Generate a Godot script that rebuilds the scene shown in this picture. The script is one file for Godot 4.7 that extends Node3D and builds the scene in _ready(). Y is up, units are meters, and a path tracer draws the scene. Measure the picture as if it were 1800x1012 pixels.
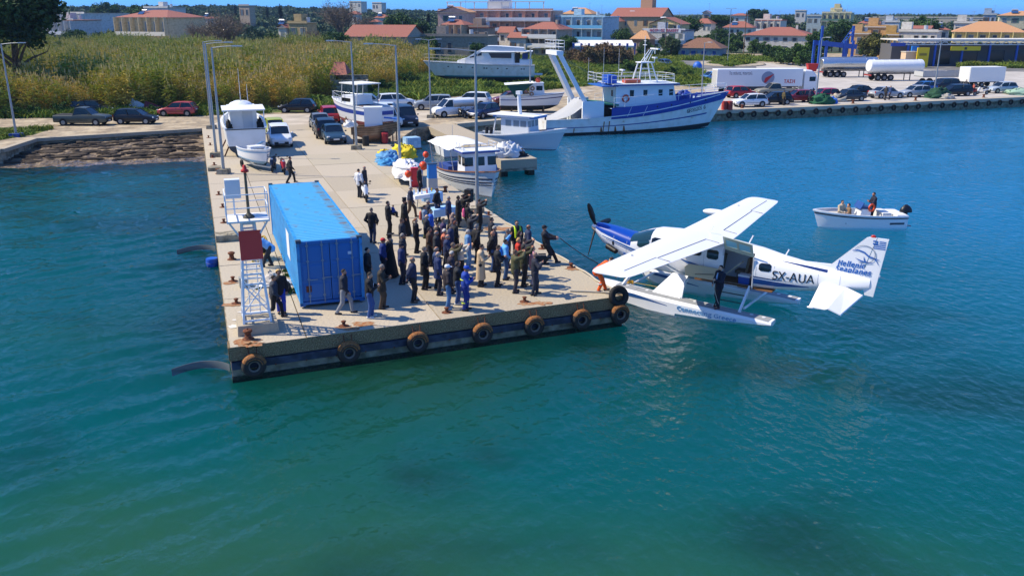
extends Node3D
const F := 1540.0
const H := 11.9
const Q := 1.2
const PITCH := 0.30447
var taken := {}
var mats := {}
var rng := RandomNumberGenerator.new()
const TH := 0.3403
const PO := Vector3(-9.5, 0, -27.48)
func ray(px: float, py: float) -> Vector3:
	var r := (px - 900.0) / F
	var u := -(py - 506.0) / F
	return Vector3(r, -sin(PITCH) + u * cos(PITCH), -cos(PITCH) - u * sin(PITCH))
func G(px: float, py: float, y := Q) -> Vector3:      # the place on the level y that a pixel looks at
	var d := ray(px, py)
	return Vector3(0, H, 0) + d * ((y - H) / d.y)
func at_z(px: float, py: float, z: float) -> Vector3:
	var d := ray(px, py)
	return Vector3(0, H, 0) + d * (z / d.z)
func PL(u: float, v: float, y := Q) -> Vector3:       # pier frame: u across, v away from the sea
	return Vector3(PO.x + u * cos(TH) - v * sin(TH), y, PO.z - u * sin(TH) - v * cos(TH))
func V3(x: float, y: float, z: float) -> Vector3: return Vector3(x, y, z)
class MB:
	var v := PackedVector3Array()
	var n := PackedVector3Array()
	var c := PackedColorArray()
	var col := Color(1, 1, 1)
	func tri_n(a: Vector3, b: Vector3, d: Vector3, na: Vector3, nb: Vector3, nd: Vector3) -> void:
		if (b - a).cross(d - a).dot(na + nb + nd) > 0.0:
			v.append_array([a, d, b]); n.append_array([na, nd, nb])
		else:
			v.append_array([a, b, d]); n.append_array([na, nb, nd])
		c.append_array([col, col, col])
	func tri(a: Vector3, b: Vector3, d: Vector3) -> void:
		var m := (b - a).cross(d - a).normalized()
		if m.length_squared() < 0.5: return
		v.append_array([a, d, b]); n.append_array([m, m, m]); c.append_array([col, col, col])
	func quad(a: Vector3, b: Vector3, d: Vector3, e: Vector3) -> void:
		tri(a, b, d); tri(a, d, e)
	func box(ctr: Vector3, s: Vector3, bs := Basis()) -> MB:
		var h := s * 0.5
		var p: Array[Vector3] = []
		for i in 8:
			p.append(ctr + bs * Vector3(h.x if i & 1 else -h.x, h.y if i & 2 else -h.y, h.z if i & 4 else -h.z))
		quad(p[0], p[2], p[3], p[1]); quad(p[4], p[5], p[7], p[6]); quad(p[0], p[1], p[5], p[4])
		quad(p[2], p[6], p[7], p[3]); quad(p[0], p[4], p[6], p[2]); quad(p[1], p[3], p[7], p[5])
		return self
	func frustum(ctr: Vector3, b0: Vector2, b1: Vector2, h: float, off := Vector3.ZERO) -> MB:   # box with another top size
		var p: Array[Vector3] = []
		for k in 2:
			var s := (b0 if k == 0 else b1) * 0.5
			var o := ctr + Vector3(0, h * k, 0) + (off if k == 1 else Vector3.ZERO)
			for q in [[-1, -1], [1, -1], [1, 1], [-1, 1]]: p.append(o + Vector3(s.x * q[0], 0, s.y * q[1]))
		quad(p[0], p[1], p[2], p[3]); quad(p[4], p[7], p[6], p[5])
		for i in 4:
			var j := (i + 1) % 4
			quad(p[i], p[i + 4], p[j + 4], p[j])
		return self
	func bar(a: Vector3, b: Vector3, w: float, h := -1.0) -> MB:
		if h < 0.0: h = w
		var d := b - a
		var up := Vector3.UP if absf(d.normalized().y) < 0.95 else Vector3.FORWARD
		var x := d.cross(up).normalized()
		var y := x.cross(d).normalized()
		return box((a + b) * 0.5, Vector3(w, h, d.length()), Basis(x, y, -d.normalized()))
	func cyl(a: Vector3, b: Vector3, r0: float, r1 := -1.0, k := 8, caps := true) -> MB:
		if r1 < 0.0: r1 = r0
		return tube([a, b], [r0, r1], k, caps)
	func tube(pts: Array, rad: Array, k := 8, caps := true) -> MB:
		var rings := []
		var x := Vector3.ZERO
		for i in pts.size():
			var t: Vector3 = (pts[mini(i + 1, pts.size() - 1)] - pts[maxi(i - 1, 0)])
			t = t.normalized()
			if i == 0:
				var up := Vector3.UP if absf(t.y) < 0.9 else Vector3.RIGHT
				x = t.cross(up).normalized()
			else:
				x = (x - t * x.dot(t)).normalized()
			var y := t.cross(x)
			var r: float = rad[mini(i, rad.size() - 1)]
			var ring := PackedVector3Array()
			for j in k: ring.append(pts[i] + (x * cos(TAU * j / k) + y * sin(TAU * j / k)) * r)
			rings.append(ring)
		return loft(rings, true, caps, caps)
	func loft(rings: Array, closed := true, cap0 := true, cap1 := true, smooth := true) -> MB:
		var m := rings.size()
		var k: int = rings[0].size()
		if smooth:
			var nn := []
			for i in m:
				var cen := Vector3.ZERO
				for p in rings[i]: cen += p
				cen /= k
				var row := PackedVector3Array()
				for j in k:
					var tu: Vector3
					if closed: tu = rings[i][(j + 1) % k] - rings[i][(j + k - 1) % k]
					else: tu = rings[i][mini(j + 1, k - 1)] - rings[i][maxi(j - 1, 0)]
					var i1 := mini(i + 1, m - 1)
					var i0 := maxi(i - 1, 0)
					var tv: Vector3 = rings[i1][j] - rings[i0][j]
					var q := tu.cross(tv)
					if q.length_squared() < 1e-14: q = (rings[i][j] - cen) if closed else Vector3.UP
					q = q.normalized()
					if closed and q.dot(rings[i][j] - cen) < 0.0: q = -q
					row.append(q)
				nn.append(row)
			for i in m - 1:
				for j in (k if closed else k - 1):
					var j2 := (j + 1) % k
					var a: Vector3 = rings[i][j]; var b: Vector3 = rings[i][j2]
					var d: Vector3 = rings[i + 1][j2]; var e: Vector3 = rings[i + 1][j]
					if (a - b).length_squared() > 1e-12: tri_n(a, b, d, nn[i][j], nn[i][j2], nn[i + 1][j2])
					if (d - e).length_squared() > 1e-12: tri_n(a, d, e, nn[i][j], nn[i + 1][j2], nn[i + 1][j])
		else:
			for i in m - 1:
				for j in (k if closed else k - 1):
					var j2 := (j + 1) % k
					quad(rings[i][j], rings[i][j2], rings[i + 1][j2], rings[i + 1][j])
		if closed and cap0: fan(rings[0])
		if closed and cap1: fan(rings[m - 1])
		return self
	func fan(r: PackedVector3Array) -> void:
		var cen := Vector3.ZERO
		for p in r: cen += p
		cen /= r.size()
		for j in r.size(): tri(cen, r[j], r[(j + 1) % r.size()])
	func lathe(prof: Array, k: int, xf := Transform3D()) -> MB:       # profile of Vector2(radius, height)
		var rings := []
		for p in prof:
			var ring := PackedVector3Array()
			for j in k: ring.append(xf * Vector3(p.x * cos(TAU * j / k), p.y, p.x * sin(TAU * j / k)))
			rings.append(ring)
		return loft(rings, true, prof[0].x > 0.001, prof[-1].x > 0.001)
	func ball(ctr: Vector3, r: Vector3, k := 10, bs := Basis()) -> MB:
		var rings := []
		var m := maxi(5, k / 2 + 1)
		for i in m:
			var a := PI * i / (m - 1)
			var ring := PackedVector3Array()
			for j in k: ring.append(ctr + bs * (Vector3(sin(a) * cos(TAU * j / k), cos(a), sin(a) * sin(TAU * j / k)) * r))
			rings.append(ring)
		return loft(rings, true, false, false)
	func torus(ctr: Vector3, ax: Vector3, rad: float, r: float, k := 16, kk := 8, flat := 1.0) -> MB:
		var up := Vector3.UP if absf(ax.normalized().y) < 0.9 else Vector3.RIGHT
		var x := ax.cross(up).normalized()
		var y := ax.normalized().cross(x)
		var rings := []
		for i in k + 1:
			var a := TAU * i / k
			var d := x * cos(a) + y * sin(a)
			var ring := PackedVector3Array()
			for j in kk:
				var b := TAU * j / kk
				ring.append(ctr + d * (rad + r * cos(b)) + ax.normalized() * r * flat * sin(b))
			rings.append(ring)
		return loft(rings, true, false, false)
	func prism(poly: PackedVector2Array, y0: float, y1: float, xf := Transform3D()) -> MB:   # polygon in x,z pushed up
		var idx := Geometry2D.triangulate_polygon(poly)
		for i in range(0, idx.size(), 3):
			for y in [y0, y1]:
				var a := xf * Vector3(poly[idx[i]].x, y, poly[idx[i]].y)
				var b := xf * Vector3(poly[idx[i + 1]].x, y, poly[idx[i + 1]].y)
				var d := xf * Vector3(poly[idx[i + 2]].x, y, poly[idx[i + 2]].y)
				var m := (xf.basis * Vector3.UP).normalized() * (1.0 if y == y1 else -1.0)
				tri_n(a, b, d, m, m, m)
		var cw := 1.0 if Geometry2D.is_polygon_clockwise(poly) else -1.0
		for i in poly.size():
			var p := poly[i]; var q := poly[(i + 1) % poly.size()]
			var e := q - p
			var m := (xf.basis * Vector3(-e.y, 0, e.x) * cw).normalized()
			var a := xf * Vector3(p.x, y0, p.y); var b := xf * Vector3(q.x, y0, q.y)
			var d := xf * Vector3(q.x, y1, q.y); var f := xf * Vector3(p.x, y1, p.y)
			tri_n(a, b, d, m, m, m); tri_n(a, d, f, m, m, m)
		return self
	func sheet(poly: PackedVector2Array, y: float) -> MB:
		var idx := Geometry2D.triangulate_polygon(poly)
		for i in range(0, idx.size(), 3):
			var p: Array[Vector3] = []
			for j in 3: p.append(Vector3(poly[idx[i + j]].x, y, poly[idx[i + j]].y))
			tri_n(p[0], p[1], p[2], Vector3.UP, Vector3.UP, Vector3.UP)
		return self
	func add(o: MB, xf := Transform3D()) -> MB:
		for i in o.v.size():
			v.append(xf * o.v[i]); n.append((xf.basis * o.n[i]).normalized())
		c.append_array(o.c)
		return self
	func mesh() -> ArrayMesh:
		var a := []
		a.resize(Mesh.ARRAY_MAX)
		a[Mesh.ARRAY_VERTEX] = v; a[Mesh.ARRAY_NORMAL] = n; a[Mesh.ARRAY_COLOR] = c
		var m := ArrayMesh.new()
		m.add_surface_from_arrays(Mesh.PRIMITIVE_TRIANGLES, a)
		return m
func numbered(called: String) -> String:
	var k: int = taken.get(called, 0)
	taken[called] = k + 1
	return called if k == 0 else "%s_%03d" % [called, k]
func tag(o: Node3D, label: String, category: String, group := "") -> void:
	o.set_meta("label", label); o.set_meta("category", category)
	if group != "": o.set_meta("group", group)
func thing(called: String, label: String, category: String, at := Vector3.ZERO, turn := 0.0, group := "") -> Node3D:
	var o := Node3D.new()
	o.name = numbered(called)
	add_child(o)
	o.position = at; o.rotation.y = turn
	tag(o, label, category, group)
	return o
func put(parent: Node, called: String, mesh: Mesh, m: Material, at := Transform3D()) -> MeshInstance3D:
	var o := MeshInstance3D.new()
	o.name = called
	o.mesh = mesh
	o.material_override = m
	o.transform = at
	parent.add_child(o, true)
	return o
func part(parent: Node, called: String, b: MB, m: Material) -> MeshInstance3D:
	return put(parent, called, b.mesh(), m)
func single(called: String, b: MB, m: Material, label: String, category: String, group := "", at := Vector3.ZERO, turn := 0.0) -> MeshInstance3D:
	var o := put(self, numbered(called), b.mesh(), m)
	o.position = at; o.rotation.y = turn
	tag(o, label, category, group)
	return o
func ground_piece(called: String, b: MB, m: Material) -> MeshInstance3D:
	var o := put(self, numbered(called), b.mesh(), m)
	o.set_meta("kind", "structure")
	return o
func copy(o: Node3D, at: Vector3, turn: float, label := "", group := "") -> Node3D:
	var r: Node3D = o.duplicate()
	r.name = numbered(str(o.name).rstrip("0123456789").rstrip("_"))
	add_child(r)
	r.position = at; r.rotation.y = turn
	if label != "": r.set_meta("label", label)
	if group != "": r.set_meta("group", group)
	return r
func words(parent: Node, called: String, text: String, height: float, m: Material, xf: Transform3D, bold := true, fam := "Droid Sans", depth := 0.01, width := 0.0) -> MeshInstance3D:
	var f := SystemFont.new()
	f.font_names = PackedStringArray([fam])
	f.font_weight = 700 if bold else 400
	var t := TextMesh.new()
	t.font = f; t.text = text; t.font_size = 64; t.pixel_size = height / 46.0; t.depth = depth
	t.curve_step = 2.0
	if width > 0.0:
		var w := t.get_aabb().size.x
		if w > 0.0: xf = xf * Transform3D(Basis().scaled(Vector3(width / w, 1, 1)), Vector3.ZERO)
	return put(parent, called, t, m, xf)
func M(hex: String, rough := 0.6, metal := 0.0, spec := 0.5) -> StandardMaterial3D:
	var key := "%s_%s_%s_%s" % [hex, rough, metal, spec]
	if mats.has(key): return mats[key]
	var m := StandardMaterial3D.new()
	m.albedo_color = Color.html(hex)
	m.roughness = rough; m.metallic = metal; m.metallic_specular = spec
	mats[key] = m
	return m
func noise_tex(sd: int, freq: float, ramp: Array, px := 256, kind := FastNoiseLite.TYPE_SIMPLEX_SMOOTH, oct := 4, stretch := Vector2(1, 1)) -> ImageTexture:
	var fn := FastNoiseLite.new()
	fn.seed = sd; fn.frequency = freq; fn.noise_type = kind; fn.fractal_octaves = oct
	var img := fn.get_seamless_image(px, px)
	var g := Gradient.new()
	g.offsets = PackedFloat32Array(); g.colors = PackedColorArray()
	var offs := PackedFloat32Array(); var cols := PackedColorArray()
	for r in ramp: offs.append(r[0]); cols.append(Color.html(r[1]))
	g.offsets = offs; g.colors = cols
	var out := Image.create(px, px, true, Image.FORMAT_RGB8)
	for y in px:
		for x in px:
			out.set_pixel(x, y, g.sample(img.get_pixel(x, y).r))
	out.generate_mipmaps()
	return ImageTexture.create_from_image(out)
func bump_tex(sd: int, freq: float, px := 256, strength := 4.0, oct := 4, kind := FastNoiseLite.TYPE_SIMPLEX_SMOOTH) -> ImageTexture:
	var fn := FastNoiseLite.new()
	fn.seed = sd; fn.frequency = freq; fn.noise_type = kind; fn.fractal_octaves = oct
	var img := fn.get_seamless_image(px, px)
	img.convert(Image.FORMAT_RGBA8)
	img.bump_map_to_normal_map(strength)
	return ImageTexture.create_from_image(img)
func T(key: String, tex: Texture2D, scale: float, rough := 0.85, bump: Texture2D = null, bscale := 1.0, world := true, metal := 0.0) -> StandardMaterial3D:
	var m := StandardMaterial3D.new()
	m.albedo_texture = tex
	m.roughness = rough; m.metallic = metal
	m.uv1_triplanar = true; m.uv1_world_triplanar = world
	m.uv1_scale = Vector3.ONE * scale
	if bump:
		m.normal_enabled = true; m.normal_texture = bump; m.normal_scale = bscale
	mats[key] = m
	return m
func WM(hex: String) -> StandardMaterial3D:      # plastered wall
	var key := "wall" + hex
	if not mats.has(key):
		var m: StandardMaterial3D = mats["plaster"].duplicate()
		m.albedo_color = Color.html(hex); mats[key] = m
	return mats[key]
func VC(rough := 0.8, tint := "ffffff", back := 0.0) -> StandardMaterial3D:
	var key := "vc%s%s%s" % [rough, tint, back]
	if mats.has(key): return mats[key]
	var m := StandardMaterial3D.new()
	m.vertex_color_use_as_albedo = true
	m.albedo_color = Color.html(tint)
	m.roughness = rough
	m.cull_mode = BaseMaterial3D.CULL_DISABLED
	if back > 0.0:
		m.backlight_enabled = true; m.backlight = Color(back, back, back * 0.6)
	mats[key] = m
	return m
func glass() -> StandardMaterial3D:       # dark window glass
	return M("0d141a", 0.08, 0.0, 0.6)
func pxpoly(a: Array, y := Q) -> PackedVector2Array:
	var r := PackedVector2Array()
	for i in range(0, a.size(), 2):
		var g := G(a[i], a[i + 1], y)
		r.append(Vector2(g.x, g.z))
	return r
func inpoly(p: Vector3, poly: PackedVector2Array) -> bool:
	return Geometry2D.is_point_in_polygon(Vector2(p.x, p.z), poly)
func lin(hex: String) -> Color: return Color.html(hex).srgb_to_linear()
func _ready() -> void:
	rng.seed = 20240323
	var cam := Camera3D.new()
	cam.name = "camera"
	cam.fov = rad_to_deg(2.0 * atan(506.0 / F))
	cam.near = 0.5; cam.far = 9000.0
	add_child(cam)
	cam.position = Vector3(0, H, 0); cam.rotation.x = -PITCH
	cam.current = true
	var we := WorldEnvironment.new()
	we.name = "world_environment"
	var env := Environment.new()
	var sm := ProceduralSkyMaterial.new()
	sm.sky_top_color = Color(0.29, 0.47, 0.78); sm.sky_horizon_color = Color(0.42, 0.70, 0.99)
	sm.sky_curve = 0.12
	sm.ground_bottom_color = Color(0.05, 0.13, 0.16); sm.ground_horizon_color = Color(0.36, 0.62, 0.93); sm.ground_curve = 0.02
	sm.energy_multiplier = 1.08
	var sky := Sky.new()
	sky.sky_material = sm
	env.background_mode = Environment.BG_SKY
	env.sky = sky
	env.tonemap_mode = Environment.TONE_MAPPER_LINEAR
	env.tonemap_exposure = 1.27
	env.sdfgi_enabled = true; env.ssao_enabled = true; env.ssil_enabled = true
	env.fog_enabled = true; env.fog_density = 0.00012; env.fog_light_color = Color(0.55, 0.70, 0.88)
	we.environment = env
	add_child(we)
	var sun := DirectionalLight3D.new()
	sun.name = "sun"
	sun.light_energy = 1.6; sun.light_angular_distance = 0.5; sun.light_color = Color(1.0, 0.95, 0.86)
	sun.shadow_enabled = true
	add_child(sun)
	var sd := Vector3(0.985 * cos(0.83), -sin(0.83), 0.14 * cos(0.83))
	sun.look_at_from_position(Vector3.ZERO, sd, Vector3.UP)
	print("setting"); setting()
	print("pier"); pier_things()
	print("plane"); seaplane()
	print("boats"); boats()
	print("vehicles"); vehicles()
	print("people"); people()
	print("town"); town()
	print("plants"); plants()
	print("built")
func terrain_h(x: float, z: float) -> float:
	var d := -z
	var k: float = clampf((d - 240.0) / 600.0, 0.0, 1.0)
	var left: float = clampf((140.0 - x) / 420.0, 0.0, 1.0)
	var hh := k * k * (3.0 - 2.0 * k) * (2.0 + 9.0 * left)
	return Q - 0.06 + hh + sin(x * 0.011 + 1.0) * sin(z * 0.009) * 1.2 * k
func make_textures() -> void:
	var fine := bump_tex(5, 0.06, 256, 6.0, 4)
	var conc := noise_tex(11, 0.06, [[0.1, "a89d87"], [0.45, "aba18b"], [0.6, "ada38d"], [0.9, "b0a691"]], 512, FastNoiseLite.TYPE_SIMPLEX_SMOOTH, 6)
	T("deck", conc, 0.43, 0.9, fine, 0.25)
	var conc2 := noise_tex(31, 0.05, [[0.1, "aca18c"], [0.45, "b1a691"], [0.85, "b6ab97"]], 512, FastNoiseLite.TYPE_SIMPLEX_SMOOTH, 6)
	T("deck2", conc2, 0.37, 0.9, fine, 0.25)
	T("deck3", noise_tex(35, 0.06, [[0.2, "a29782"], [0.5, "a69b86"], [0.8, "aa9f8a"]], 256, FastNoiseLite.TYPE_SIMPLEX_SMOOTH, 6), 0.4, 0.9, fine, 0.25)
	var agg := noise_tex(17, 0.16, [[0.3, "5a4a34"], [0.45, "86714f"], [0.6, "a89268"], [0.75, "c8b78e"]], 256, FastNoiseLite.TYPE_CELLULAR, 3)
	T("aggregate", agg, 0.9, 0.95, bump_tex(18, 0.16, 256, 10.0, 3, FastNoiseLite.TYPE_CELLULAR), 1.0)
	T("oldwall", noise_tex(19, 0.02, [[0.25, "6e6755"], [0.5, "8f8772"], [0.7, "a69e8a"]], 256), 0.3, 0.95, fine, 0.8)
	T("algae", noise_tex(23, 0.05, [[0.3, "10120b"], [0.5, "1f2214"], [0.7, "2f3120"]], 256), 0.6, 0.6, fine, 1.0)
	T("dirt", noise_tex(41, 0.012, [[0.15, "847660"], [0.45, "9c8d74"], [0.6, "a7987d"], [0.85, "b3a58a"]], 512, FastNoiseLite.TYPE_SIMPLEX_SMOOTH, 6), 0.05, 0.95, fine, 0.4)
	T("grassland", noise_tex(43, 0.02, [[0.2, "3c4a18"], [0.45, "52601e"], [0.6, "626c26"], [0.85, "72702f"]], 512, FastNoiseLite.TYPE_SIMPLEX_SMOOTH, 6), 0.06, 0.95)
	T("paving", noise_tex(47, 0.01, [[0.2, "a59f95"], [0.5, "b2aca2"], [0.8, "bab4aa"]], 512, FastNoiseLite.TYPE_SIMPLEX_SMOOTH, 6), 0.05, 0.9)
	T("asphalt", noise_tex(48, 0.015, [[0.2, "5b5a58"], [0.5, "6c6b68"], [0.8, "7b7974"]], 256), 0.08, 0.9)
	T("road", noise_tex(49, 0.012, [[0.2, "a09685"], [0.5, "b3a894"], [0.8, "bfb5a3"]], 256), 0.07, 0.9)
	T("mud", noise_tex(51, 0.015, [[0.2, "2e251b"], [0.42, "5f4e39"], [0.6, "7a674c"], [0.8, "8e7a5b"]], 512, FastNoiseLite.TYPE_SIMPLEX_SMOOTH, 6), 0.12, 0.7, fine, 1.0)
	T("hill", noise_tex(53, 0.02, [[0.2, "20301a"], [0.5, "33441f"], [0.7, "4c5529"], [0.85, "6b6236"]], 256), 0.02, 0.95)
	T("rust", noise_tex(61, 0.04, [[0.2, "2e1710"], [0.45, "5a2f1c"], [0.6, "7c4526"], [0.8, "9a623a"]], 256), 2.0, 0.9, fine, 1.0, false)
	T("tyre_rust", noise_tex(63, 0.03, [[0.3, "5e3c20"], [0.5, "925826"], [0.62, "a86c2c"], [0.8, "7a6048"]], 256), 1.2, 0.85, fine, 0.8)
	T("tile_red", noise_tex(71, 0.06, [[0.25, "7e4c3e"], [0.5, "925848"], [0.75, "a26a58"]], 256), 0.25, 0.85, null, 1.0, false)
	T("tile_brown", noise_tex(73, 0.06, [[0.25, "5d4030"], [0.5, "7a5640"], [0.75, "8c6850"]], 256), 0.25, 0.85, null, 1.0, false)
	T("tile_tan", noise_tex(75, 0.06, [[0.25, "a07650"], [0.5, "b98a60"], [0.75, "c99b70"]], 256), 0.25, 0.85, null, 1.0, false)
	T("plaster", noise_tex(78, 0.03, [[0.15, "c9c4bc"], [0.4, "e6e3de"], [0.8, "f4f2ef"]], 256, FastNoiseLite.TYPE_SIMPLEX_SMOOTH, 5), 0.15)
	T("rope", noise_tex(77, 0.2, [[0.3, "8f8878"], [0.7, "cfc8b8"]], 64), 6.0, 0.9)
	T("wood", noise_tex(79, 0.05, [[0.2, "4a3a2b"], [0.5, "6f5a44"], [0.8, "8a7256"]], 128), 1.0, 0.9)
	T("navy_band", noise_tex(81, 0.03, [[0.25, "1e2634"], [0.5, "2a3446"], [0.75, "3a4456"]], 128), 0.6, 0.6)
	T("white_hull", noise_tex(83, 0.02, [[0.15, "d6d8d6"], [0.5, "e0e2e1"], [0.85, "e5e7e7"]], 256, FastNoiseLite.TYPE_SIMPLEX_SMOOTH, 5), 0.12, 0.4, null, 1.0, false)
	T("worn_white", noise_tex(85, 0.03, [[0.1, "b9a683"], [0.2, "d2d0c8"], [0.5, "dcdcd8"], [0.8, "e3e4e2"]], 256, FastNoiseLite.TYPE_SIMPLEX_SMOOTH, 5), 0.12, 0.5, null, 1.0, false)
func sea() -> void:
	var xs := PackedFloat32Array(); var zs := PackedFloat32Array()
	var x := -66.0
	while x < 96.0:
		xs.append(x); x += 0.26 if absf(x) < 26.0 else 0.55
	var z := -8.0
	while z > -140.0:
		zs.append(z); z -= 0.22 if z > -48.0 else 0.65
	var n1 := FastNoiseLite.new(); n1.seed = 3; n1.frequency = 1.0; n1.noise_type = FastNoiseLite.TYPE_SIMPLEX_SMOOTH; n1.fractal_octaves = 2
	var n2 := FastNoiseLite.new(); n2.seed = 9; n2.frequency = 0.045; n2.fractal_octaves = 4; n2.noise_type = FastNoiseLite.TYPE_SIMPLEX_SMOOTH
	var n3 := FastNoiseLite.new(); n3.seed = 15; n3.frequency = 0.02; n3.fractal_octaves = 3; n3.noise_type = FastNoiseLite.TYPE_SIMPLEX_SMOOTH
	var nx := xs.size(); var nz := zs.size()
	var hh := PackedFloat32Array(); hh.resize(nx * nz)
	var vv := PackedVector3Array(); vv.resize(nx * nz)
	var deep := Color(0.0, 0.40, 0.49); var green := Color(0.22, 0.42, 0.31); var blue := Color(0.0, 0.50, 0.82); var weed := Color(0.10, 0.22, 0.19)
	for i in nz:
		for j in nx:
			var px := xs[j]; var pz := zs[i]
			var lee: float = clampf((px + 8.0 + (pz + 28.0) * 0.25) / 12.0, 0.0, 1.0)      # calm water behind the pier
			var a := (0.125 * (1.0 - lee) + 0.030 * lee) * (0.75 + 1.1 * n3.get_noise_2d(px * 1.5, pz * 2.2))
			var q1 := px * 0.60 + pz * 0.80; var q2 := px * 0.80 - pz * 0.60
			var w := n1.get_noise_2d(q1 * 0.85, q2 * 0.22) * a + n1.get_noise_2d(px * 1.5 + 40.0, pz * 1.1 + 9.0) * (0.026 - 0.012 * lee)
			w += n1.get_noise_2d(q1 * 0.18 + 90.0, q2 * 0.06) * 0.07
			hh[i * nx + j] = w
			vv[i * nx + j] = Vector3(px, w + 0.04, pz)
	var nn := PackedVector3Array(); nn.resize(nx * nz)
	for i in nz:
		for j in nx:
			var j0 := maxi(j - 1, 0); var j1 := mini(j + 1, nx - 1); var i0 := maxi(i - 1, 0); var i1 := mini(i + 1, nz - 1)
			nn[i * nx + j] = Vector3(-(hh[i * nx + j1] - hh[i * nx + j0]) / (xs[j1] - xs[j0]), 1.0, -(hh[i1 * nx + j] - hh[i0 * nx + j]) / (zs[i1] - zs[i0])).normalized()
	var idx := PackedInt32Array()
	for i in nz - 1:
		for j in nx - 1:
			var p := i * nx + j
			idx.append_array([p, p + nx, p + 1, p + 1, p + nx, p + nx + 1])
	var arr := []; arr.resize(Mesh.ARRAY_MAX)
	arr[Mesh.ARRAY_VERTEX] = vv; arr[Mesh.ARRAY_NORMAL] = nn; arr[Mesh.ARRAY_INDEX] = idx
	var am := ArrayMesh.new(); am.add_surface_from_arrays(Mesh.PRIMITIVE_TRIANGLES, arr)
	var m := StandardMaterial3D.new()
	m.roughness = 0.07; m.metallic_specular = 0.42
	m.transparency = BaseMaterial3D.TRANSPARENCY_ALPHA; m.albedo_color = Color(1, 1, 1, 0.0)
	m.normal_enabled = true; m.normal_texture = bump_tex(91, 0.022, 512, 9.0, 4); m.normal_scale = 0.4
	m.uv1_triplanar = true; m.uv1_world_triplanar = true; m.uv1_scale = Vector3(0.16, 0.16, 0.11)
	var o := put(self, "sea", am, m)
	o.set_meta("kind", "structure")
	var far_water := MB.new()
	far_water.col = deep
	for r in [[-1500, -66, -140, 1500], [96, 1500, -140, 1500], [-66, 96, -8, 1500]]:
		far_water.quad(V3(r[0], 0.04, r[2]), V3(r[0], 0.04, r[3]), V3(r[1], 0.04, r[3]), V3(r[1], 0.04, r[2]))
	ground_piece("sea", far_water, m)
	var mx := 150; var mz := 125
	var mv := PackedVector3Array(); var mc := PackedColorArray(); var mi := PackedInt32Array(); var mn := PackedVector3Array()
	for i in mz:
		for j in mx:
			var px := -66.0 + j * 1.09; var pz := -7.0 - i * 1.09
			mv.append(V3(px, -0.13, pz)); mn.append(Vector3.UP)
			var g: float = clampf(0.7 + n2.get_noise_2d(px, pz) * 1.5 - absf(px + 3.0) * 0.045 + (pz + 30.0) * 0.030, 0.0, 1.0)
			var bl: float = clampf((px - 2.0) * 0.026 + (-pz - 34.0) * 0.016 + n3.get_noise_2d(px, pz) * 0.25, 0.0, 1.0)
			var cl := deep.lerp(green, g).lerp(blue, bl * (1.0 - 0.5 * g))
			var wd: float = clampf(n2.get_noise_2d(px * 1.7 + 300.0, pz * 2.6 + 50.0) * 3.0 - 0.35 - px * 0.006, 0.0, 1.0)
			mc.append(cl.lerp(weed, wd * 0.8 * clampf(1.4 - bl * 2.0, 0.0, 1.0)))
	for i in mz - 1:
		for j in mx - 1:
			var p := i * mx + j
			mi.append_array([p, p + mx, p + 1, p + 1, p + mx, p + mx + 1])
	var ma := []; ma.resize(Mesh.ARRAY_MAX)
	ma[Mesh.ARRAY_VERTEX] = mv; ma[Mesh.ARRAY_NORMAL] = mn; ma[Mesh.ARRAY_COLOR] = mc; ma[Mesh.ARRAY_INDEX] = mi
	var mm := ArrayMesh.new(); mm.add_surface_from_arrays(Mesh.PRIMITIVE_TRIANGLES, ma)
	var tm := StandardMaterial3D.new()
	tm.vertex_color_use_as_albedo = true; tm.roughness = 1.0; tm.metallic_specular = 0.0
	tm.backlight_enabled = true; tm.backlight = Color(1.7, 1.7, 1.7)
	put(self, "turbid_water", mm, tm).set_meta("kind", "structure")
	var t2 := MB.new(); t2.col = deep
	for r in [[-1500, -66, -140, 1500], [96, 1500, -140, 1500], [-66, 96, -7, 1500]]:
		t2.quad(V3(r[0], -0.13, r[2]), V3(r[0], -0.13, r[3]), V3(r[1], -0.13, r[3]), V3(r[1], -0.13, r[2]))
	ground_piece("turbid_water", t2, tm)
	var bed2 := MB.new()
	bed2.quad(V3(-1500, -3.4, -500), V3(-1500, -3.4, 1500), V3(1500, -3.4, 1500), V3(1500, -3.4, -500))
	ground_piece("seabed", bed2, M("b9b59f", 0.95))
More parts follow.
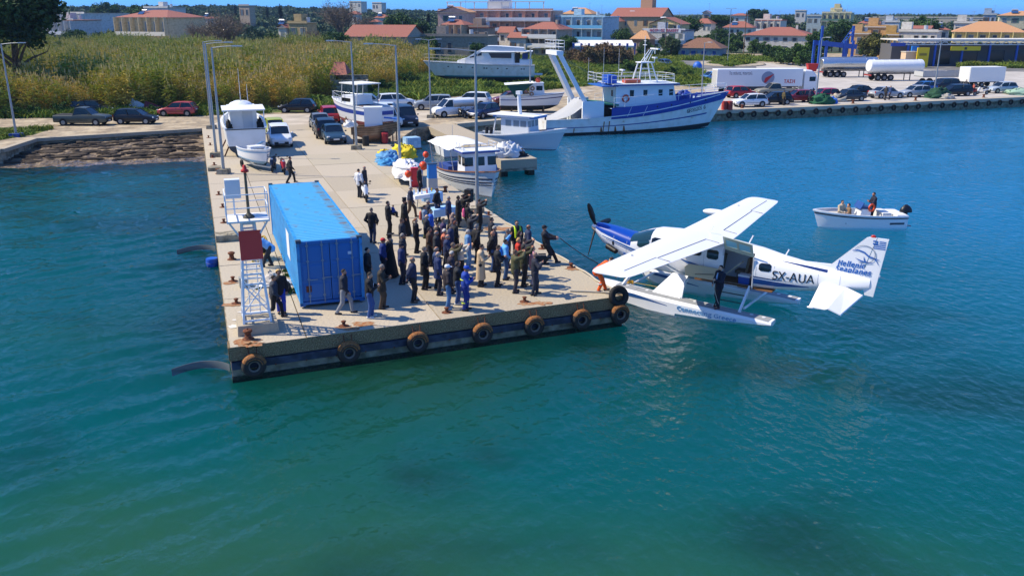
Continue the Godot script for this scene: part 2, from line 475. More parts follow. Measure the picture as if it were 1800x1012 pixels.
func setting() -> void:
	make_textures()
	sea()
	var xf := Transform3D(Basis(Vector3.UP, TH), PO)
	var pier := Node3D.new()
	pier.name = "pier"; pier.set_meta("kind", "structure")
	add_child(pier)
	pier.transform = xf
	var pp := PackedVector2Array([Vector2(0, 0), Vector2(15, -0.7), Vector2(14.7, -61.8), Vector2(0, -61.8)])
	var b := MB.new()
	b.prism(PackedVector2Array([Vector2(-0.015, 0.015), Vector2(15.015, -0.685), Vector2(14.715, -61.8), Vector2(-0.015, -61.8)]), -4.0, 0.10)
	part(pier, "lower_wall", b, mats["algae"])
	b = MB.new(); b.prism(pp, -0.5, Q - 0.12)
	part(pier, "quay_wall", b, mats["oldwall"])
	b = MB.new()                                          # cap beam with exposed aggregate along the head of the pier
	b.prism(PackedVector2Array([Vector2(-0.06, 0.10), Vector2(15.06, -0.6), Vector2(15.06, -1.3), Vector2(-0.06, -0.6)]), Q - 0.50, Q - 0.014)
	part(pier, "cap_beam", b, mats["aggregate"])
	b = MB.new()
	b.bar(V3(0.0, 0.52, 0.07), V3(15.0, 0.52, -0.63), 0.16, 0.26)
	part(pier, "rubbing_strip", b, mats["navy_band"])
	b = MB.new()
	for k in 14:
		var t := k / 14.0
		b.bar(V3(0.4 + t * 14.6, 0.40, 0.085 - (0.4 + t * 14.6) * 0.0467), V3(0.4 + t * 14.6, 0.40, 0.165 - (0.4 + t * 14.6) * 0.0467), 0.05)
	part(pier, "bolt_row", b, mats["rust"])
	var us := [0.0, 2.55, 7.4, 11.6, 14.85]
	var vs := [0.0, 5.4, 10.4, 15.6, 20.6, 25.8, 31.0, 36.2, 41.4, 46.6, 51.8, 57.0, 61.8]
	rng.seed = 77
	for i in us.size() - 1:
		for j in vs.size() - 1:
			var g := 0.02
			var near0: float = vs[j] + g
			var q := PackedVector2Array([Vector2(us[i] + g, -near0), Vector2(us[i + 1] - g, -near0), Vector2(us[i + 1] - g, -vs[j + 1] + g), Vector2(us[i] + g, -vs[j + 1] + g)])
			if j == 0:
				q[0] = Vector2(us[i] + g, 0.09 - us[i] * 0.0467); q[1] = Vector2(us[i + 1] - g, 0.09 - us[i + 1] * 0.0467)
			b = MB.new(); b.prism(q, Q - 0.12, Q + rng.randf_range(-0.012, 0.002))
			part(pier, "deck_slab", b, mats["deck2" if i == 0 else ["deck", "deck", "deck2", "deck3"][rng.randi() % 4]])
	var w := PackedVector2Array()
	for p in [PL(-60, 46), PL(-15.8, 52.9), PL(-14.2, 59.2), PL(0, 61.8), PL(14.7, 61.8), PL(14.7, 44), PL(19.8, 55.5), PL(24.2, 57), G(960, 203), G(1267, 193), G(1400, 188), G(1800, 170), V3(160, 0, -172), V3(220, 0, -190), V3(220, 0, -250), V3(-220, 0, -250), V3(-220, 0, -70)]:
		w.append(Vector2(p.x, p.z))
	var wf := Node3D.new()
	wf.name = "ground"; wf.set_meta("kind", "structure"); add_child(wf)
	b = MB.new(); b.prism(w, -3.0, Q - 0.15)
	part(wf, "quay_wall", b, mats["oldwall"])
	b = MB.new(); b.prism(w, Q - 0.15, Q - 0.02)
	part(wf, "dirt", b, mats["dirt"])
	b = MB.new()
	var caps := [PL(-60, 46), PL(-15.8, 52.9), PL(-14.2, 59.2), PL(-0.05, 61.8)]
	for i in caps.size() - 1: b.bar(caps[i] + V3(0, -0.12, 0), caps[i + 1] + V3(0, -0.12, 0), 0.55, 0.3)
	part(wf, "wall_capping", b, mats["deck3"])
	b = MB.new()
	caps = [PL(24.2, 57.2), G(960, 203), G(1267, 193), G(1400, 188), G(1800, 170), V3(160, Q, -172)]
	for i in caps.size() - 1: b.bar(caps[i] + V3(0, -0.18, 0), caps[i + 1] + V3(0, -0.18, 0), 0.9, 0.42)
	part(wf, "wall_capping", b, mats["deck2"])
	b = MB.new(); b.sheet(pxpoly([-300, 212, 0, 207, 200, 205, 330, 203, 470, 198, 555, 195, 640, 188, 742, 173, 900, 162, 1000, 153, 1090, 147, 1235, 152, 1255, 140, 1180, 106, 1100, 99, 760, 98, 400, 98, 0, 98, -400, 98, -700, 150]), Q - 0.014)
	part(wf, "grass_ground", b, mats["grassland"])
	b = MB.new(); b.sheet(pxpoly([-300, 250, -300, 226, 0, 224, 90, 226, 60, 236, 0, 246]), Q - 0.014)
	part(wf, "grass_ground", b, mats["grassland"])
	b = MB.new(); b.sheet(pxpoly([362, 223, 385, 213, 470, 201, 562, 199, 640, 192, 745, 178, 900, 167, 1010, 157, 1050, 158, 960, 176, 900, 186, 770, 206, 700, 222, 600, 230]), Q - 0.012)
	part(wf, "road", b, mats["road"])
	b = MB.new(); b.sheet(pxpoly([1262, 191.5, 1400, 186, 1800, 168.5, 2200, 160, 2300, 118, 1800, 113, 1440, 113, 1270, 108, 1185, 106, 1225, 130, 1240, 160]), Q - 0.010)
	part(wf, "paving", b, mats["paving"])
	b = MB.new(); b.sheet(pxpoly([1140, 107, 1270, 105, 1330, 112, 1330, 124, 1240, 122]), Q - 0.006)
	part(wf, "asphalt_road", b, mats["asphalt"])
	b = MB.new(); b.sheet(pxpoly([1610, 122, 1800, 126, 2300, 130, 2300, 119, 1800, 114.5, 1600, 114]), Q - 0.006)
	part(wf, "asphalt_road", b, mats["asphalt"])
	b = MB.new()
	var fp := Node3D.new()
	fp.name = "finger_pier"; fp.set_meta("kind", "structure"); add_child(fp)
	fp.transform = xf
	b.prism(PackedVector2Array([Vector2(21.15, -33.8), Vector2(24.1, -33.8), Vector2(24.1, -57.2), Vector2(21.15, -57.2)]), 0.52, Q - 0.01)
	part(fp, "deck", b, mats["deck3"])
	b = MB.new()
	for k in 9:
		for s in [21.5, 23.7]: b.box(V3(s, -1.2, -34.4 - k * 2.7), V3(0.5, 3.6, 0.9))
	part(fp, "piers", b, mats["algae"])
	b = MB.new(); b.box(V3(22.6, 0.42, -33.78), V3(2.95, 0.2, 0.1)); b.box(V3(22.6, 0.42, -45.0), V3(2.6, 0.2, 22))
	part(fp, "edge_beam", b, mats["oldwall"])
	var mb := MB.new()
	var nb := FastNoiseLite.new(); nb.seed = 4; nb.frequency = 0.35; nb.fractal_octaves = 4
	var gu := 150; var gv := 60
	for i in gv:
		for j in gu:
			var c: Array[Vector3] = []
			for k in [[0, 0], [0, 1], [1, 1], [1, 0]]:
				var u: float = -34.0 + 34.0 * (j + k[1]) / gu
				var v: float = 47.0 + 16.0 * (i + k[0]) / gv
				var edge: float = 51.0 - 0.10 * u + nb.get_noise_2d(u * 0.5, 7.0) * 0.8
				var y: float = clampf((v - edge) * 0.085, -0.8, 0.6) + nb.get_noise_2d(u * 0.6, v * 1.8) * 0.10
				c.append(V3(u, y, -v))
			mb.quad(c[0], c[1], c[2], c[3])
	var beach := ground_piece("beach", mb, mats["mud"])
	beach.transform = xf
	var wr := MB.new()
	rng.seed = 5
	for k in 300:
		var u := rng.randf_range(-20.0, -0.4)
		var row: float = [51.9, 53.4, 55.2, 57.4, 58.6, 60.3][rng.randi() % 6]
		var v := row - 0.1 * u * (1.0 - (row - 51.0) / 12.0) + rng.randfn(0.0, 0.4)
		var y: float = clampf((v - 51.0 + 0.1 * u) * 0.085, -0.1, 0.6) + 0.02
		var l := rng.randf_range(0.25, 1.1)
		wr.ball(V3(u, y, -v), V3(l, rng.randf_range(0.07, 0.2), rng.randf_range(0.12, 0.32)), 7, Basis(Vector3.UP, rng.randf_range(-0.4, 0.2)))
	var wo := single("sea_grass", wr, M("3a2f22", 0.9), "dark ridges of washed-up sea grass on the muddy beach", "sea grass")
	wo.set_meta("kind", "stuff"); wo.transform = xf
	var th := MB.new()
	var step := [0.0, 14.0, 30.0, 50.0, 75.0, 105.0, 140.0, 180.0, 230.0, 290.0, 360.0, 450.0, 560.0, 700.0, 900.0, 1200.0, 1700.0, 2500.0, 4000.0]
	for i in step.size() - 1:
		for j in 60:
			var c: Array[Vector3] = []
			var nn: Array[Vector3] = []
			for k in [[0, 0], [0, 1], [1, 1], [1, 0]]:
				var z: float = -246.0 - step[i + k[0]]
				var x: float = (j + k[1] - 30) / 30.0 * (240.0 + step[i + k[0]] * 1.2)
				c.append(V3(x, terrain_h(x, z), z))
				nn.append(V3(-(terrain_h(x + 2, z) - terrain_h(x - 2, z)) / 4.0, 1, -(terrain_h(x, z + 2) - terrain_h(x, z - 2)) / 4.0).normalized())
			th.tri_n(c[0], c[1], c[2], nn[0], nn[1], nn[2]); th.tri_n(c[0], c[2], c[3], nn[0], nn[2], nn[3])
	ground_piece("terrain", th, mats["hill"])
func lamp_post(at: Vector3, hgt: float, arms: Array, label: String, base := "block") -> void:
	var t = thing("street_lamp", label, "street lamp", at, 0.0, "lamp posts along the quays")
	var steel = M("9aa0a4", 0.45, 0.5)
	var b = MB.new(); b.tube([V3(0, 0.2, 0), V3(0, hgt * 0.5, 0), V3(0, hgt, 0)], [0.11, 0.085, 0.055], 10); part(t, "pole", b, steel)
	for a in arms:
		var d = V3(cos(a[0]), 0, sin(a[0]))
		b = MB.new(); b.tube([V3(0, hgt - 0.05, 0), V3(0, hgt, 0) + d * a[1] * 0.5 + V3(0, 0.04, 0), V3(0, hgt + 0.08, 0) + d * a[1]], [0.035, 0.03, 0.03], 7)
		part(t, "arm", b, steel)
		b = MB.new(); b.box(V3(0, hgt + 0.08, 0) + d * (a[1] + 0.25), V3(0.62, 0.08, 0.24), Basis(Vector3.UP, -a[0])); part(t, "lamp_head", b, M("b4b8ba", 0.4, 0.3))
	b = MB.new()
	if base == "blue": b.frustum(V3(0, 0, 0), Vector2(0.95, 0.95), Vector2(0.9, 0.9), 0.3)
	else: b.frustum(V3(0, 0, 0), Vector2(0.8, 0.8), Vector2(0.74, 0.74), 0.34)
	part(t, "base", b, M("24458c", 0.8) if base == "blue" else mats["oldwall"])
func bollard_shape(s: float) -> MB:
	var b = MB.new()
	b.lathe([Vector2(0.22, 0), Vector2(0.21, 0.03), Vector2(0.13, 0.06), Vector2(0.105, 0.2), Vector2(0.12, 0.26), Vector2(0.17, 0.3), Vector2(0.165, 0.35), Vector2(0.09, 0.385), Vector2(0, 0.39)], 14, Transform3D(Basis().scaled(Vector3.ONE * s), Vector3.ZERO))
	return b
func rope_line(called: String, pts: Array, r: float, m: Material, label: String, category := "rope", group := "") -> void:
	var b = MB.new(); b.tube(pts, [r], 6); single(called, b, m, label, category, group)
func sag(a: Vector3, c: Vector3, dip: float, n := 10) -> Array:
	var r = []
	for i in n + 1:
		var t = float(i) / n
		r.append(a.lerp(c, t) - V3(0, dip * 4.0 * t * (1.0 - t), 0))
	return r
func lump(seed_: int, r: Vector3, rough := 0.25, k := 18) -> MB:      # uneven heap
	var fn = FastNoiseLite.new(); fn.seed = seed_; fn.frequency = 0.9
	var rings = []
	for i in 10:
		var a = PI * 0.5 * i / 9.0
		var ring = PackedVector3Array()
		for j in k:
			var d = V3(sin(a) * cos(TAU * j / k), cos(a), sin(a) * sin(TAU * j / k))
			ring.append(d * r * (1.0 + rough * fn.get_noise_3d(d.x * 3.0 + 5.0, d.y * 3.0, d.z * 3.0) * 2.0))
		rings.append(ring)
	var b = MB.new(); b.loft(rings, true, false, true)
	return b
func folds(b: MB, ctr: Vector3, sx: float, sz: float, hgt: float, n := 40, drop := 0.3) -> void:    # table cloth with draped hem
	var rings = []
	for q in [[0.0, hgt, 0.0], [0.98, hgt, 0.0], [1.0, hgt - 0.02, 0.02], [1.02, hgt - drop * 0.5, 0.5], [1.03, hgt - drop, 1.0]]:
		var ring = PackedVector3Array()
		for j in n:
			var a = TAU * j / n
			var c = cos(a); var s = sin(a)
			var m = maxf(absf(c), absf(s))
			var wob = 1.0 + 0.05 * q[2] * sin(j * 2.3)
			ring.append(ctr + V3(c / m * sx * 0.5 * q[0] * wob, q[1], s / m * sz * 0.5 * q[0] * wob))
		rings.append(ring)
	b.loft(rings, true, false, false, false)
func container() -> void:
	var t = thing("shipping_container", "long blue corrugated shipping container standing on the pier", "container", PL(2.72, 3.2, Q), TH)
	var L = 12.19; var W = 2.44; var HH = 2.59
	var tex = noise_tex(201, 0.02, [[0.0, "3a5a70"], [0.22, "1f7fc0"], [0.5, "268ccc"], [0.9, "3498d4"]], 256, FastNoiseLite.TYPE_SIMPLEX_SMOOTH, 5)
	var blue = T("container_blue", tex, 0.35, 0.45, null, 1.0, false)
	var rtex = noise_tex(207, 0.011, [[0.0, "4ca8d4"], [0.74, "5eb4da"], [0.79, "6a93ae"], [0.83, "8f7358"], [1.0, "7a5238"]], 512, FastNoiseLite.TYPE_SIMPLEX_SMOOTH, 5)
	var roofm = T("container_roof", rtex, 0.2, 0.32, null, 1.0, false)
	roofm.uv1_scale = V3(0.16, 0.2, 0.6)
	var dk = M("1264ac", 0.5); var steel = M("7f96ab", 0.4, 0.4)
	var y0 = 0.12
	for side in [0.0, 1.0]:
		var b = MB.new()
		var rows = []
		var z = -0.15
		while z > -L + 0.15:
			for p in [[0.0, 0.0], [0.11, 0.0], [0.18, 0.036], [0.29, 0.036]]:
				var zz = maxf(z - p[0], -L + 0.12)
				var x = (0.03 + p[1]) if side < 0.5 else (W - 0.03 - p[1])
				rows.append(PackedVector3Array([V3(x, y0 + 0.14, zz), V3(x, HH - 0.09, zz)]))
			z -= 0.36
		b.loft(rows, false, false, false, false)
		part(t, "side_panel", b, blue)
	var b = MB.new()
	var rows = []
	var z = -0.1
	while z > -L + 0.3:
		for p in [[0.0, 0.0], [0.09, 0.0], [0.13, 0.034], [0.22, 0.034]]:
			rows.append(PackedVector3Array([V3(0.05, HH - 0.03 + p[1], z - p[0]), V3(W - 0.05, HH - 0.03 + p[1], z - p[0])]))
		z -= 0.26
	b.loft(rows, false, false, false, false)
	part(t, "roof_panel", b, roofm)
	for q in [[V3(0.05, y0, -0.05), V3(0.05, HH, -0.05)], [V3(W - 0.05, y0, -0.05), V3(W - 0.05, HH, -0.05)], [V3(0.05, y0, -L + 0.05), V3(0.05, HH, -L + 0.05)], [V3(W - 0.05, y0, -L + 0.05), V3(W - 0.05, HH, -L + 0.05)]]:
		b = MB.new(); b.bar(q[0], q[1], 0.11); part(t, "corner_post", b, blue)
	for q in [[0.045, HH - 0.05], [W - 0.045, HH - 0.05], [0.05, y0 + 0.07], [W - 0.05, y0 + 0.07]]:
		b = MB.new(); b.bar(V3(q[0], q[1], -0.12), V3(q[0], q[1], -L + 0.12), 0.085, 0.11); part(t, "side_rail", b, blue)
	for q in [[-0.06, HH - 0.06], [-L + 0.06, HH - 0.06], [-0.06, y0 + 0.06], [-L + 0.06, y0 + 0.06]]:
		b = MB.new(); b.bar(V3(0.11, q[1], q[0]), V3(W - 0.11, q[1], q[0]), 0.1, 0.11); part(t, "end_rail", b, dk)
	for x in [0.09, W - 0.09]:
		for zz in [-0.09, -L + 0.09]:
			for y in [y0 + 0.02, HH + 0.0]:
				b = MB.new(); b.box(V3(x, y, zz), V3(0.19, 0.13, 0.19)); part(t, "corner_casting", b, M("3b4a58", 0.7) if y > 1.0 else dk)
	b = MB.new(); b.box(V3(W * 0.5, HH * 0.5, -L + 0.07), V3(W - 0.2, HH - 0.3, 0.03)); part(t, "end_wall", b, blue)
	b = MB.new(); b.box(V3(W * 0.5, y0 + 0.06, -L * 0.5), V3(W - 0.12, 0.08, L - 0.2)); part(t, "floor", b, M("4a3b2c", 0.9))
	for d in 2:
		var x0 = 0.11 + d * 1.115
		var dr = Node3D.new()
		dr.name = "door" if d == 0 else "door_001"
		t.add_child(dr)
		b = MB.new(); b.box(V3(x0 + 0.55, y0 + 1.24, -0.075), V3(1.09, 2.2, 0.04)); part(dr, "leaf", b, dk)
		for r in 3:
			b = MB.new(); b.frustum(V3(x0 + 0.55, 0, 0), Vector2(1.0, 0.6), Vector2(0.93, 0.54), 0.018)
			var ob = part(dr, "door_panel", b, dk)
			ob.transform = Transform3D(Basis(V3(1, 0, 0), V3(0, 0, 1), V3(0, -1, 0)), V3(0, y0 + 0.53 + r * 0.71, -0.055))
		for q in [0.27, 0.82]:
			b = MB.new(); b.cyl(V3(x0 + q, y0 + 0.06, 0.0), V3(x0 + q, HH - 0.02, 0.0), 0.02, 0.02, 8)
			for y in [0.35, 1.0, 1.7, 2.3]: b.box(V3(x0 + q, y0 + y, -0.03), V3(0.1, 0.06, 0.06))
			part(dr, "lock_rod", b, steel)
			b = MB.new(); b.box(V3(x0 + q + 0.16, y0 + 0.95 + q * 0.1, 0.005), V3(0.34, 0.03, 0.02)); part(dr, "lock_handle", b, steel)
		for y in [0.3, 0.9, 1.6, 2.2]:
			b = MB.new(); b.cyl(V3(x0 + (0.0 if d == 0 else 1.1), y0 + y - 0.06, -0.02), V3(x0 + (0.0 if d == 0 else 1.1), y0 + y + 0.06, -0.02), 0.025, 0.025, 8); part(dr, "hinge", b, dk)
	b = MB.new(); b.box(V3(0.36, y0 + 0.62, -0.02), V3(0.2, 0.24, 0.02)); part(t, "document_plate", b, mats["rust"])
	b = MB.new(); b.box(V3(1.98, 2.02, -0.03), V3(0.17, 0.11, 0.012)); part(t, "sticker", b, M("b9cfe0", 0.6))
	b = MB.new(); b.box(V3(0.018, 1.62, -3.65), V3(0.012, 1.12, 1.15)); part(t, "sign_panel", b, M("d6dadd", 0.6))
func beacon() -> void:
	var c = PL(1.02, 1.55, Q)
	var t = thing("beacon_tower", "white steel lattice light tower with a dark red board and railed platform", "beacon", c, TH)
	var w = M("dfe5ea", 0.45); var b = MB.new()
	b.frustum(V3(0, 0, 0), Vector2(1.4, 1.35), Vector2(1.34, 1.3), 0.36); part(t, "base_block", b, mats["deck3"])
	var ht = 3.98
	var half = func(y: float) -> float: return lerpf(0.46, 0.20, clampf((y - 0.36) / (ht - 0.36), 0, 1))
	for s in [[-1, -1], [1, -1], [1, 1], [-1, 1]]:
		b = MB.new(); b.bar(V3(s[0] * 0.46, 0.36, s[1] * 0.46), V3(s[0] * 0.20, ht, s[1] * 0.20), 0.075); part(t, "leg", b, w)
	var ys = [0.45, 0.72, 1.75, 2.1, 2.45, 3.3, 3.6, 3.85]
	for y in ys:
		var h = half.call(y)
		b = MB.new()
		for e in [[-1, 1, 1, 1], [-1, -1, 1, -1], [-1, -1, -1, 1], [1, -1, 1, 1]]:
			b.bar(V3(e[0] * h, y, e[1] * h), V3(e[2] * h, y, e[3] * h), 0.045, 0.06)
		part(t, "cross_ring", b, w)
	for e in [[-1, 1, 1, 1], [1, 1, 1, -1], [1, -1, -1, -1], [-1, -1, -1, 1]]:
		b = MB.new()
		for q in [[0.72, 1.75]]:
			var h0 = half.call(q[0]); var h1 = half.call(q[1])
			b.bar(V3(e[0] * h0, q[0], e[1] * h0), V3(e[2] * h1, q[1], e[3] * h1), 0.035)
			b.bar(V3(e[2] * h0, q[0], e[3] * h0), V3(e[0] * h1, q[1], e[1] * h1), 0.035)
		part(t, "bracing", b, w)
	b = MB.new(); b.box(V3(0.02, 3.14, 0.39), V3(0.74, 1.0, 0.03), Basis(V3(1, 0, 0), -0.10)); part(t, "day_board", b, M("d84238", 0.7))
	b = MB.new(); b.box(V3(0, ht + 0.03, 0), V3(1.36, 0.06, 1.26)); part(t, "platform", b, mats["worn_white"])
	for s in [[-1, 1], [1, 1]]:
		b = MB.new(); b.bar(V3(s[0] * 0.24, 3.3, s[1] * 0.24), V3(s[0] * 0.62, ht, s[1] * 0.55), 0.05); part(t, "knee_brace", b, w)
	for s in [[-1, -1], [1, -1], [1, 1], [-1, 1]]:
		b = MB.new(); b.bar(V3(s[0] * 0.68, ht, s[1] * 0.62), V3(s[0] * 0.68, ht + 0.95, s[1] * 0.62), 0.035); part(t, "rail_post", b, w)
	for y in [0.5, 0.95]:
		b = MB.new()
		for e in [[-1, 1, -1, -1], [-1, -1, 1, -1], [1, -1, 1, 1], [1, 1, -1, 1]]: b.bar(V3(e[0] * 0.68, ht + y, e[1] * 0.62), V3(e[2] * 0.68, ht + y, e[3] * 0.62), 0.03)
		part(t, "hand_rail", b, w)
	b = MB.new(); b.lathe([Vector2(0.2, 0), Vector2(0.18, 0.06), Vector2(0.1, 0.12), Vector2(0.06, 0.16)], 12, Transform3D(Basis(), V3(0.05, ht + 0.06, 0.1))); part(t, "pole_foot", b, M("3a3b34", 0.7))
	b = MB.new(); b.cyl(V3(0.05, ht + 0.16, 0.1), V3(0.05, ht + 1.6, 0.1), 0.055, 0.045, 10); part(t, "lantern_pole", b, M("5b5442", 0.7))
	b = MB.new(); b.lathe([Vector2(0.02, 0), Vector2(0.13, 0.03), Vector2(0.13, 0.1), Vector2(0.07, 0.14), Vector2(0.05, 0.26), Vector2(0, 0.28)], 12, Transform3D(Basis(), V3(0.05, ht + 1.59, 0.1))); part(t, "red_lantern", b, M("c02a22", 0.4))
	b = MB.new(); b.box(V3(-0.38, ht + 0.98, -0.5), V3(0.5, 0.64, 0.34)); part(t, "battery_box", b, M("cfd6dc", 0.5))
	b = MB.new(); b.bar(V3(-0.38, ht, -0.5), V3(-0.38, ht + 0.85, -0.5), 0.06); part(t, "box_post", b, w)
	b = MB.new()
	for k in 9: b.bar(V3(-0.17, 0.6 + k * 0.4, -0.34 + k * 0.016), V3(0.17, 0.6 + k * 0.4, -0.34 + k * 0.016), 0.03)
	for s in [-0.17, 0.17]: b.bar(V3(s, 0.4, -0.36), V3(s, ht, -0.22), 0.035)
	part(t, "ladder", b, w)
func pier_things() -> void:
	container(); beacon()
	var b: MB
	var tk = ["below the corner bollard at the beacon tower", "below the gap before the container doors", "below the container doors", "below the rusty bollard near the crowd", "below the middle of the crowd", "below the bollard on the bare deck", "under the loose black tyre at the corner"]
	var us = [0.72, 3.95, 6.45, 8.95, 11.05, 13.05, 14.75]
	for i in 7:
		var t = thing("tyre_fender", "rust-stained tyre fender on the pier face, " + tk[i], "tyre", PL(us[i], us[i] * 0.0467 - 0.3, 0.52), TH + 0.046, "tyre fenders on the pier face")
		b = MB.new(); b.torus(Vector3.ZERO, V3(0, 0, 1), 0.28, 0.14, 22, 9, 1.15); part(t, "tyre", b, M("2e2a26", 0.85))
		var rows = []
		for k in 13:
			var a = lerpf(0.15, 2.7, k / 12.0) + 0.12 * sin(i * 2.3)
			var ring = PackedVector3Array()
			for j in 8: ring.append(V3(cos(a), sin(a), 0) * (0.285 + 0.142 * cos(TAU * j / 8)) + V3(0, 0, 0.162 * sin(TAU * j / 8)))
			rows.append(ring)
		b = MB.new(); b.loft(rows); part(t, "rust_crust", b, mats["tyre_rust"])
		b = MB.new(); b.torus(V3(0, 0, 0.07), V3(0, 0, 1), 0.215, 0.07, 20, 8, 0.8); part(t, "inner_bead", b, M("6f675c", 0.9))
		b = MB.new(); b.cyl(V3(-0.12, 0.25, 0.0), V3(-0.14, 0.62, -0.12), 0.018, 0.018, 6); b.cyl(V3(0.12, 0.25, 0.0), V3(0.14, 0.62, -0.12), 0.018, 0.018, 6); part(t, "chain", b, mats["rust"])
	var lt = thing("tyre_fender", "loose black tyre lying against the pier corner under the wing", "tyre", PL(14.75, 0.55, Q + 0.02), TH - 0.5)
	b = MB.new(); b.torus(V3(0, 0.0, 0), V3(0.45, 0.35, 0.85), 0.31, 0.12, 22, 9, 1.0); part(lt, "tyre", b, M("141414", 0.75))
	b = MB.new(); b.torus(V3(0.02, 0.0, 0.05), V3(0.45, 0.35, 0.85), 0.22, 0.06, 20, 8, 0.7); part(lt, "inner_bead", b, M("0d0d0d", 0.8))
	var small = bollard_shape(0.55).mesh(); var big = bollard_shape(0.95).mesh()
	var bl = [[436, 596, "big rusty bollard at the pier corner in front of the beacon tower", 1], [415, 533, "rusty bollard on the sea edge beside the beacon tower foot", 0], [409, 494, "rusty bollard on the sea edge level with two standing women", 0], [407, 456, "rusty bollard on the sea edge beside the crouching man", 1], [397, 422, "rusty bollard on the sea edge beside the yellow wheel", 0], [393, 391, "rusty bollard on the sea edge next to the kerb opening", 0], [391, 364, "rusty bollard on the sea edge behind the beacon tower", 0], [384, 342, "rusty bollard on the sea edge below the white battery box", 0], [383, 305, "rusty bollard on the sea edge beside a lamp post foot", 1], [376, 290, "small rusty bollard on the sea edge beside the white dinghy", 0], [373, 277, "small rusty bollard on the sea edge beside the boat stands", 0], [369, 255, "small rusty bollard on the sea edge beside the large propped boat", 0], [366, 242, "small rusty bollard on the sea edge near the mud beach", 0],
		[604, 573, "rusty bollard on the pier head in front of the container", 0], [785, 549, "rusty bollard on the pier head behind the man in white cap", 0], [922, 530, "rusty bollard on the pier head near the cameraman", 0], [953, 437, "rusty bollard on the basin edge behind the rope handler", 0], [1004, 470, "rusty bollard with white rope on the basin edge", 0], [859, 378, "rusty bollard on the basin edge past the lamp post", 0], [783, 337, "rusty bollard on the basin edge at the fishing boat bow", 1]]
	for q in bl:
		var t = thing("bollard", q[2], "bollard", G(q[0], q[1]), rng.randf() * 6.0, "rusty mooring bollards on the pier")
		put(t, "bollard_post", big if q[3] == 1 else small, mats["rust"])
		b = MB.new(); b.cyl(V3(0, -0.002, 0), V3(0, 0.012, 0), 0.2, 0.19, 12); part(t, "base_plate", b, mats["rust"])
	rng.seed = 12
	for q in [[430, 602, 1.0], [640, 570, 0.8], [610, 577, 0.7], [408, 535, 0.7], [403, 497, 0.6], [950, 533, 0.7], [925, 534, 0.5], [1006, 473, 0.5], [440, 606, 0.6], [872, 402, 1.2]]:
		var g = G(q[0], q[1])
		var poly = PackedVector2Array()
		for k in 18:
			var r = q[2] * rng.randf_range(0.35, 0.75)
			poly.append(Vector2(g.x + cos(TAU * k / 18) * r, g.z + sin(TAU * k / 18) * r * 0.6))
		b = MB.new(); b.sheet(poly, Q + 0.006)
		ground_piece("rust_stain", b, T("stain", noise_tex(301, 0.05, [[0.2, "96826a"], [0.5, "a0734c"], [0.75, "8e5a34"]], 128), 0.8, 0.95) if not mats.has("stain") else mats["stain"])
	for q in [[416, 573, 0.55], [417, 562, 0.3], [424, 548, 0.25], [470, 460, 0.0]]:
		if q[2] <= 0.0: continue
		var g = G(q[0], q[1])
		var poly = PackedVector2Array()
		for k in 16:
			var r = q[2] * rng.randf_range(0.3, 0.8)
			poly.append(Vector2(g.x + cos(TAU * k / 16) * r, g.z + sin(TAU * k / 16) * r * 0.7))
		b = MB.new(); b.sheet(poly, Q + 0.007); ground_piece("paint_splash", b, M("cfccc4", 0.9))
	for s in [[0.35, "pale bent metal strip curling from the pier corner into the water"], [17.2, "pale bent metal strip curling from the pier edge below the kerb opening"]]:
		var rows = []
		for k in 15:
			var t = k / 14.0
			var a = t * 2.2
			var p = PL(-0.06 - 1.9 * pow(t, 1.3), s[0] + 0.55 * t + 0.5 * sin(t * 2.4), 0.30 + 0.10 * sin(minf(a * 1.25, 2.75)) - 0.30 * t)
			var w = 0.13
			var across = (PL(0.3, 1) - PL(0, 0)).normalized()
			rows.append(PackedVector3Array([p - across * 0.02 - V3(0, w, 0), p - across * 0.02 + V3(0, w, 0), p + across * 0.02 + V3(0, w, 0), p + across * 0.02 - V3(0, w, 0)]))
		b = MB.new(); b.loft(rows, true, true, true)
		single("metal_strip", b, M("5e686a", 0.7, 0.1), s[1], "metal strip")
	var fl = thing("float_drum", "blue plastic drum floating beside the open side of the pier", "drum", G(373, 466, 0.0) + V3(0, -0.05, 0), 0.3)
	b = MB.new(); b.lathe([Vector2(0.27, 0), Vector2(0.3, 0.05), Vector2(0.3, 0.36), Vector2(0.27, 0.42)], 14); part(fl, "drum_body", b, M("1453b8", 0.4))
	b = MB.new(); b.torus(V3(0, 0.2, 0), Vector3.UP, 0.3, 0.02, 16, 6); part(fl, "hoop", b, M("0f3f90", 0.5))
	b = MB.new(); b.box(PL(0.55, 15.2, Q + 0.16), V3(1.1, 0.34, 0.9), Basis(Vector3.UP, TH)); single("kerb_block", b, mats["oldwall"], "low weathered concrete kerb block on the sea edge near the yellow wheel", "kerb")
	b = MB.new(); b.box(PL(12.9, 14.4, Q + 0.2), V3(1.8, 0.42, 0.9), Basis(Vector3.UP, TH + 0.1)); single("concrete_block", b, mats["deck3"], "grey concrete block lying behind the photographers on the basin side", "block")
	b = MB.new(); b.box(PL(0.5, 36.5, Q + 0.12), V3(0.9, 0.26, 0.9), Basis(Vector3.UP, TH)); single("concrete_block", b, mats["oldwall"], "flat concrete block on the sea edge below the boat stands", "block")
	var rl = thing("cable_reel", "rusty cable reel with yellow spoked wheels behind the beacon tower", "reel", PL(1.75, 11.0), TH + 0.25)
	for s in [-0.32, 0.32]:
		b = MB.new(); b.torus(V3(s, 0.55, 0), V3(1, 0, 0), 0.48, 0.04, 20, 7)
		for k in 8: b.bar(V3(s, 0.55, 0), V3(s, 0.55 + 0.46 * sin(TAU * k / 8), 0.46 * cos(TAU * k / 8)), 0.035)
		part(rl, "wheel", b, M("a08222", 0.7))
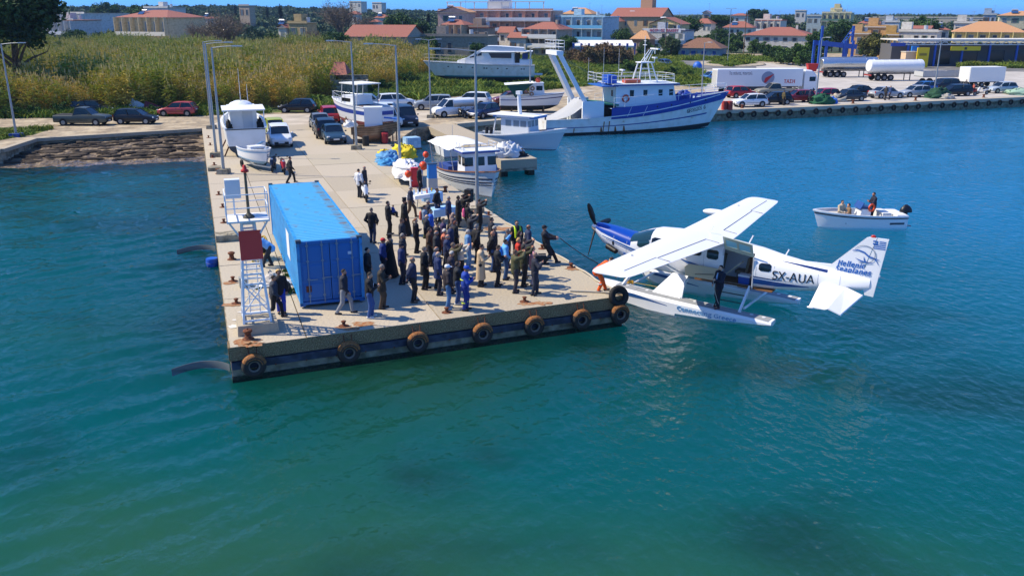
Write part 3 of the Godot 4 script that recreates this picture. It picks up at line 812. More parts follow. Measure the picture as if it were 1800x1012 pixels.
	b = MB.new(); b.cyl(V3(-0.3, 0.55, 0), V3(0.3, 0.55, 0), 0.3, 0.3, 14); part(rl, "cable_drum", b, M("2d2a26", 0.9))
	for s in [-0.4, 0.4]:
		b = MB.new(); b.bar(V3(s, 0, 0.35), V3(s, 0.6, 0), 0.06); b.bar(V3(s, 0, -0.35), V3(s, 0.6, 0), 0.06); part(rl, "stand", b, M("b09a30", 0.7))
	var hc = thing("hand_cart", "steel hand cart covered with rags beside the crouching man", "cart", PL(2.0, 5.6), TH + 0.5)
	b = MB.new()
	for s in [-0.25, 0.25]: b.bar(V3(s, 0.28, 0.5), V3(s, 0.75, -0.7), 0.04)
	part(hc, "frame", b, M("5f6a74", 0.5, 0.4))
	b = MB.new(); b.torus(V3(0.32, 0.26, 0.35), V3(1, 0, 0), 0.2, 0.055, 14, 7); part(hc, "wheel", b, M("17171a", 0.8))
	b = MB.new(); b.torus(V3(-0.32, 0.26, 0.35), V3(1, 0, 0), 0.2, 0.055, 14, 7); part(hc, "wheel", b, M("17171a", 0.8))
	b = lump(31, V3(0.34, 0.34, 0.45), 0.3); var rg = part(hc, "rag_heap", b, M("b9b4ae", 0.9)); rg.position = V3(0, 0.42, -0.15)
	var sh = lump(33, V3(0.75, 0.16, 0.4), 0.35); single("plastic_sheet", sh, M("d9dce0", 0.5), "crumpled white plastic sheet lying beside the container", "sheet", "", PL(2.25, 6.6), 0.4)
	b = MB.new(); b.box(V3(0, 0.2, 0), V3(0.34, 0.4, 0.34)); single("bucket_crate", b, M("8d8f88", 0.8), "small grey crate beside the rusty bollard and crouching man", "crate", "", PL(0.85, 6.9), 0.4)
	var r0 = 0.0
	lamp_post(G(28, 240), 8.1, [[0.0, 1.6]], "grey lamp post on a blue base block above the mud beach", "blue")
	lamp_post(G(371.5, 226), 8.1, [[0.0, 1.2]], "grey lamp post on the sea edge where the mud beach wall meets the pier")
	lamp_post(G(380, 275), 8.5, [[0.0, 1.5]], "grey lamp post on the sea edge beside the large propped boat")
	lamp_post(G(393, 305), 8.5, [[0.05, 1.5]], "grey lamp post on the sea edge beside the white dinghy")
	lamp_post(G(626.5, 262), 8.5, [[PI, 1.4]], "grey lamp post beside the old wooden boat on shore")
	lamp_post(G(704, 313), 8.7, [[PI, 1.5]], "grey lamp post beside the white covered dinghy with a small meter box")
	lamp_post(G(757, 207), 8.0, [[0.0, 0.8], [PI, 0.8]], "two-armed grey lamp post beside the silver parked car")
	lamp_post(G(839, 374), 8.8, [[PI, 1.9]], "grey lamp post at the basin edge by the fishing boat bow")
	lamp_post(G(931.5, 196), 6.9, [[0.3, 0.6]], "grey lamp post on shore beside the boat with green awning")
	lamp_post(G(1434, 182), 7.8, [[1.0, 0.7]], "grey lamp post on the far quay next to green nets")
	lamp_post(G(1642, 169), 7.4, [[1.0, 0.7]], "grey lamp post on the far quay beside the dark estate car")
	lamp_post(G(1233, 172), 7.0, [[1.0, 0.7]], "grey lamp post behind the bow of the blue and white trawler")
	lamp_post(G(1279, 111), 11.5, [[0.0, 0.6], [PI, 0.6]], "tall lamp post on the roundabout island")
	var tb = thing("folding_table", "long folding table under a white cloth set with bottles", "table", G(748, 362), TH + 0.35)
	b = MB.new(); b.box(V3(0, 0.73, 0), V3(1.85, 0.04, 0.75)); part(tb, "tabletop", b, M("bfc3c6", 0.6))
	for s in [[-0.8, 0.3], [-0.8, -0.3], [0.8, 0.3], [0.8, -0.3]]:
		b = MB.new(); b.bar(V3(s[0], 0, s[1]), V3(s[0] * 0.85, 0.72, s[1]), 0.03); part(tb, "leg", b, M("777b80", 0.5, 0.5))
	var xf = tb.transform
	b = MB.new(); folds(b, Vector3.ZERO, 1.05, 0.82, 0.765, 40, 0.2); single("tablecloth", b, M("e4e7ea", 0.8), "white cloth on the end of the bottle table away from the sea", "tablecloth", "", xf * V3(-0.45, 0, 0), TH + 0.35)
	b = MB.new(); folds(b, Vector3.ZERO, 0.9, 0.84, 0.77, 40, 0.55); single("tablecloth", b, M("8fbbe6", 0.8), "light blue cloth hanging from the end of the bottle table", "tablecloth", "", xf * V3(0.5, 0, 0), TH + 0.35)
	rng.seed = 91
	var bc = ["d4e3ee", "d4e3ee", "d4e3ee", "d4e3ee", "d89a2a", "c23a3a", "d4e3ee", "d4e3ee", "e0b040", "d4e3ee"]
	for k in 10:
		var bt = thing("drink_bottle", {"d4e3ee": "clear water bottle standing on the cloth-covered table", "d89a2a": "orange juice bottle standing on the cloth-covered table", "c23a3a": "red drink bottle standing on the cloth-covered table", "e0b040": "yellow juice bottle standing on the cloth-covered table"}[bc[k]], "bottle", xf * V3(-0.8 + k * 0.17, 0.775, rng.randf_range(-0.25, 0.2)), 0.0, "bottles on the table")
		b = MB.new(); b.lathe([Vector2(0.045, 0), Vector2(0.045, 0.17), Vector2(0.018, 0.22), Vector2(0.018, 0.25)], 9); part(bt, "bottle_body", b, M(bc[k], 0.15))
		b = MB.new(); b.cyl(V3(0, 0.25, 0), V3(0, 0.275, 0), 0.02, 0.02, 8); part(bt, "cap", b, M("2a64b4", 0.5))
	tb = thing("folding_table", "smaller folding table behind the crowd covered in blue", "table", G(778, 388), TH + 0.3)
	b = MB.new(); b.box(V3(0, 0.71, 0), V3(1.5, 0.04, 0.7)); part(tb, "tabletop", b, M("bfc3c6", 0.6))
	for s in [[-0.65, 0.3], [-0.65, -0.3], [0.65, 0.3], [0.65, -0.3]]:
		b = MB.new(); b.bar(V3(s[0], 0, s[1]), V3(s[0], 0.7, s[1]), 0.03); part(tb, "leg", b, M("777b80", 0.5, 0.5))
	b = MB.new(); folds(b, Vector3.ZERO, 1.55, 0.78, 0.745, 40, 0.4); single("tablecloth", b, M("9cc4ea", 0.8), "pale blue cloth on the smaller table behind the crowd", "tablecloth", "", tb.position, TH + 0.3)
	var sp = thing("loudspeaker", "black loudspeaker on a tripod at the basin edge", "loudspeaker", G(825, 392), TH + 0.8)
	b = MB.new(); b.frustum(V3(0, 1.15, 0), Vector2(0.38, 0.34), Vector2(0.4, 0.36), 0.68); part(sp, "cabinet", b, M("121214", 0.7))
	b = MB.new(); b.box(V3(0, 1.5, 0.185), V3(0.33, 0.58, 0.012)); part(sp, "grille", b, M("1e1f22", 0.6, 0.3))
	b = MB.new(); b.cyl(V3(0, 0.25, 0), V3(0, 1.16, 0), 0.018, 0.018, 7); part(sp, "pole", b, M("1a1a1c", 0.6))
	for k in 3:
		b = MB.new(); b.bar(V3(0, 0.6, 0), V3(0.4 * cos(k * 2.1), 0, 0.4 * sin(k * 2.1)), 0.025); part(sp, "leg", b, M("1a1a1c", 0.6))
	var pd = thing("service_pedestal", "blue and white mooring power pedestal beside the fishing boat", "pedestal", G(760, 336), TH)
	b = MB.new(); b.box(V3(0, 0.42, 0), V3(0.6, 0.84, 0.42)); part(pd, "plinth", b, M("b4b3ae", 0.8))
	b = MB.new(); b.frustum(V3(0, 0.84, 0), Vector2(0.56, 0.4), Vector2(0.52, 0.36), 0.88); part(pd, "cabinet", b, M("2b7fc4", 0.5))
	b = MB.new(); b.box(V3(0, 1.75, 0), V3(0.6, 0.06, 0.44)); part(pd, "cap", b, M("2f4a66", 0.5))
	pd = thing("fire_cabinet", "red fire hose cabinet with white side boards near the fishing boat", "cabinet", G(729, 328), TH)
	b = MB.new(); b.box(V3(0, 0.62, 0), V3(0.5, 1.24, 0.34)); part(pd, "cabinet_body", b, M("c4202c", 0.5))
	b = MB.new(); b.box(V3(0.04, 0.66, 0.175), V3(0.4, 1.0, 0.02)); part(pd, "cabinet_door", b, M("d02a34", 0.45))
	b = MB.new(); b.box(V3(-0.3, 0.5, 0.05), V3(0.06, 1.0, 0.3)); part(pd, "side_board", b, M("d8dadb", 0.6))
	for q in [[718, 324, 0.22, "orange net buoy lying beside the red fire cabinet", 0.9], [745, 322, 0.27, "large orange buoy hung behind the red fire cabinet", 1.35], [750, 318, 0.2, "faded red buoy hung above the large orange one", 1.95]]:
		var bu = thing("buoy", q[3], "buoy", G(q[0], q[1] + 6) + V3(0, q[4] - q[2], 0), 0.4, "orange buoys beside the fire cabinet")
		b = MB.new(); b.ball(V3(0, q[2], 0), V3(q[2], q[2] * 1.08, q[2]), 14); part(bu, "buoy_body", b, M("e04a14", 0.4))
		b = MB.new(); b.cyl(V3(0, q[2] * 1.95, 0), V3(0, q[2] * 2.3, 0), 0.05, 0.04, 8); part(bu, "eye", b, M("2c3c80", 0.6))
	b = MB.new(); b.bar(G(742, 326), G(742, 326) + V3(0.1, 1.5, 0), 0.05); b.bar(G(742, 326) + V3(0.1, 1.5, 0), G(750, 322) + V3(0.1, 1.95, 0), 0.04); single("buoy_rack", b, M("c2c4c4", 0.6), "pale pole rack carrying orange buoys beside the fire cabinet", "rack")
	var heaps = [[683, 284, 0.95, 0.8, 0.8, "5f98c4", "light blue heap of fishing net on the quay edge"], [676, 275, 0.7, 0.5, 0.6, "d2bc28", "low yellow net heap behind the light blue net"], [710, 276, 1.35, 0.95, 1.0, "d8c22c", "bright yellow heap of fishing net beside the blue net"], [681, 290, 0.7, 0.5, 0.5, "3f8fc4", "small blue tarp bundle in front of the light blue net"]]
	for i in heaps.size():
		var q = heaps[i]
		single("net_heap", lump(40 + i, V3(q[2], q[3], q[4]), 0.26, 26), M(q[5], 0.9), q[6], "net", "", G(q[0], q[1]), i * 1.0)
	var pal = thing("water_pallet", "pallet of shrink-wrapped pale blue water bottles near the slipway", "pallet", G(724, 262), 0.5)
	b = MB.new(); b.box(V3(0, 0.07, 0), V3(1.3, 0.14, 1.1)); part(pal, "pallet_base", b, mats["wood"])
	rng.seed = 8
	for i in 4:
		for j in 3:
			for k in 3:
				b = MB.new(); b.box(V3(-0.45 + i * 0.3, 0.29 + k * 0.28, -0.34 + j * 0.34), V3(0.28, 0.27, 0.32)); part(pal, "bottle_pack", b, M(["a9cbe2", "b8d6ea", "9cc2de"][rng.randi() % 3], 0.35))
	rope_line("mooring_rope", sag(G(966, 455) + V3(0.45, 1.02, 0.15), V3(4.6, 0.95, -37.4), 0.15), 0.02, M("1d2433", 0.8), "dark mooring rope stretched from the rope handler to the float")
	var e: Array = []
	for k in 22:
		var v = 1.0 + k * 0.62
		e.append(PL(14.88 - v * 0.01 + 0.05 * sin(k * 1.7), v, Q + 0.03))
	rope_line("mooring_rope", e, 0.045, mats["rope"], "white rope laid along the basin edge of the pier")
	rope_line("mooring_rope", [PL(13.2, 1.8, Q + 0.03), PL(13.8, 1.5, Q + 0.03), PL(14.3, 1.25, Q + 0.03), PL(14.7, 0.8, Q + 0.1), PL(14.75, 0.6, Q + 0.35)], 0.04, mats["rope"], "pale rope from the deck to the loose black tyre")
	rope_line("mooring_rope", sag(G(783, 337) + V3(0, 0.35, 0), V3(-3.0, 1.35, -52.2), 0.5), 0.025, mats["rope"], "pale mooring line from the bollard to the fishing boat bow")
	var wm = VC(0.9)
	rng.seed = 14
	for q in [[521, 512, 0.36], [512, 497, 0.2], [506, 484, 0.22], [503, 476, 0.16], [453, 507, 0.12]]:
		b = MB.new()
		for k in 70:
			var a = rng.randf() * TAU; var r = q[2] * sqrt(rng.randf())
			var p = V3(cos(a) * r, 0, sin(a) * r * 1.3)
			b.col = lin(["4f6a1c", "3f5716", "6a7a2a"][rng.randi() % 3])
			var d = V3(rng.randf_range(-1, 1), rng.randf_range(0.6, 1.4), rng.randf_range(-1, 1)).normalized() * q[2] * 0.55
			var sd = d.cross(V3(rng.randf(), 0.2, rng.randf())).normalized() * 0.035
			b.tri(p - sd, p + sd, p + d)
		single("weed_tuft", b, wm, "green weeds growing in the joint beside the container", "weeds", "weed tufts along the container", G(q[0], q[1]))
const FUS := [[4.06, 2.90, 2.36, 0.27, 2.0], [3.7, 2.90, 2.05, 0.42, 2.2], [3.2, 2.86, 1.78, 0.52, 2.3], [2.55, 2.76, 1.52, 0.62, 2.4], [2.1, 2.70, 1.40, 0.69, 2.5], [1.5, 2.94, 1.31, 0.76, 2.8], [1.0, 3.08, 1.28, 0.80, 2.9], [0.2, 3.12, 1.25, 0.82, 3.0], [-1.2, 3.10, 1.24, 0.82, 3.0], [-2.2, 2.98, 1.24, 0.81, 3.0], [-3.42, 2.84, 1.24, 0.76, 2.9], [-4.3, 2.68, 1.28, 0.66, 2.7], [-5.3, 2.55, 1.40, 0.50, 2.5], [-6.3, 2.46, 1.56, 0.34, 2.3], [-7.2, 2.38, 1.72, 0.19, 2.1], [-7.75, 2.30, 1.86, 0.08, 2.0]]
func fus(a: float) -> Array:
	for i in FUS.size() - 1:
		if a <= FUS[i][0] and a >= FUS[i + 1][0]:
			var t: float = (FUS[i][0] - a) / (FUS[i][0] - FUS[i + 1][0])
			var r = []
			for k in 5: r.append(lerpf(FUS[i][k], FUS[i + 1][k], t))
			return r
	return FUS[0] if a > FUS[0][0] else FUS[-1]
func fus_side(a: float, y: float, side: float, off := 0.006) -> Vector3:
	var s = fus(a)
	var cy: float = (s[1] + s[2]) * 0.5
	var hh: float = (s[1] - s[2]) * 0.5
	var q: float = clampf(absf(y - cy) / hh, 0.0, 0.995)
	return V3(a, y, side * (s[3] * pow(1.0 - pow(q, s[4]), 1.0 / s[4]) + off))
func side_patch(b: MB, a0: float, a1: float, y0: float, y1: float, side: float, off := 0.006, round_c := 0.05) -> void:
	var rows = []
	var steps = 7
	for i in steps:
		var t = float(i) / (steps - 1)
		var a = lerpf(a0, a1, t)
		var inset: float = round_c if (i == 0 or i == steps - 1) else 0.0
		var r = PackedVector3Array()
		for j in 6: r.append(fus_side(a, lerpf(y0 + inset, y1 - inset, j / 5.0), side, off))
		rows.append(r)
	b.loft(rows, false, false, false)
func side_band(b: MB, pts: Array, side: float, off := 0.006) -> void:     # pts of [a, y, width]
	var rows = []
	for i in pts.size() - 1:
		for k in (4 if i < pts.size() - 2 else 5):
			var t = k / 4.0
			var a = lerpf(pts[i][0], pts[i + 1][0], t); var y = lerpf(pts[i][1], pts[i + 1][1], t); var w = lerpf(pts[i][2], pts[i + 1][2], t)
			rows.append(PackedVector3Array([fus_side(a, y - w * 0.5, side, off), fus_side(a, y, side, off), fus_side(a, y + w * 0.5, side, off)]))
	b.loft(rows, false, false, false)
func wing_section(x_le: float, chord: float, y: float, z: float, th: float) -> PackedVector3Array:
	var r = PackedVector3Array()
	for p in [[0.0, 0.0], [0.02, 0.28], [0.08, 0.52], [0.25, 0.72], [0.45, 0.66], [0.7, 0.40], [1.0, 0.03], [1.0, -0.03], [0.7, -0.14], [0.4, -0.28], [0.15, -0.32], [0.03, -0.2]]:
		r.append(V3(x_le - p[0] * chord, y + p[1] * th, z))
	return r
func panel(b: MB, p: Array, th: float, nrm: Vector3) -> void:    # flat polygon given a thickness
	var top = []; var bot = []
	for q in p: top.append(q + nrm * th * 0.5); bot.append(q - nrm * th * 0.5)
	for i in range(1, p.size() - 1):
		b.tri(top[0], top[i], top[i + 1]); b.tri(bot[0], bot[i + 1], bot[i])
	for i in p.size():
		var j = (i + 1) % p.size()
		b.quad(top[i], bot[i], bot[j], top[j])
func ribbon(b: MB, pts: Array, z: float, th := 0.012) -> void:       # pts [x, y, width] strip in the x,y plane at z
	for i in pts.size() - 1:
		var p: Array = pts[i]; var q: Array = pts[i + 1]
		var d = Vector2(q[0] - p[0], q[1] - p[1]).normalized()
		var m = Vector2(-d.y, d.x)
		for s in [z - th * 0.5]:
			b.quad(V3(p[0] + m.x * p[2] * 0.5, p[1] + m.y * p[2] * 0.5, s), V3(p[0] - m.x * p[2] * 0.5, p[1] - m.y * p[2] * 0.5, s), V3(q[0] - m.x * q[2] * 0.5, q[1] - m.y * q[2] * 0.5, s), V3(q[0] + m.x * q[2] * 0.5, q[1] + m.y * q[2] * 0.5, s))
func seaplane() -> void:
	var p = thing("seaplane", "white and blue high-wing floatplane moored at the pier with its cargo door open", "seaplane", V3(7.24, 0, -36.18), 2.534)
	var white = M("e6e8ea", 0.28)
	var blue = M("0a3f9e", 0.22); var stripe = M("2c5a96", 0.35); var navy = M("16316b", 0.35)
	var dark = M("101418", 0.5); var grey = M("8f9294", 0.7); var beige = M("c4b99c", 0.8)
	var k = 28
	var b = MB.new()
	var rings = []
	for s in FUS:
		var cy: float = (s[1] + s[2]) * 0.5; var hh: float = (s[1] - s[2]) * 0.5
		var r = PackedVector3Array()
		for j in k:
			var an = TAU * j / k
			var cs = cos(an); var sn = sin(an)
			r.append(V3(s[0], cy + hh * signf(sn) * pow(absf(sn), 2.0 / s[4]), s[3] * signf(cs) * pow(absf(cs), 2.0 / s[4])))
		rings.append(r)
	var cowl = MB.new()
	for i in FUS.size() - 1:
		for j in k:
			var j2 = (j + 1) % k
			if i == 9 and j >= 10 and j < 18: continue
			var q: Array = [rings[i][j], rings[i][j2], rings[i + 1][j2], rings[i + 1][j]]
			var nn = []
			for w in q:
				var s = fus(w.x); var cy: float = (s[1] + s[2]) * 0.5; var hh: float = (s[1] - s[2]) * 0.5
				var e: float = s[4] - 1.0
				nn.append(V3(0.0, signf(w.y - cy) * pow(absf(w.y - cy) / hh, e) / hh, signf(w.z) * pow(absf(w.z) / s[3], e) / s[3]).normalized())
			var tgt = cowl if (i < 4 and j >= 1 and j < 13) else b
			tgt.tri_n(q[0], q[1], q[2], nn[0], nn[1], nn[2]); tgt.tri_n(q[0], q[2], q[3], nn[0], nn[2], nn[3])
	b.fan(rings[-1])
	var fu = part(p, "fuselage", b, white)
	cowl.fan(rings[0])
	part(p, "engine_cowling", cowl, blue)
	var gl = M("1b3a44", 0.05, 0.0, 0.7)
	b = MB.new()
	for sgn in [-1.0, 1.0]:
		var rows = []
		for i in 6:
			var t = i / 5.0
			var a = lerpf(2.14, 1.12, t)
			var r = PackedVector3Array()
			for j in 7:
				var y0 = lerpf(2.42, 2.66, t)
				var s = fus(a)
				r.append(fus_side(a, lerpf(y0, s[1] - 0.004, pow(j / 6.0, 0.6)), sgn, 0.012) + V3(0, 0.008, 0))
			rows.append(r)
		b = MB.new(); b.loft(rows, false, false, false)
		part(p, "windscreen", b, gl)
	var wl = [[1.05, 0.35, 2.38, 2.80], [0.1, -0.45, 2.36, 2.76], [-0.75, -1.25, 2.34, 2.74], [-1.48, -1.98, 2.28, 2.66], [-3.66, -4.14, 2.10, 2.42]]
	for side in [-1.0, 1.0]:
		for q in wl:
			b = MB.new(); side_patch(b, q[0], q[1], q[2], q[3], side, 0.008, 0.06)
			part(p, "window", b, glass())
	b = MB.new(); side_patch(b, 1.75, 1.15, 2.28, 2.66, -1.0, 0.006, 0.05)
	part(p, "cockpit_door_window", b, gl)
	for side in [-1.0, 1.0]:
		b = MB.new()
		side_band(b, [[3.75, 2.46, 0.02], [2.6, 2.25, 0.07], [1.3, 1.98, 0.12], [0.2, 1.80, 0.06]], side)
		side_band(b, [[3.4, 2.33, 0.02], [2.2, 2.08, 0.05], [1.0, 1.80, 0.05], [0.4, 1.70, 0.02]], side)
		part(p, "stripe", b, stripe)
		b = MB.new()
		side_band(b, [[-0.3, 2.10, 0.02], [-1.0, 1.88, 0.2], [-2.15, 1.62, 0.24]], side)
		part(p, "stripe", b, stripe)
		b = MB.new()
		side_band(b, [[-3.46, 1.64, 0.24], [-4.4, 1.62, 0.20], [-5.6, 1.66, 0.02]], side)
		part(p, "stripe", b, stripe)
		b = MB.new()
		side_band(b, [[-3.46, 1.83, 0.05], [-4.2, 1.80, 0.04], [-5.0, 1.78, 0.01]], side)
		part(p, "stripe", b, navy)
		b = MB.new()
		side_band(b, [[-4.5, 2.56, 0.01], [-5.4, 2.46, 0.06], [-6.2, 2.38, 0.09]], side, 0.012)
		part(p, "stripe", b, navy)
	for side in [-1.0, 1.0]:
		for a in [3.0, 2.3, 1.12, 0.22, -0.6, -1.36, -3.55, -4.25, -5.9, -6.7]:
			var s = fus(a)
			b = MB.new(); side_patch(b, a, a - 0.014, s[2] + 0.16, s[1] - 0.14, side, 0.004, 0.0); part(fu, "panel_seam", b, M("a9aeb4", 0.5))
	b = MB.new()
	b.lathe([Vector2(0.26, 0), Vector2(0.25, 0.06), Vector2(0.19, 0.2), Vector2(0.1, 0.3), Vector2(0.0, 0.36)], 16, Transform3D(Basis(V3(0, 1, 0), V3(1, 0, 0), V3(0, 0, 1)), V3(4.07, 2.66, 0)))
	part(p, "spinner", b, M("b9bcc0", 0.18, 0.9))
	for ang in [0.04, 0.04 + TAU / 3.0, 0.04 - TAU / 3.0]:
		b = MB.new()
		var d = V3(0, sin(ang), cos(ang)); var e = V3(0.55, 0, 0) + V3(0, cos(ang), -sin(ang)) * 0.84
		var rows = []
		for q in [[0.1, 0.06, 0.05], [0.3, 0.08, 0.05], [0.6, 0.13, 0.04], [1.0, 0.12, 0.03], [1.25, 0.08, 0.016], [1.33, 0.03, 0.012]]:
			var cc = V3(4.2, 2.70, 0) + d * q[0] * 1.05
			var nn = d.cross(e).normalized()
			rows.append(PackedVector3Array([cc + e * q[1], cc + nn * q[2], cc - e * q[1], cc - nn * q[2]]))
		b.loft(rows, true, true, true)
		part(p, "propeller_blade", b, M("0c0c0e", 0.45))
	b = MB.new(); b.cyl(V3(3.3, 2.02, -0.5), V3(2.75, 1.9, -0.72), 0.13, 0.11, 12)
	part(p, "exhaust", b, M("2a2826", 0.5, 0.6))
	b = MB.new(); side_patch(b, 3.05, 2.95, 2.12, 2.3, -1.0, 0.008, 0.02); part(p, "vent", b, dark)
	for side in [-1.0, 1.0]:
		b = MB.new()
		var rows = []
		for q in [[0.0, 0.16, 2.36, 2.99, 0.26], [0.8, 0.15, 2.30, 3.005, 0.26], [4.0, 0.10, 1.96, 3.085, 0.22], [7.4, 0.02, 1.58, 3.175, 0.17], [7.8, -0.06, 1.42, 3.187, 0.11], [7.94, -0.28, 1.0, 3.19, 0.04]]:
			rows.append(wing_section(q[1], q[2], q[3], side * q[0], q[4]))
		b.loft(rows, true, true, true)
		var wg = part(p, "wing", b, white)
		for q in [[0.95, 4.9, 0.03, "flap"], [4.95, 7.3, 0.02, "aileron"]]:
			b = MB.new()          # gap lines drawn by a thin slot of dark seal
			var c0 = 1.78 + (2.02 - 1.78) * (1.0 - q[0] / 4.9); var z0: float = q[0]; var z1: float = q[1]
			var ya = 2.995 + z0 * 0.0250; var yb = 2.995 + z1 * 0.0250
			var xa = 0.13 - (2.36 - z0 * 0.105) * 0.70; var xb = 0.13 - z1 * 0.012 - (2.36 - z1 * 0.105) * 0.70
			b.bar(V3(xa, ya + 0.107 - z0 * 0.0045, side * z0), V3(xb, yb + 0.104 - z1 * 0.0045, side * z1), 0.022, 0.014)
			b.bar(V3(xa, ya + 0.100 - z0 * 0.0045, side * z0), V3(xa - 0.58, ya + 0.02, side * z0), 0.02, 0.02)
			part(wg, q[3] + "_seam", b, M("5d6166", 0.6))
		b = MB.new(); b.bar(V3(-0.86, 3.20, side * 4.9), V3(-0.84, 3.228, side * 6.1), 0.06, 0.02)
		part(wg, "spoiler", b, M("9aa0a6", 0.5))
		b = MB.new(); b.cyl(V3(-0.4, 3.24, side * 5.4), V3(-0.4, 3.275, side * 5.4), 0.06, 0.05, 10); part(wg, "fuel_cap", b, M("30343a", 0.4))
		b = MB.new()
		var st0 = V3(-0.35, 1.42, side * 0.75); var st1 = V3(-0.55, 3.02, side * 4.2)
		var sr = []
		for t in [0.0, 1.0]:
			var c = st0.lerp(st1, t)
			sr.append(PackedVector3Array([c + V3(0.16, 0, 0), c + V3(0.05, 0.045, 0), c + V3(-0.17, 0, 0), c + V3(0.05, -0.045, 0)]))
		b.loft(sr); part(p, "wing_strut", b, white)
	b = MB.new()
	b.ball(V3(0.42, 2.97, 4.6), V3(0.62, 0.17, 0.17), 14); b.box(V3(0.15, 3.02, 4.6), V3(0.6, 0.14, 0.08))
	part(p, "radar_pod", b, white)
	b = MB.new()
	var fpo = PackedVector2Array()
	for q in [[-4.6, 2.55], [-6.25, 2.62], [-7.42, 3.84], [-7.52, 3.88], [-7.80, 3.88], [-7.36, 2.30], [-7.0, 2.2], [-6.0, 2.35]]: fpo.append(Vector2(q[0], q[1]))
	b.prism(fpo, -0.05, 0.05, Transform3D(Basis(V3(1, 0, 0), V3(0, 0, 1), V3(0, 1, 0)), Vector3.ZERO))
	var fin = part(p, "fin", b, white)
	b = MB.new()
	panel(b, [V3(-7.40, 2.30, 0), V3(-7.82, 3.88, 0), V3(-8.22, 3.88, 0), V3(-7.92, 1.60, 0), V3(-7.60, 1.62, 0)], 0.085, V3(0, 0, 1))
	part(p, "rudder", b, white)
	for side in [-1.0, 1.0]:
		b = MB.new()
		var rows = []
		for q in [[0.1, -5.95, 0.95, 0.13], [1.5, -6.15, 0.82, 0.12], [3.0, -6.38, 0.66, 0.09], [3.12, -6.46, 0.5, 0.05]]: rows.append(wing_section(q[1], q[2], 1.86 - q[0] * 0.03, side * q[0], q[3]))
		b.loft(rows)
		part(p, "tailplane", b, white)
		b = MB.new()
		panel(b, [V3(-6.93, 1.86, side * 0.22), V3(-7.06, 1.78, side * 3.0), V3(-7.5, 1.62, side * 2.95), V3(-7.62, 1.68, side * 0.35)], 0.05, V3(0.3, 0.95, 0))
		part(p, "elevator", b, white)
		for q in [1.0, 1.9, 2.7]:
			b = MB.new()
			b.cyl(V3(-7.5, 1.65, side * q), V3(-7.72, 1.62, side * q), 0.008, 0.004, 5)
			part(p, "static_wick", b, M("70757a", 0.6))
		b = MB.new(); b.ball(V3(-6.48, 1.77, side * 3.14), V3(0.14, 0.05, 0.06), 8); part(p, "tip_fairing", b, white)
	for i in 3:
		b = MB.new(); b.cyl(V3(-8.2 + i * 0.11, 3.5 - i * 0.75, 0), V3(-8.42 + i * 0.11, 3.5 - i * 0.75, 0), 0.008, 0.004, 5); part(p, "static_wick", b, M("70757a", 0.6))
	for side in [-1.0, 1.0]:
		var z: float = side * 0.058
		b = MB.new()
		var fl = M("1d5fae", 0.4)
		var sh = 0.30
		for i in 5:
			var y = 3.76 - i * 0.068
			var x0: float = -7.70 if i > 1 else -7.88
			b.box(V3((x0 - 8.12) * 0.5 - 0.02, y, side * 0.046), V3(absf(-8.12 - x0), 0.034, 0.01))
		b.box(V3(-7.73, 3.76, side * 0.052), V3(0.10, 0.05, 0.014)); b.box(V3(-7.73, 3.66, side * 0.052), V3(0.10, 0.05, 0.014)); b.box(V3(-7.82, 3.71, side * 0.052), V3(0.05, 0.14, 0.013))
		part(fin, "flag", b, fl)
		b = MB.new()
		var zz = side * 0.062
		var pts = []
		for i in 22:
			var a = 0.5 + i / 21.0 * 4.7
			pts.append([-7.42 + cos(a) * 0.40, 3.20 + sin(a) * 0.34, 0.018 + 0.02 * sin(i / 21.0 * PI)])
		ribbon(b, pts, zz)
		part(fin, "emblem_ring", b, M("8b98a8", 0.4))
		b = MB.new()
		ribbon(b, [[-6.98, 3.30, 0.02], [-7.2, 3.34, 0.05], [-7.42, 3.28, 0.06], [-7.6, 3.14, 0.06], [-7.8, 3.10, 0.05], [-8.0, 3.06, 0.01]], zz)
		ribbon(b, [[-7.12, 3.02, 0.01], [-7.35, 2.93, 0.05], [-7.6, 2.90, 0.05], [-7.78, 2.92, 0.01]], zz)
		ribbon(b, [[-7.42, 3.12, 0.01], [-7.45, 2.98, 0.05], [-7.55, 2.90, 0.02]], zz)
		ribbon(b, [[-7.72, 3.12, 0.01], [-7.85, 3.06, 0.04], [-7.98, 2.86, 0.01]], zz)
		part(fin, "emblem_wave", b, fl)
		var bs = Basis(V3(-side, 0, 0) * -1.0, V3(0, 1, 0), V3(0, 0, side)) if side > 0 else Basis(V3(-1, 0, 0), V3(0, 1, 0), V3(0, 0, -1))
		var lean = Basis(V3(1, 0, 0), V3(0.18, 1, 0), V3(0, 0, 1))
		words(fin, "lettering", "Hellenic", 0.21, fl, Transform3D(bs * lean, V3(-7.00, 2.74, side * 0.060)), true, "Droid Sans", 0.012, 0.98)
		words(fin, "lettering", "Seaplanes", 0.21, fl, Transform3D(bs * lean, V3(-7.10, 2.51, side * 0.062)), true, "Droid Sans", 0.012, 1.30)
		var sx = Transform3D(bs * Basis(Vector3.UP, 0.165), fus_side(-4.98, 2.0, side, -0.012))
		words(p, "registration", "SX-AUA", 0.34, M("15181c", 0.5), sx, false, "Droid Sans", 0.05, 1.6)
		words(p, "nose_lettering", "Hellenic Seaplanes", 0.13, fl, Transform3D(bs * Basis(Vector3.UP, -0.17), fus_side(1.9, 1.86, side, -0.005)), true, "Droid Sans", 0.03, 1.1)
	b = MB.new(); b.box(V3(-2.6, 1.285, 0.0), V3(3.3, 0.05, 1.34)); part(p, "cabin_floor", b, M("7a5532", 0.6))
	b = MB.new()
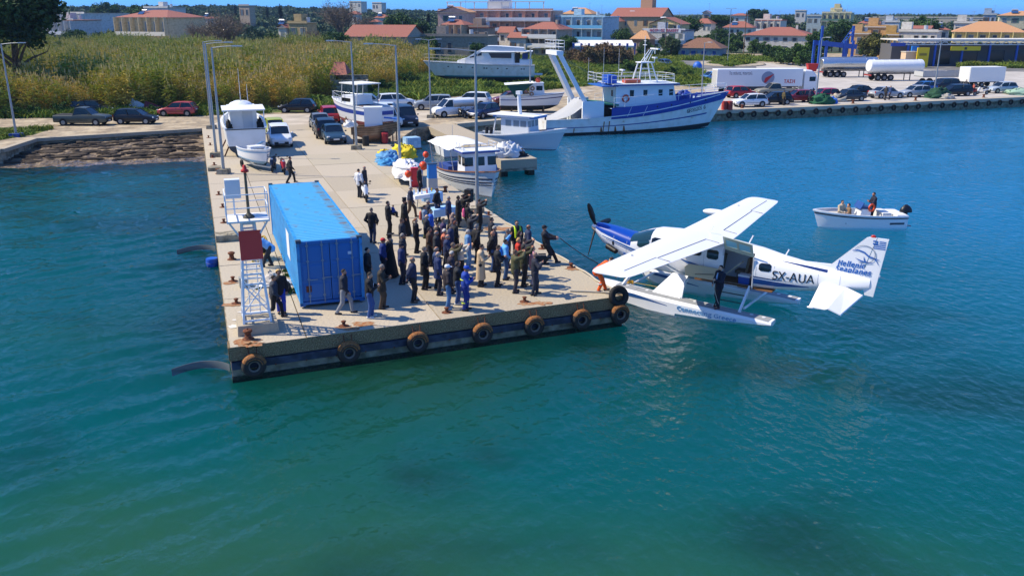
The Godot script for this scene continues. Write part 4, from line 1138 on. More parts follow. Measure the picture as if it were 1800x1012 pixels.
	b.bar(V3(-3.44, 1.3, -0.70), V3(-3.44, 2.6, -0.76), 0.05); b.bar(V3(-2.18, 1.3, -0.74), V3(-2.18, 2.8, -0.76), 0.05); b.bar(V3(-2.2, 1.27, -0.66), V3(-3.42, 1.27, -0.62), 0.06, 0.05)
	part(p, "door_frame", b, M("b9bcbd", 0.5))
	b = MB.new()
	for q in [[-1.5, 0.35], [-2.6, 0.45]]:
		b.box(V3(q[0], 1.62, q[1]), V3(0.5, 0.12, 0.46)); b.box(V3(q[0] - 0.26, 1.92, q[1]), V3(0.1, 0.66, 0.44), Basis(V3(0, 0, 1), 0.15)); b.box(V3(q[0], 1.44, q[1]), V3(0.36, 0.26, 0.36))
	part(p, "seats", b, M("7d7464", 0.8))
	b = MB.new(); b.box(V3(-2.42, 1.85, -0.1), V3(0.9, 0.05, 0.28), Basis(V3(0, 0, 1), -0.75)); part(p, "seat_board", b, beige)
	b = MB.new()
	var h0 = V3(-2.2, 2.78, -0.74); var h1 = V3(-3.42, 2.60, -0.70)
	var up = V3(0.03, 0.56, -0.22)
	var xd = h1 - h0
	panel(b, [h0, h0 + up * 0.30, h1 + up * 0.30, h1], 0.04, xd.cross(up).normalized())
	panel(b, [h0 + up * 0.8, h0 + up, h1 + up, h1 + up * 0.8], 0.04, xd.cross(up).normalized())
	for t in [[0.0, 0.09], [0.46, 0.54], [0.91, 1.0]]:
		panel(b, [h0 + xd * t[0] + up * 0.3, h0 + xd * t[0] + up * 0.8, h0 + xd * t[1] + up * 0.8, h0 + xd * t[1] + up * 0.3], 0.04, xd.cross(up).normalized())
	var ud = part(p, "upper_cargo_door", b, M("a9b09c", 0.6))
	for t in [[0.09, 0.46], [0.54, 0.91]]:
		b = MB.new(); panel(b, [h0 + xd * t[0] + up * 0.3, h0 + xd * t[0] + up * 0.8, h0 + xd * t[1] + up * 0.8, h0 + xd * t[1] + up * 0.3], 0.012, xd.cross(up).normalized())
		part(ud, "window", b, M("9fd0d4", 0.1, 0.0, 0.6))
	b = MB.new()
	var fo = V3(-2.2, 0, -0.80)
	panel(b, [fo + V3(0, 1.40, 0), fo + V3(0, 1.95, -0.10), fo + V3(1.3, 2.05, -0.42), fo + V3(1.48, 1.9, -0.42), fo + V3(1.48, 1.50, -0.32)], 0.05, V3(0.36, 0, 0.93))
	var ld = part(p, "lower_cargo_door", b, beige)
	b = MB.new(); b.bar(fo + V3(0.3, 1.7, -0.17), fo + V3(1.0, 1.66, -0.45), 0.03); part(ld, "handle_bar", b, M("6f6a5c", 0.6))
	for q in [[-2.9, 3.0, 0.28], [-4.4, 2.66, 0.26], [-1.2, 3.22, 0.22]]:
		b = MB.new(); b.bar(V3(q[0], q[1] - 0.05, 0.1), V3(q[0] - 0.14, q[1] + q[2], 0.1), 0.016, 0.05); part(p, "antenna", b, white)
	b = MB.new(); b.ball(V3(-7.66, 3.91, 0), V3(0.1, 0.07, 0.04), 8); part(p, "beacon", b, M("b02018", 0.3))
	for side in [-1.0, 1.0]:
		var zc: float = side * 1.62
		b = MB.new()
		var rows = []
		for q in [[2.95, 0.86, 0.80, 0.05], [2.8, 0.86, 0.55, 0.16], [2.4, 0.80, 0.15, 0.31], [1.8, 0.73, -0.2, 0.39], [0.5, 0.65, -0.42, 0.42], [-0.75, 0.60, -0.45, 0.42], [-0.76, 0.60, -0.28, 0.42], [-2.6, 0.54, -0.1, 0.38], [-4.3, 0.48, 0.16, 0.30], [-4.72, 0.46, 0.25, 0.28]]:
			var hw: float = q[3]
			rows.append(PackedVector3Array([V3(q[0], q[1], zc - hw * 0.82), V3(q[0], q[1], zc + hw * 0.82), V3(q[0], q[1] - 0.10, zc + hw), V3(q[0], lerpf(q[2], q[1], 0.42), zc + hw), V3(q[0], q[2], zc), V3(q[0], lerpf(q[2], q[1], 0.42), zc - hw), V3(q[0], q[1] - 0.10, zc - hw)]))
		b.loft(rows, true, true, true, false)
		var flt = part(p, "float", b, white)
		b = MB.new()
		for q in [[2.2, 1.2], [1.18, -0.2], [-0.22, -2.5], [-2.52, -4.6]]:
			var y0: float = lerpf(0.65, 0.47, (0.5 - q[0]) / 5.0) if q[0] < 0.5 else lerpf(0.65, 0.80, (q[0] - 0.5) / 2.3)
			var y1: float = lerpf(0.65, 0.47, (0.5 - q[1]) / 5.0) if q[1] < 0.5 else lerpf(0.65, 0.80, (q[1] - 0.5) / 2.3)
			b.bar(V3(q[0], y0 + 0.006, zc), V3(q[1], y1 + 0.006, zc), 0.5, 0.012)
		part(flt, "deck_grip", b, grey)
		for q in [1.7, 0.8, -1.4, -2.2, -3.3, -3.8, -4.3]:
			var y0: float = lerpf(0.65, 0.47, (0.5 - q) / 5.0) if q < 0.5 else lerpf(0.65, 0.80, (q - 0.5) / 2.3)
			b = MB.new(); b.cyl(V3(q, y0, zc + 0.1), V3(q, y0 + 0.02, zc + 0.1), 0.085, 0.08, 12); part(flt, "hatch_cover", b, M("d5d7d8", 0.5))
		b = MB.new()
		for q in [[2.0, 0.60, 1.1, 0.53, 0.10, 0.14], [1.1, 0.53, -0.4, 0.36, 0.14, 0.02]]:
			var z = zc + side * 0.418
			for s2 in [zc - 0.424, zc + 0.424]:
				b.quad(V3(q[0], q[1] - q[4] * 0.5, lerpf(zc, s2, 0.93 if q[0] > 2 else 1.0)), V3(q[2], q[3] - q[5] * 0.5, s2), V3(q[2], q[3] + q[5] * 0.5, s2), V3(q[0], q[1] + q[4] * 0.5, lerpf(zc, s2, 0.93 if q[0] > 2 else 1.0)))
		part(flt, "stripe", b, stripe)
		var bs = Basis(V3(-1, 0, 0), V3(0, 1, 0), V3(0, 0, -1)) if side < 0 else Basis()
		words(flt, "lettering", "Connecting Greece", 0.17, M("6a9cc4", 0.4), Transform3D(bs * Basis(V3(0, 0, 1), -0.028 if side < 0 else 0.028) * Basis(Vector3.UP, -0.027 * side), V3(-2.1, 0.33, zc + side * 0.40)), false, "Droid Sans", 0.03, 2.5)
		b = MB.new()
		panel(b, [V3(0.55, 0.62, zc - side * 0.1), V3(-0.75, 0.58, zc - side * 0.1), V3(-0.72, 1.36, side * 0.78), V3(-0.05, 1.40, side * 0.78)], 0.10, V3(0, 0.75, side * 0.66))
		panel(b, [V3(-0.78, 0.58, zc - side * 0.1), V3(-0.78, 1.30, zc - side * 0.35), V3(-0.70, 1.42, side * 0.74), V3(-0.62, 0.60, zc - side * 0.14)], 0.05, V3(1, 0, 0))
		part(p, "strut_fairing", b, white)
		b = MB.new()
		b.bar(V3(1.9, 0.74, zc), V3(1.65, 1.5, side * 0.55), 0.07, 0.14)
		part(p, "float_strut", b, white)
		b = MB.new()
		b.bar(V3(-3.32, 0.52, zc), V3(-3.32, 1.34, side * 0.62), 0.07, 0.13)
		part(p, "float_strut", b, white)
		b = MB.new()
		for y in [0.80, 1.05]: b.bar(V3(-2.25, y, zc - side * (y - 0.5) * 1.1), V3(-3.32, y, zc - side * (y - 0.5) * 1.1), 0.05, 0.03)
		b.bar(V3(-2.25, 0.55, zc), V3(-2.25, 1.3, side * 0.75), 0.035)
		part(p, "boarding_ladder", b, M("33383c", 0.5))
	b = MB.new()
	for a in [1.8, -3.4]:
		b = MB.new(); b.cyl(V3(a, 0.62, -1.3), V3(a, 0.62, 1.3), 0.05, 0.05, 10)
		part(p, "spreader_bar", b, white)
	var xf = p.transform
	var c = thing("cool_box", "white and blue cool box inside the cabin of the seaplane", "cool box", xf * V3(-2.95, 1.31, -0.18), 2.534)
	b = MB.new(); b.box(V3(0, 0.15, 0), V3(0.46, 0.3, 0.3)); part(c, "body", b, M("1a4fa0", 0.5))
	b = MB.new(); b.box(V3(0, 0.34, 0), V3(0.5, 0.08, 0.34)); part(c, "lid", b, M("d8dcdf", 0.5))
	c = thing("paddle", "yellow paddle strapped along the float struts of the seaplane", "paddle", xf * V3(1.1, 0.82, -1.25), 2.534)
	b = MB.new(); b.cyl(V3(-0.9, 0, 0), V3(0.5, 0, 0), 0.018, 0.018, 6); part(c, "shaft", b, M("8a7a3a", 0.6))
	b = MB.new(); b.box(V3(0.7, 0, 0), V3(0.45, 0.16, 0.025)); part(c, "blade", b, M("c9962a", 0.5))
func hpt(h: Dictionary, t: float, f: float, side: float, off := 0.0) -> Vector3:
	var S = lerpf(h.s0, h.s1, pow(t, h.get("curve", 2.0)))
	var bs = h.B * 0.5 * (lerpf(h.tr, 1.0, sin(clampf(t / 0.45, 0, 1) * PI / 2.0)) if t < 0.45 else pow(maxf(1.0 - pow((t - 0.45) / 0.55, h.get("full", 2.4)), 0.0), 0.9))
	var wl = lerpf(0.92, 0.55, pow(t, 2.0))
	var w = bs * (lerpf(wl, 1.0, pow(clampf(f, 0, 1), 0.8)) if f >= 0.0 else wl * sqrt(maxf(1.0 - f * f, 0.0)))
	var k = clampf((t - 0.6) / 0.4, 0.0, 1.0)
	var x = -h.L * 0.5 + h.L * t + h.rake * k * k * (f if f > 0.0 else f * 0.8)
	var dr = h.draft * (1.0 - 0.55 * k * k) * lerpf(h.get("st", 1.0), 1.0, smoothstep(0.0, 0.4, t))
	return V3(x, S * f if f >= 0.0 else dr * f, side * (w + off))
func hull_rows(h: Dictionary, fs: Array, t0: float, t1: float, side: float, off: float, n := 18) -> Array:
	var rows = []
	for i in n + 1:
		var t = lerpf(t0, t1, float(i) / n)
		var r = PackedVector3Array()
		for f in fs: r.append(hpt(h, t, f, side, off))
		rows.append(r)
	return rows
func hull(parent: Node3D, h: Dictionary, m: Material, below: Material, deck_drop := 0.4, deckm: Material = null) -> MeshInstance3D:
	var b = MB.new()
	for s in [1.0, -1.0]:
		b.loft(hull_rows(h, [0.0, 0.2, 0.4, 0.6, 0.8, 1.0], 0, 1, s, 0.0), false, false, false)
	for i in 5:      # transom
		var f0 = i * 0.2; var f1 = f0 + 0.2
		b.quad(hpt(h, 0, f0, -1), hpt(h, 0, f0, 1), hpt(h, 0, f1, 1), hpt(h, 0, f1, -1))
	var o = part(parent, "hull", b, m)
	b = MB.new()
	for s in [1.0, -1.0]:
		b.loft(hull_rows(h, [-1.0, -0.9, -0.7, -0.45, -0.2, 0.0], 0, 1, s, 0.0), false, false, false)
	for i in 5:
		var f0 = -1.0 + i * 0.2; var f1 = f0 + 0.2
		b.quad(hpt(h, 0, f0, -1), hpt(h, 0, f0, 1), hpt(h, 0, f1, 1), hpt(h, 0, f1, -1))
	part(parent, "bottom", b, below)
	b = MB.new()
	var rows = []
	for i in 19:
		var t = i / 18.0
		var p = hpt(h, t, 1.0, 1.0); var q = hpt(h, t, 1.0, -1.0)
		var f = (p.y - deck_drop) / p.y
		p = hpt(h, t, f, 1.0, -0.01); q = hpt(h, t, f, -1.0, -0.01)
		rows.append(PackedVector3Array([q, p]))
	b.loft(rows, false, false, false, false)
	part(parent, "deck", b, deckm if deckm else M("b5b3a8", 0.8))
	b = MB.new()
	for s in [1.0, -1.0]:
		var pts = []
		for i in 19: pts.append(hpt(h, i / 18.0, 1.0, s))
		for i in 18: b.bar(pts[i], pts[i + 1], h.get("rail", 0.1), h.get("rail", 0.1) * 0.7)
	part(parent, "gunwale", b, h.get("railm", m))
	return o
func strake(parent: Node3D, h: Dictionary, called: String, f0: float, f1: float, t0: float, t1: float, m: Material, off := 0.012) -> void:
	var b = MB.new()
	for s in [1.0, -1.0]: b.loft(hull_rows(h, [f0, (f0 + f1) * 0.5, f1], t0, t1, s, off), false, false, false)
	part(parent, called, b, m)
func railing(parent: Node3D, pts: Array, hgt: float, m: Material, bars := 2, called := "railing") -> void:
	var b = MB.new()
	for p in pts: b.cyl(p, p + V3(0, hgt, 0), 0.022, 0.022, 5)
	for i in pts.size() - 1:
		for k in bars:
			var y = hgt * (k + 1.0) / bars
			b.cyl(pts[i] + V3(0, y, 0), pts[i + 1] + V3(0, y, 0), 0.022, 0.022, 5)
	part(parent, called, b, m)
func cabin(parent: Node3D, c: Vector3, s: Vector3, m: Material, roofm: Material, wins: Array, slope := 0.0, over := 0.12, wm: Material = null) -> Node3D:
	var n = Node3D.new(); n.name = "cabin"; parent.add_child(n, true); n.position = c
	var b = MB.new()
	var x0 = -s.x * 0.5; var x1 = s.x * 0.5; var z = s.z * 0.5
	var p = [V3(x0, 0, -z), V3(x1, 0, -z), V3(x1, 0, z), V3(x0, 0, z), V3(x0, s.y, -z * 0.95), V3(x1 - slope, s.y, -z * 0.95), V3(x1 - slope, s.y, z * 0.95), V3(x0, s.y, z * 0.95)]
	for i in 4:
		var j = (i + 1) % 4
		b.quad(p[i], p[i + 4], p[j + 4], p[j])
	part(n, "cabin_wall", b, m)
	b = MB.new(); b.box(V3(-slope * 0.5, s.y + 0.04, 0), V3(s.x - slope + over * 2.0, 0.09, s.z * 0.95 + over * 2.0)); part(n, "roof", b, roofm)
	for w in wins:
		b = MB.new()
		var y = w[2]
		match w[0]:
			"R": b.box(V3(w[1], y, z * (1.0 - 0.05 * y / s.y)), V3(w[3], w[4], 0.03))
			"L": b.box(V3(w[1], y, -z * (1.0 - 0.05 * y / s.y)), V3(w[3], w[4], 0.03))
			"F": b.box(V3(x1 - slope * y / s.y, y, w[1]), V3(0.03, w[4], w[3]), Basis(V3(0, 0, 1), atan2(slope, s.y)))
			"B": b.box(V3(x0, y, w[1]), V3(0.03, w[4], w[3]))
		part(n, "window", b, wm if wm else glass())
	return n
func props(parent: Node3D, pts: Array, top: float, m: Material) -> void:
	for p in pts:
		var b = MB.new(); b.bar(p, V3(p.x, top, p.z * 0.72), 0.1); part(parent, "prop", b, m)
func trawler() -> void:
	var t = thing("fishing_trawler", "large blue and white stern trawler lettered GEORGIOS G at the quay", "trawler", V3(12.08, 0, -94.06), 0.263)
	var white = mats["worn_white"]; var blue = M("1a3a94", 0.45); var wh = M("dfe3e6", 0.45); var b: MB
	var h = {"L": 19.2, "B": 5.8, "s0": 1.55, "s1": 3.75, "draft": 1.4, "tr": 0.86, "rake": 2.3, "curve": 2.3, "full": 2.6, "rail": 0.12}
	hull(t, h, white, M("1a1a1c", 0.8), 0.6, M("8f9690", 0.8))
	strake(t, h, "waterline_band", -0.05, 0.14, 0, 1.0, M("17181a", 0.7))
	strake(t, h, "blue_line", 0.44, 0.49, 0.0, 0.93, M("234a8c", 0.5))
	b = MB.new()
	for s in [1.0, -1.0]:
		var rows = []
		for i in 21:
			var tt = lerpf(0.355, 1.0, i / 20.0)
			var S = lerpf(h.s0, h.s1, pow(tt, h.curve))
			var top = lerpf(2.65, 3.80, pow((tt - 0.355) / 0.645, 1.4))
			var low = lerpf(1.5, 3.0, pow((tt - 0.355) / 0.645, 1.6))
			var r = PackedVector3Array()
			for j in 6:
				var y = lerpf(low, top, j / 5.0)
				var p = hpt(h, tt, minf(y / S, 1.0), s, 0.05)
				r.append(V3(p.x + 0.02, y, p.z))
			rows.append(r)
		b.loft(rows, false, false, false, false)
	part(t, "blue_bulwark", b, blue)
	b = MB.new()
	for s in [1.0, -1.0]:
		for tt in [0.46, 0.55]:
			var p = hpt(h, tt, 1.0, s, 0.03); b.bar(V3(p.x - 0.25, 1.75, p.z), V3(p.x + 0.2, 2.75, p.z), 0.06, 0.03)
	part(t, "bulwark_stays", b, wh)
	b = MB.new()                     # upper deck
	var rows = []
	for i in 12:
		var tt = lerpf(0.355, 0.985, i / 11.0)
		var y = lerpf(2.55, 3.35, pow((tt - 0.355) / 0.63, 1.5))
		var p = hpt(h, tt, 1.0, 1.0, -0.05)
		rows.append(PackedVector3Array([V3(p.x, y, -p.z), V3(p.x, y, p.z)]))
	b.loft(rows, false, false, false, false); part(t, "upper_deck", b, M("a9c0cc", 0.7))
	var wn = []
	for q in [-1.7, -0.2, 1.5, 2.7]:
		wn.append(["R", q, 1.35, 0.45, 0.62]); wn.append(["L", q, 1.35, 0.45, 0.62])
	for q in [-1.2, -0.4, 0.4, 1.2]: wn.append(["F", q, 1.45, 0.6, 0.6])
	wn.append(["B", 0.8, 1.3, 0.5, 0.6])
	var c = cabin(t, V3(1.5, 2.62, 0), V3(6.9, 2.15, 3.9), wh, blue, wn, 0.5, 0.5)
	b = MB.new(); b.box(V3(-0.25, 2.28, 0), V3(7.3, 0.06, 4.7)); part(c, "roof_top", b, M("ccd2d4", 0.6))
	b = MB.new(); b.box(V3(-4.2, 2.1, 0), V3(1.8, 0.1, 4.2)); part(c, "roof_canopy", b, M("2a62b0", 0.5))
	railing(t, [V3(-2.6, 4.95, 2.2), V3(-1.2, 4.95, 2.2), V3(0.2, 4.95, 2.2), V3(1.6, 4.95, 2.2), V3(3.0, 4.95, 2.2), V3(4.4, 4.95, 2.1), V3(4.8, 4.95, 0.9), V3(4.8, 4.95, -0.9), V3(4.4, 4.95, -2.1), V3(3.0, 4.95, -2.2), V3(1.6, 4.95, -2.2), V3(0.2, 4.95, -2.2), V3(-1.2, 4.95, -2.2), V3(-2.6, 4.95, -2.2)], 0.85, wh, 2, "roof_railing")
	railing(t, [V3(-3.0, 4.95, -2.1), V3(-3.6, 4.95, -2.1), V3(-3.6, 4.95, 0), V3(-3.6, 4.95, 2.1), V3(-3.0, 4.95, 2.1)], 1.0, wh, 3, "aft_railing")
	for s in [1.0, -1.0]:
		var pts = []
		for i in 11:
			var tt = lerpf(0.37, 0.985, i / 10.0)
			var p = hpt(h, tt, 1.0, s, -0.06); pts.append(V3(p.x, lerpf(2.65, 3.75, pow((tt - 0.355) / 0.645, 1.4)), p.z))
		railing(t, pts, 0.95, wh, 2, "deck_railing")
	b = MB.new()
	for s in [[1, 1], [1, -1], [-1, 1], [-1, -1]]: b.bar(V3(2.0 + s[0] * 1.05, 4.95, s[1] * 0.9), V3(1.9 + s[0] * 0.55, 6.9, s[1] * 0.5), 0.11)
	for y in [5.8, 6.3]:
		for s in [-0.65, 0.65]: b.bar(V3(1.95 - 0.72, y, s), V3(1.95 + 0.72, y, s), 0.05)
	b.box(V3(1.9, 6.95, 0), V3(1.5, 0.1, 1.4))
	part(t, "radar_frame", b, wh)
	b = MB.new()
	for s in [-0.3, 0.3]: b.bar(V3(1.6, 7.0, s), V3(2.5, 8.2, s), 0.07); b.bar(V3(2.1, 7.0, s), V3(2.7, 8.2, s), 0.05)
	b.cyl(V3(1.85, 7.0, 0), V3(1.85, 9.6, 0), 0.06, 0.03, 7); b.bar(V3(1.85, 8.7, -0.5), V3(1.85, 8.7, 0.5), 0.05); b.bar(V3(1.85, 9.1, -0.3), V3(1.85, 9.1, 0.3), 0.04)
	part(t, "mast", b, wh)
	for q in [[3.0, 8.3, 2.0], [3.0, 7.4, 0.9], [-0.6, 6.2, 1.0]]:
		b = MB.new(); b.box(V3(q[0], q[1], 0), V3(0.25, 0.14, q[2])); b.cyl(V3(q[0], q[1] - 0.5, 0), V3(q[0], q[1], 0), 0.05, 0.05, 6); part(t, "radar_scanner", b, M("d5d8d8", 0.5))
	for q in [[-3.4, 3.0, 1.9, 8.6], [-0.4, 5.0, -1.5, 8.3], [-3.6, 5.0, -2.0, 7.4]]:
		b = MB.new(); b.cyl(V3(q[0], q[1], q[2]), V3(q[0], q[3], q[2]), 0.03, 0.012, 6); part(t, "whip_antenna", b, M("c9ccce", 0.5))
	b = MB.new(); b.box(V3(0.1, 5.15, 0.9), V3(1.7, 0.35, 1.0)); part(t, "life_raft", b, M("b8553a", 0.6))
	b = MB.new(); b.box(V3(-2.3, 5.4, 0.8), V3(0.9, 0.8, 1.9)); part(t, "blue_locker", b, M("1d4fb4", 0.5))
	b = MB.new(); b.torus(V3(-0.9, 3.45, 2.0), V3(0, 0, 1), 0.34, 0.085, 18, 7); part(t, "life_ring", b, M("c8503c", 0.6))
	b = lump(61, V3(0.95, 0.85, 0.8), 0.3, 20); var w = part(t, "windlass", b, M("1b3c98", 0.6)); w.position = V3(6.6, 3.05, 0)
	b = MB.new(); b.box(V3(5.2, 3.2, 1.2), V3(0.8, 0.6, 0.7)); part(t, "winch", b, M("1b3c98", 0.6))
	b = MB.new(); b.box(V3(4.9, 3.1, -0.6), V3(1.0, 0.7, 1.6)); part(t, "tarp_cover", b, M("2f8a9a", 0.8))
	for q in [6.2, 7.4, 8.4]:
		for s in [1.0, -1.0]:
			b = MB.new(); var p = hpt(h, 0.5 + q / 19.2, 1.0, s, -0.3); b.box(V3(q, 3.45, p.z), V3(0.12, 0.5, 0.12)); part(t, "bitt", b, blue)
	for s in [1.0, -1.0]:
		b = MB.new()
		b.bar(V3(-5.2, 2.9, s * 2.1), V3(-8.0, 8.0, s * 1.5), 0.62, 0.42)
		b.bar(V3(-5.2, 1.0, s * 2.15), V3(-5.15, 3.1, s * 2.1), 0.75, 0.6)
		b.box(V3(-4.6, 2.0, s * 2.35), V3(2.3, 2.6, 0.3))
		part(t, "gantry_leg", b, wh)
		for k in 9:
			b = MB.new(); var q = V3(-5.2, 2.9, s * 2.1).lerp(V3(-8.0, 8.0, s * 1.5), 0.1 + k * 0.1); b.bar(q + V3(0.3, 0.15, -0.2), q + V3(0.3, 0.15, 0.2), 0.035); part(t, "rung", b, M("8d9092", 0.5))
	b = MB.new(); b.box(V3(-8.05, 8.05, 0), V3(0.7, 0.42, 3.7)); part(t, "gantry_crossbeam", b, wh)
	railing(t, [V3(-8.5, 8.3, -1.8), V3(-8.5, 8.3, 0), V3(-8.5, 8.3, 1.8), V3(-7.6, 8.3, 1.8), V3(-7.6, 8.3, 0), V3(-7.6, 8.3, -1.8), V3(-8.5, 8.3, -1.8)], 0.95, wh, 3, "gantry_railing")
	b = MB.new()
	for s in [0.5, -0.5]: b.cyl(V3(-8.0, 8.0, s), V3(-2.4, 4.9, s), 0.02, 0.02, 5)
	part(t, "warp_wires", b, M("3f5f55", 0.6))
	b = MB.new()
	var rw = []
	for i in 9:
		var u = i / 8.0
		var r = PackedVector3Array()
		for j in 9:
			var v = j / 8.0 * 2.0 - 1.0
			r.append(V3(lerpf(-9.2, -5.4, u) + 0.1 * sin(j * 2.0), 1.2 + 2.3 * pow(u, 1.4) * (1.0 - 0.35 * v * v) + 0.10 * sin(j * 3.1 + i), v * 1.9))
		rw.append(r)
	b.loft(rw, false, false, false); part(t, "grey_tarpaulin", b, M("a8abae", 0.8))
	b = MB.new(); b.box(V3(-2.75, 1.8, 0), V3(1.6, 1.7, 3.8)); part(t, "winch_room", b, M("2a2019", 0.9))
	b = MB.new(); b.box(V3(-3.0, 2.95, 0.2), V3(2.6, 0.14, 4.0), Basis(V3(0, 0, 1), -0.1)); part(t, "green_tarp", b, M("1f6a5c", 0.8))
	b = MB.new(); b.cyl(V3(-4.2, 2.6, -1.2), V3(-4.2, 2.6, 1.9), 0.4, 0.4, 12); part(t, "net_drum", b, M("1b4a94", 0.6))
	b = MB.new(); b.cyl(V3(-9.3, 1.4, 1.2), V3(-9.3, 1.9, 1.2), 0.09, 0.09, 8); part(t, "stern_bitt", b, M("202225", 0.6))
	for s in [1.0, -1.0]:
		var p0 = hpt(h, 0.79, 0.68, s, 0.03); var p1 = hpt(h, 0.91, 0.70, s, 0.03)
		var d = (p1 - p0).normalized() * s
		var up = (hpt(h, 0.85, 0.8, s) - hpt(h, 0.85, 0.6, s)).normalized()
		var bs = Basis(d, up, d.cross(up)).orthonormalized()
		words(t, "name_lettering", "GEORGIOS  G", 0.42, M("1c2430", 0.6), Transform3D(bs, (p0 + p1) * 0.5), false, "Droid Sans", 0.05, 2.6)
		for q in [0.15, 0.30, 0.315, 0.345, 0.38, 0.43]:
			b = MB.new()
			var y1 = 0.75 if q in [0.315, 0.345] else 0.42
			b.loft([PackedVector3Array([hpt(h, q, 0.14, s, 0.02), hpt(h, q, y1, s, 0.02)]), PackedVector3Array([hpt(h, q + (0.014 if q > 0.35 or q == 0.30 else 0.004), 0.14, s, 0.02), hpt(h, q + 0.006, y1, s, 0.02)])], false, false, false, false)
			part(t, "rust_streak", b, mats["tyre_rust"])
		for q in [0.62, 0.70, 0.80, 0.88]:
			b = MB.new(); var p = hpt(h, q, 1.0, s, 0.03); b.ball(V3(p.x, lerpf(2.4, 3.3, pow((q - 0.355) / 0.645, 1.5)), p.z), V3(0.12, 0.12, 0.05), 8); part(t, "fairlead", b, M("12204a", 0.5))
func boats() -> void:
	var b: MB
	var wh = M("dfe3e6", 0.4); var blue = M("1f3f94", 0.5)
	trawler()
	var t = thing("motor_boat", "small white centre-console motor boat under way beyond the seaplane", "motor boat", G(1510, 397, 0) + V3(0, 0.02, 0), PI + 0.06)
	var h = {"L": 4.9, "B": 2.05, "s0": 0.72, "s1": 0.98, "draft": 0.4, "tr": 0.9, "rake": 0.35, "full": 2.8, "rail": 0.09}
	hull(t, h, wh, wh, 0.55, M("c9ccca", 0.6))
	strake(t, h, "rubbing_stripe", 0.80, 0.88, 0, 1, M("232a35", 0.5), 0.02)
	strake(t, h, "name_mark", 0.34, 0.50, 0.04, 0.22, M("39434f", 0.5), 0.014)
	cabin(t, V3(-0.1, 0.22, 0), V3(0.7, 0.85, 0.8), wh, M("26406e", 0.5), [], 0.15, 0.02)
	b = MB.new(); b.box(V3(0.12, 1.25, 0), V3(0.04, 0.42, 0.9), Basis(V3(0, 0, 1), 0.5)); part(t, "windscreen", b, M("2f4f8c", 0.15))
	b = MB.new(); b.box(V3(-1.3, 0.62, 0), V3(0.5, 0.5, 1.3)); part(t, "stern_bench", b, M("d5d6d2", 0.6))
	b = MB.new(); b.box(V3(1.2, 0.62, 0), V3(0.9, 0.28, 1.1)); part(t, "bow_cushion", b, M("b9b3a4", 0.7))
	b = MB.new(); b.box(V3(-2.15, 0.72, 0), V3(0.6, 0.12, 1.6)); part(t, "stern_deck", b, wh)
	var om = Node3D.new(); om.name = "outboard_motor"; t.add_child(om)
	b = MB.new(); b.add(lump(71, V3(0.36, 0.42, 0.24), 0.08, 14), Transform3D(Basis(), V3(-2.72, 0.78, 0))); part(om, "motor_cowl", b, M("121316", 0.35))
	b = MB.new(); b.box(V3(-2.72, 0.35, 0), V3(0.2, 1.0, 0.14)); b.box(V3(-2.85, -0.05, 0), V3(0.5, 0.06, 0.25)); part(om, "motor_leg", b, M("17181b", 0.5))
	b = MB.new(); b.torus(V3(-0.45, 1.15, -0.42), V3(0.3, 0, 1), 0.19, 0.055, 16, 7); part(t, "life_ring", b, M("e0501c", 0.5))
	var crew = [[1.25, 0.50, -0.15, "sit", -60.0, "person in beige jacket seated in the bow of the motor boat", {"top": "b9a88c", "leg": "1f2740", "on": [["short", "1a1613"]], "size": 0.98}], [0.55, 0.28, 0.25, "sit", 180.0, "person in tan top sitting low in the motor boat", {"top": "7a6248", "leg": "33302c", "on": [["bob", "2a1d16"]], "size": 0.92}], [-0.75, 0.22, 0.0, "phone", 180.0, "man in dark navy jacket standing at the helm of the motor boat", {"top": "161c30", "leg": "15171f", "on": [["short", "1c1714"]], "size": 1.0}]]
	for q in crew:
		figure(t.transform * V3(q[0], q[1] - (0.22 if q[3] == "sit" else 0.0), q[2]), q[4], q[3], q[5], q[6])
	t = thing("fishing_boat", "white fishing boat with canvas canopy moored bow-out beside the pier", "fishing boat", PL(17.75, 31.2, 0), TH - PI / 2.0 + 0.05)
	h = {"L": 9.4, "B": 3.5, "s0": 1.0, "s1": 1.85, "draft": 0.7, "tr": 0.7, "rake": 0.9, "curve": 2.2, "full": 2.6, "rail": 0.1, "railm": M("8a5a3a", 0.6)}
	hull(t, h, wh, M("3a4a54", 0.7), 0.35, M("a9a294", 0.8))
	for q in [[0.66, 0.72], [0.52, 0.57], [0.42, 0.46]]: strake(t, h, "navy_stripe", q[0], q[1], 0.3 if q[0] < 0.6 else 0.0, 0.99, M("1a2444", 0.5))
	var wn = []
	for q in [-0.85, 0.0, 0.85]: wn.append(["F", q, 1.15, 0.62, 0.6])
	for q in [-0.35, 0.4]: wn.append(["R", q, 1.15, 0.5, 0.6]); wn.append(["L", q, 1.15, 0.5, 0.6])
	var c = cabin(t, V3(1.9, 0.95, 0), V3(1.6, 1.75, 2.35), wh, blue, wn, 0.15, 0.28)
	b = MB.new(); b.box(V3(-0.1, 1.87, 0), V3(1.95, 0.05, 2.75)); part(c, "roof_top", b, M("e2e6e8", 0.5))
	railing(t, [V3(1.1, 2.85, -1.2), V3(1.9, 2.85, -1.25), V3(2.6, 2.85, -1.2), V3(2.6, 2.85, 1.2), V3(1.9, 2.85, 1.25), V3(1.1, 2.85, 1.2)], 0.45, M("c9cdd0", 0.4), 2, "roof_railing")
	b = MB.new()
	var rw = []
	for i in 8:
		var r = PackedVector3Array()
		for j in 9:
			var v = j / 8.0 * 2.0 - 1.0
			r.append(V3(lerpf(-4.1, 1.0, i / 7.0), 3.05 - 0.35 * v * v + 0.03 * sin(i * 2.0), v * 1.75))
		rw.append(r)
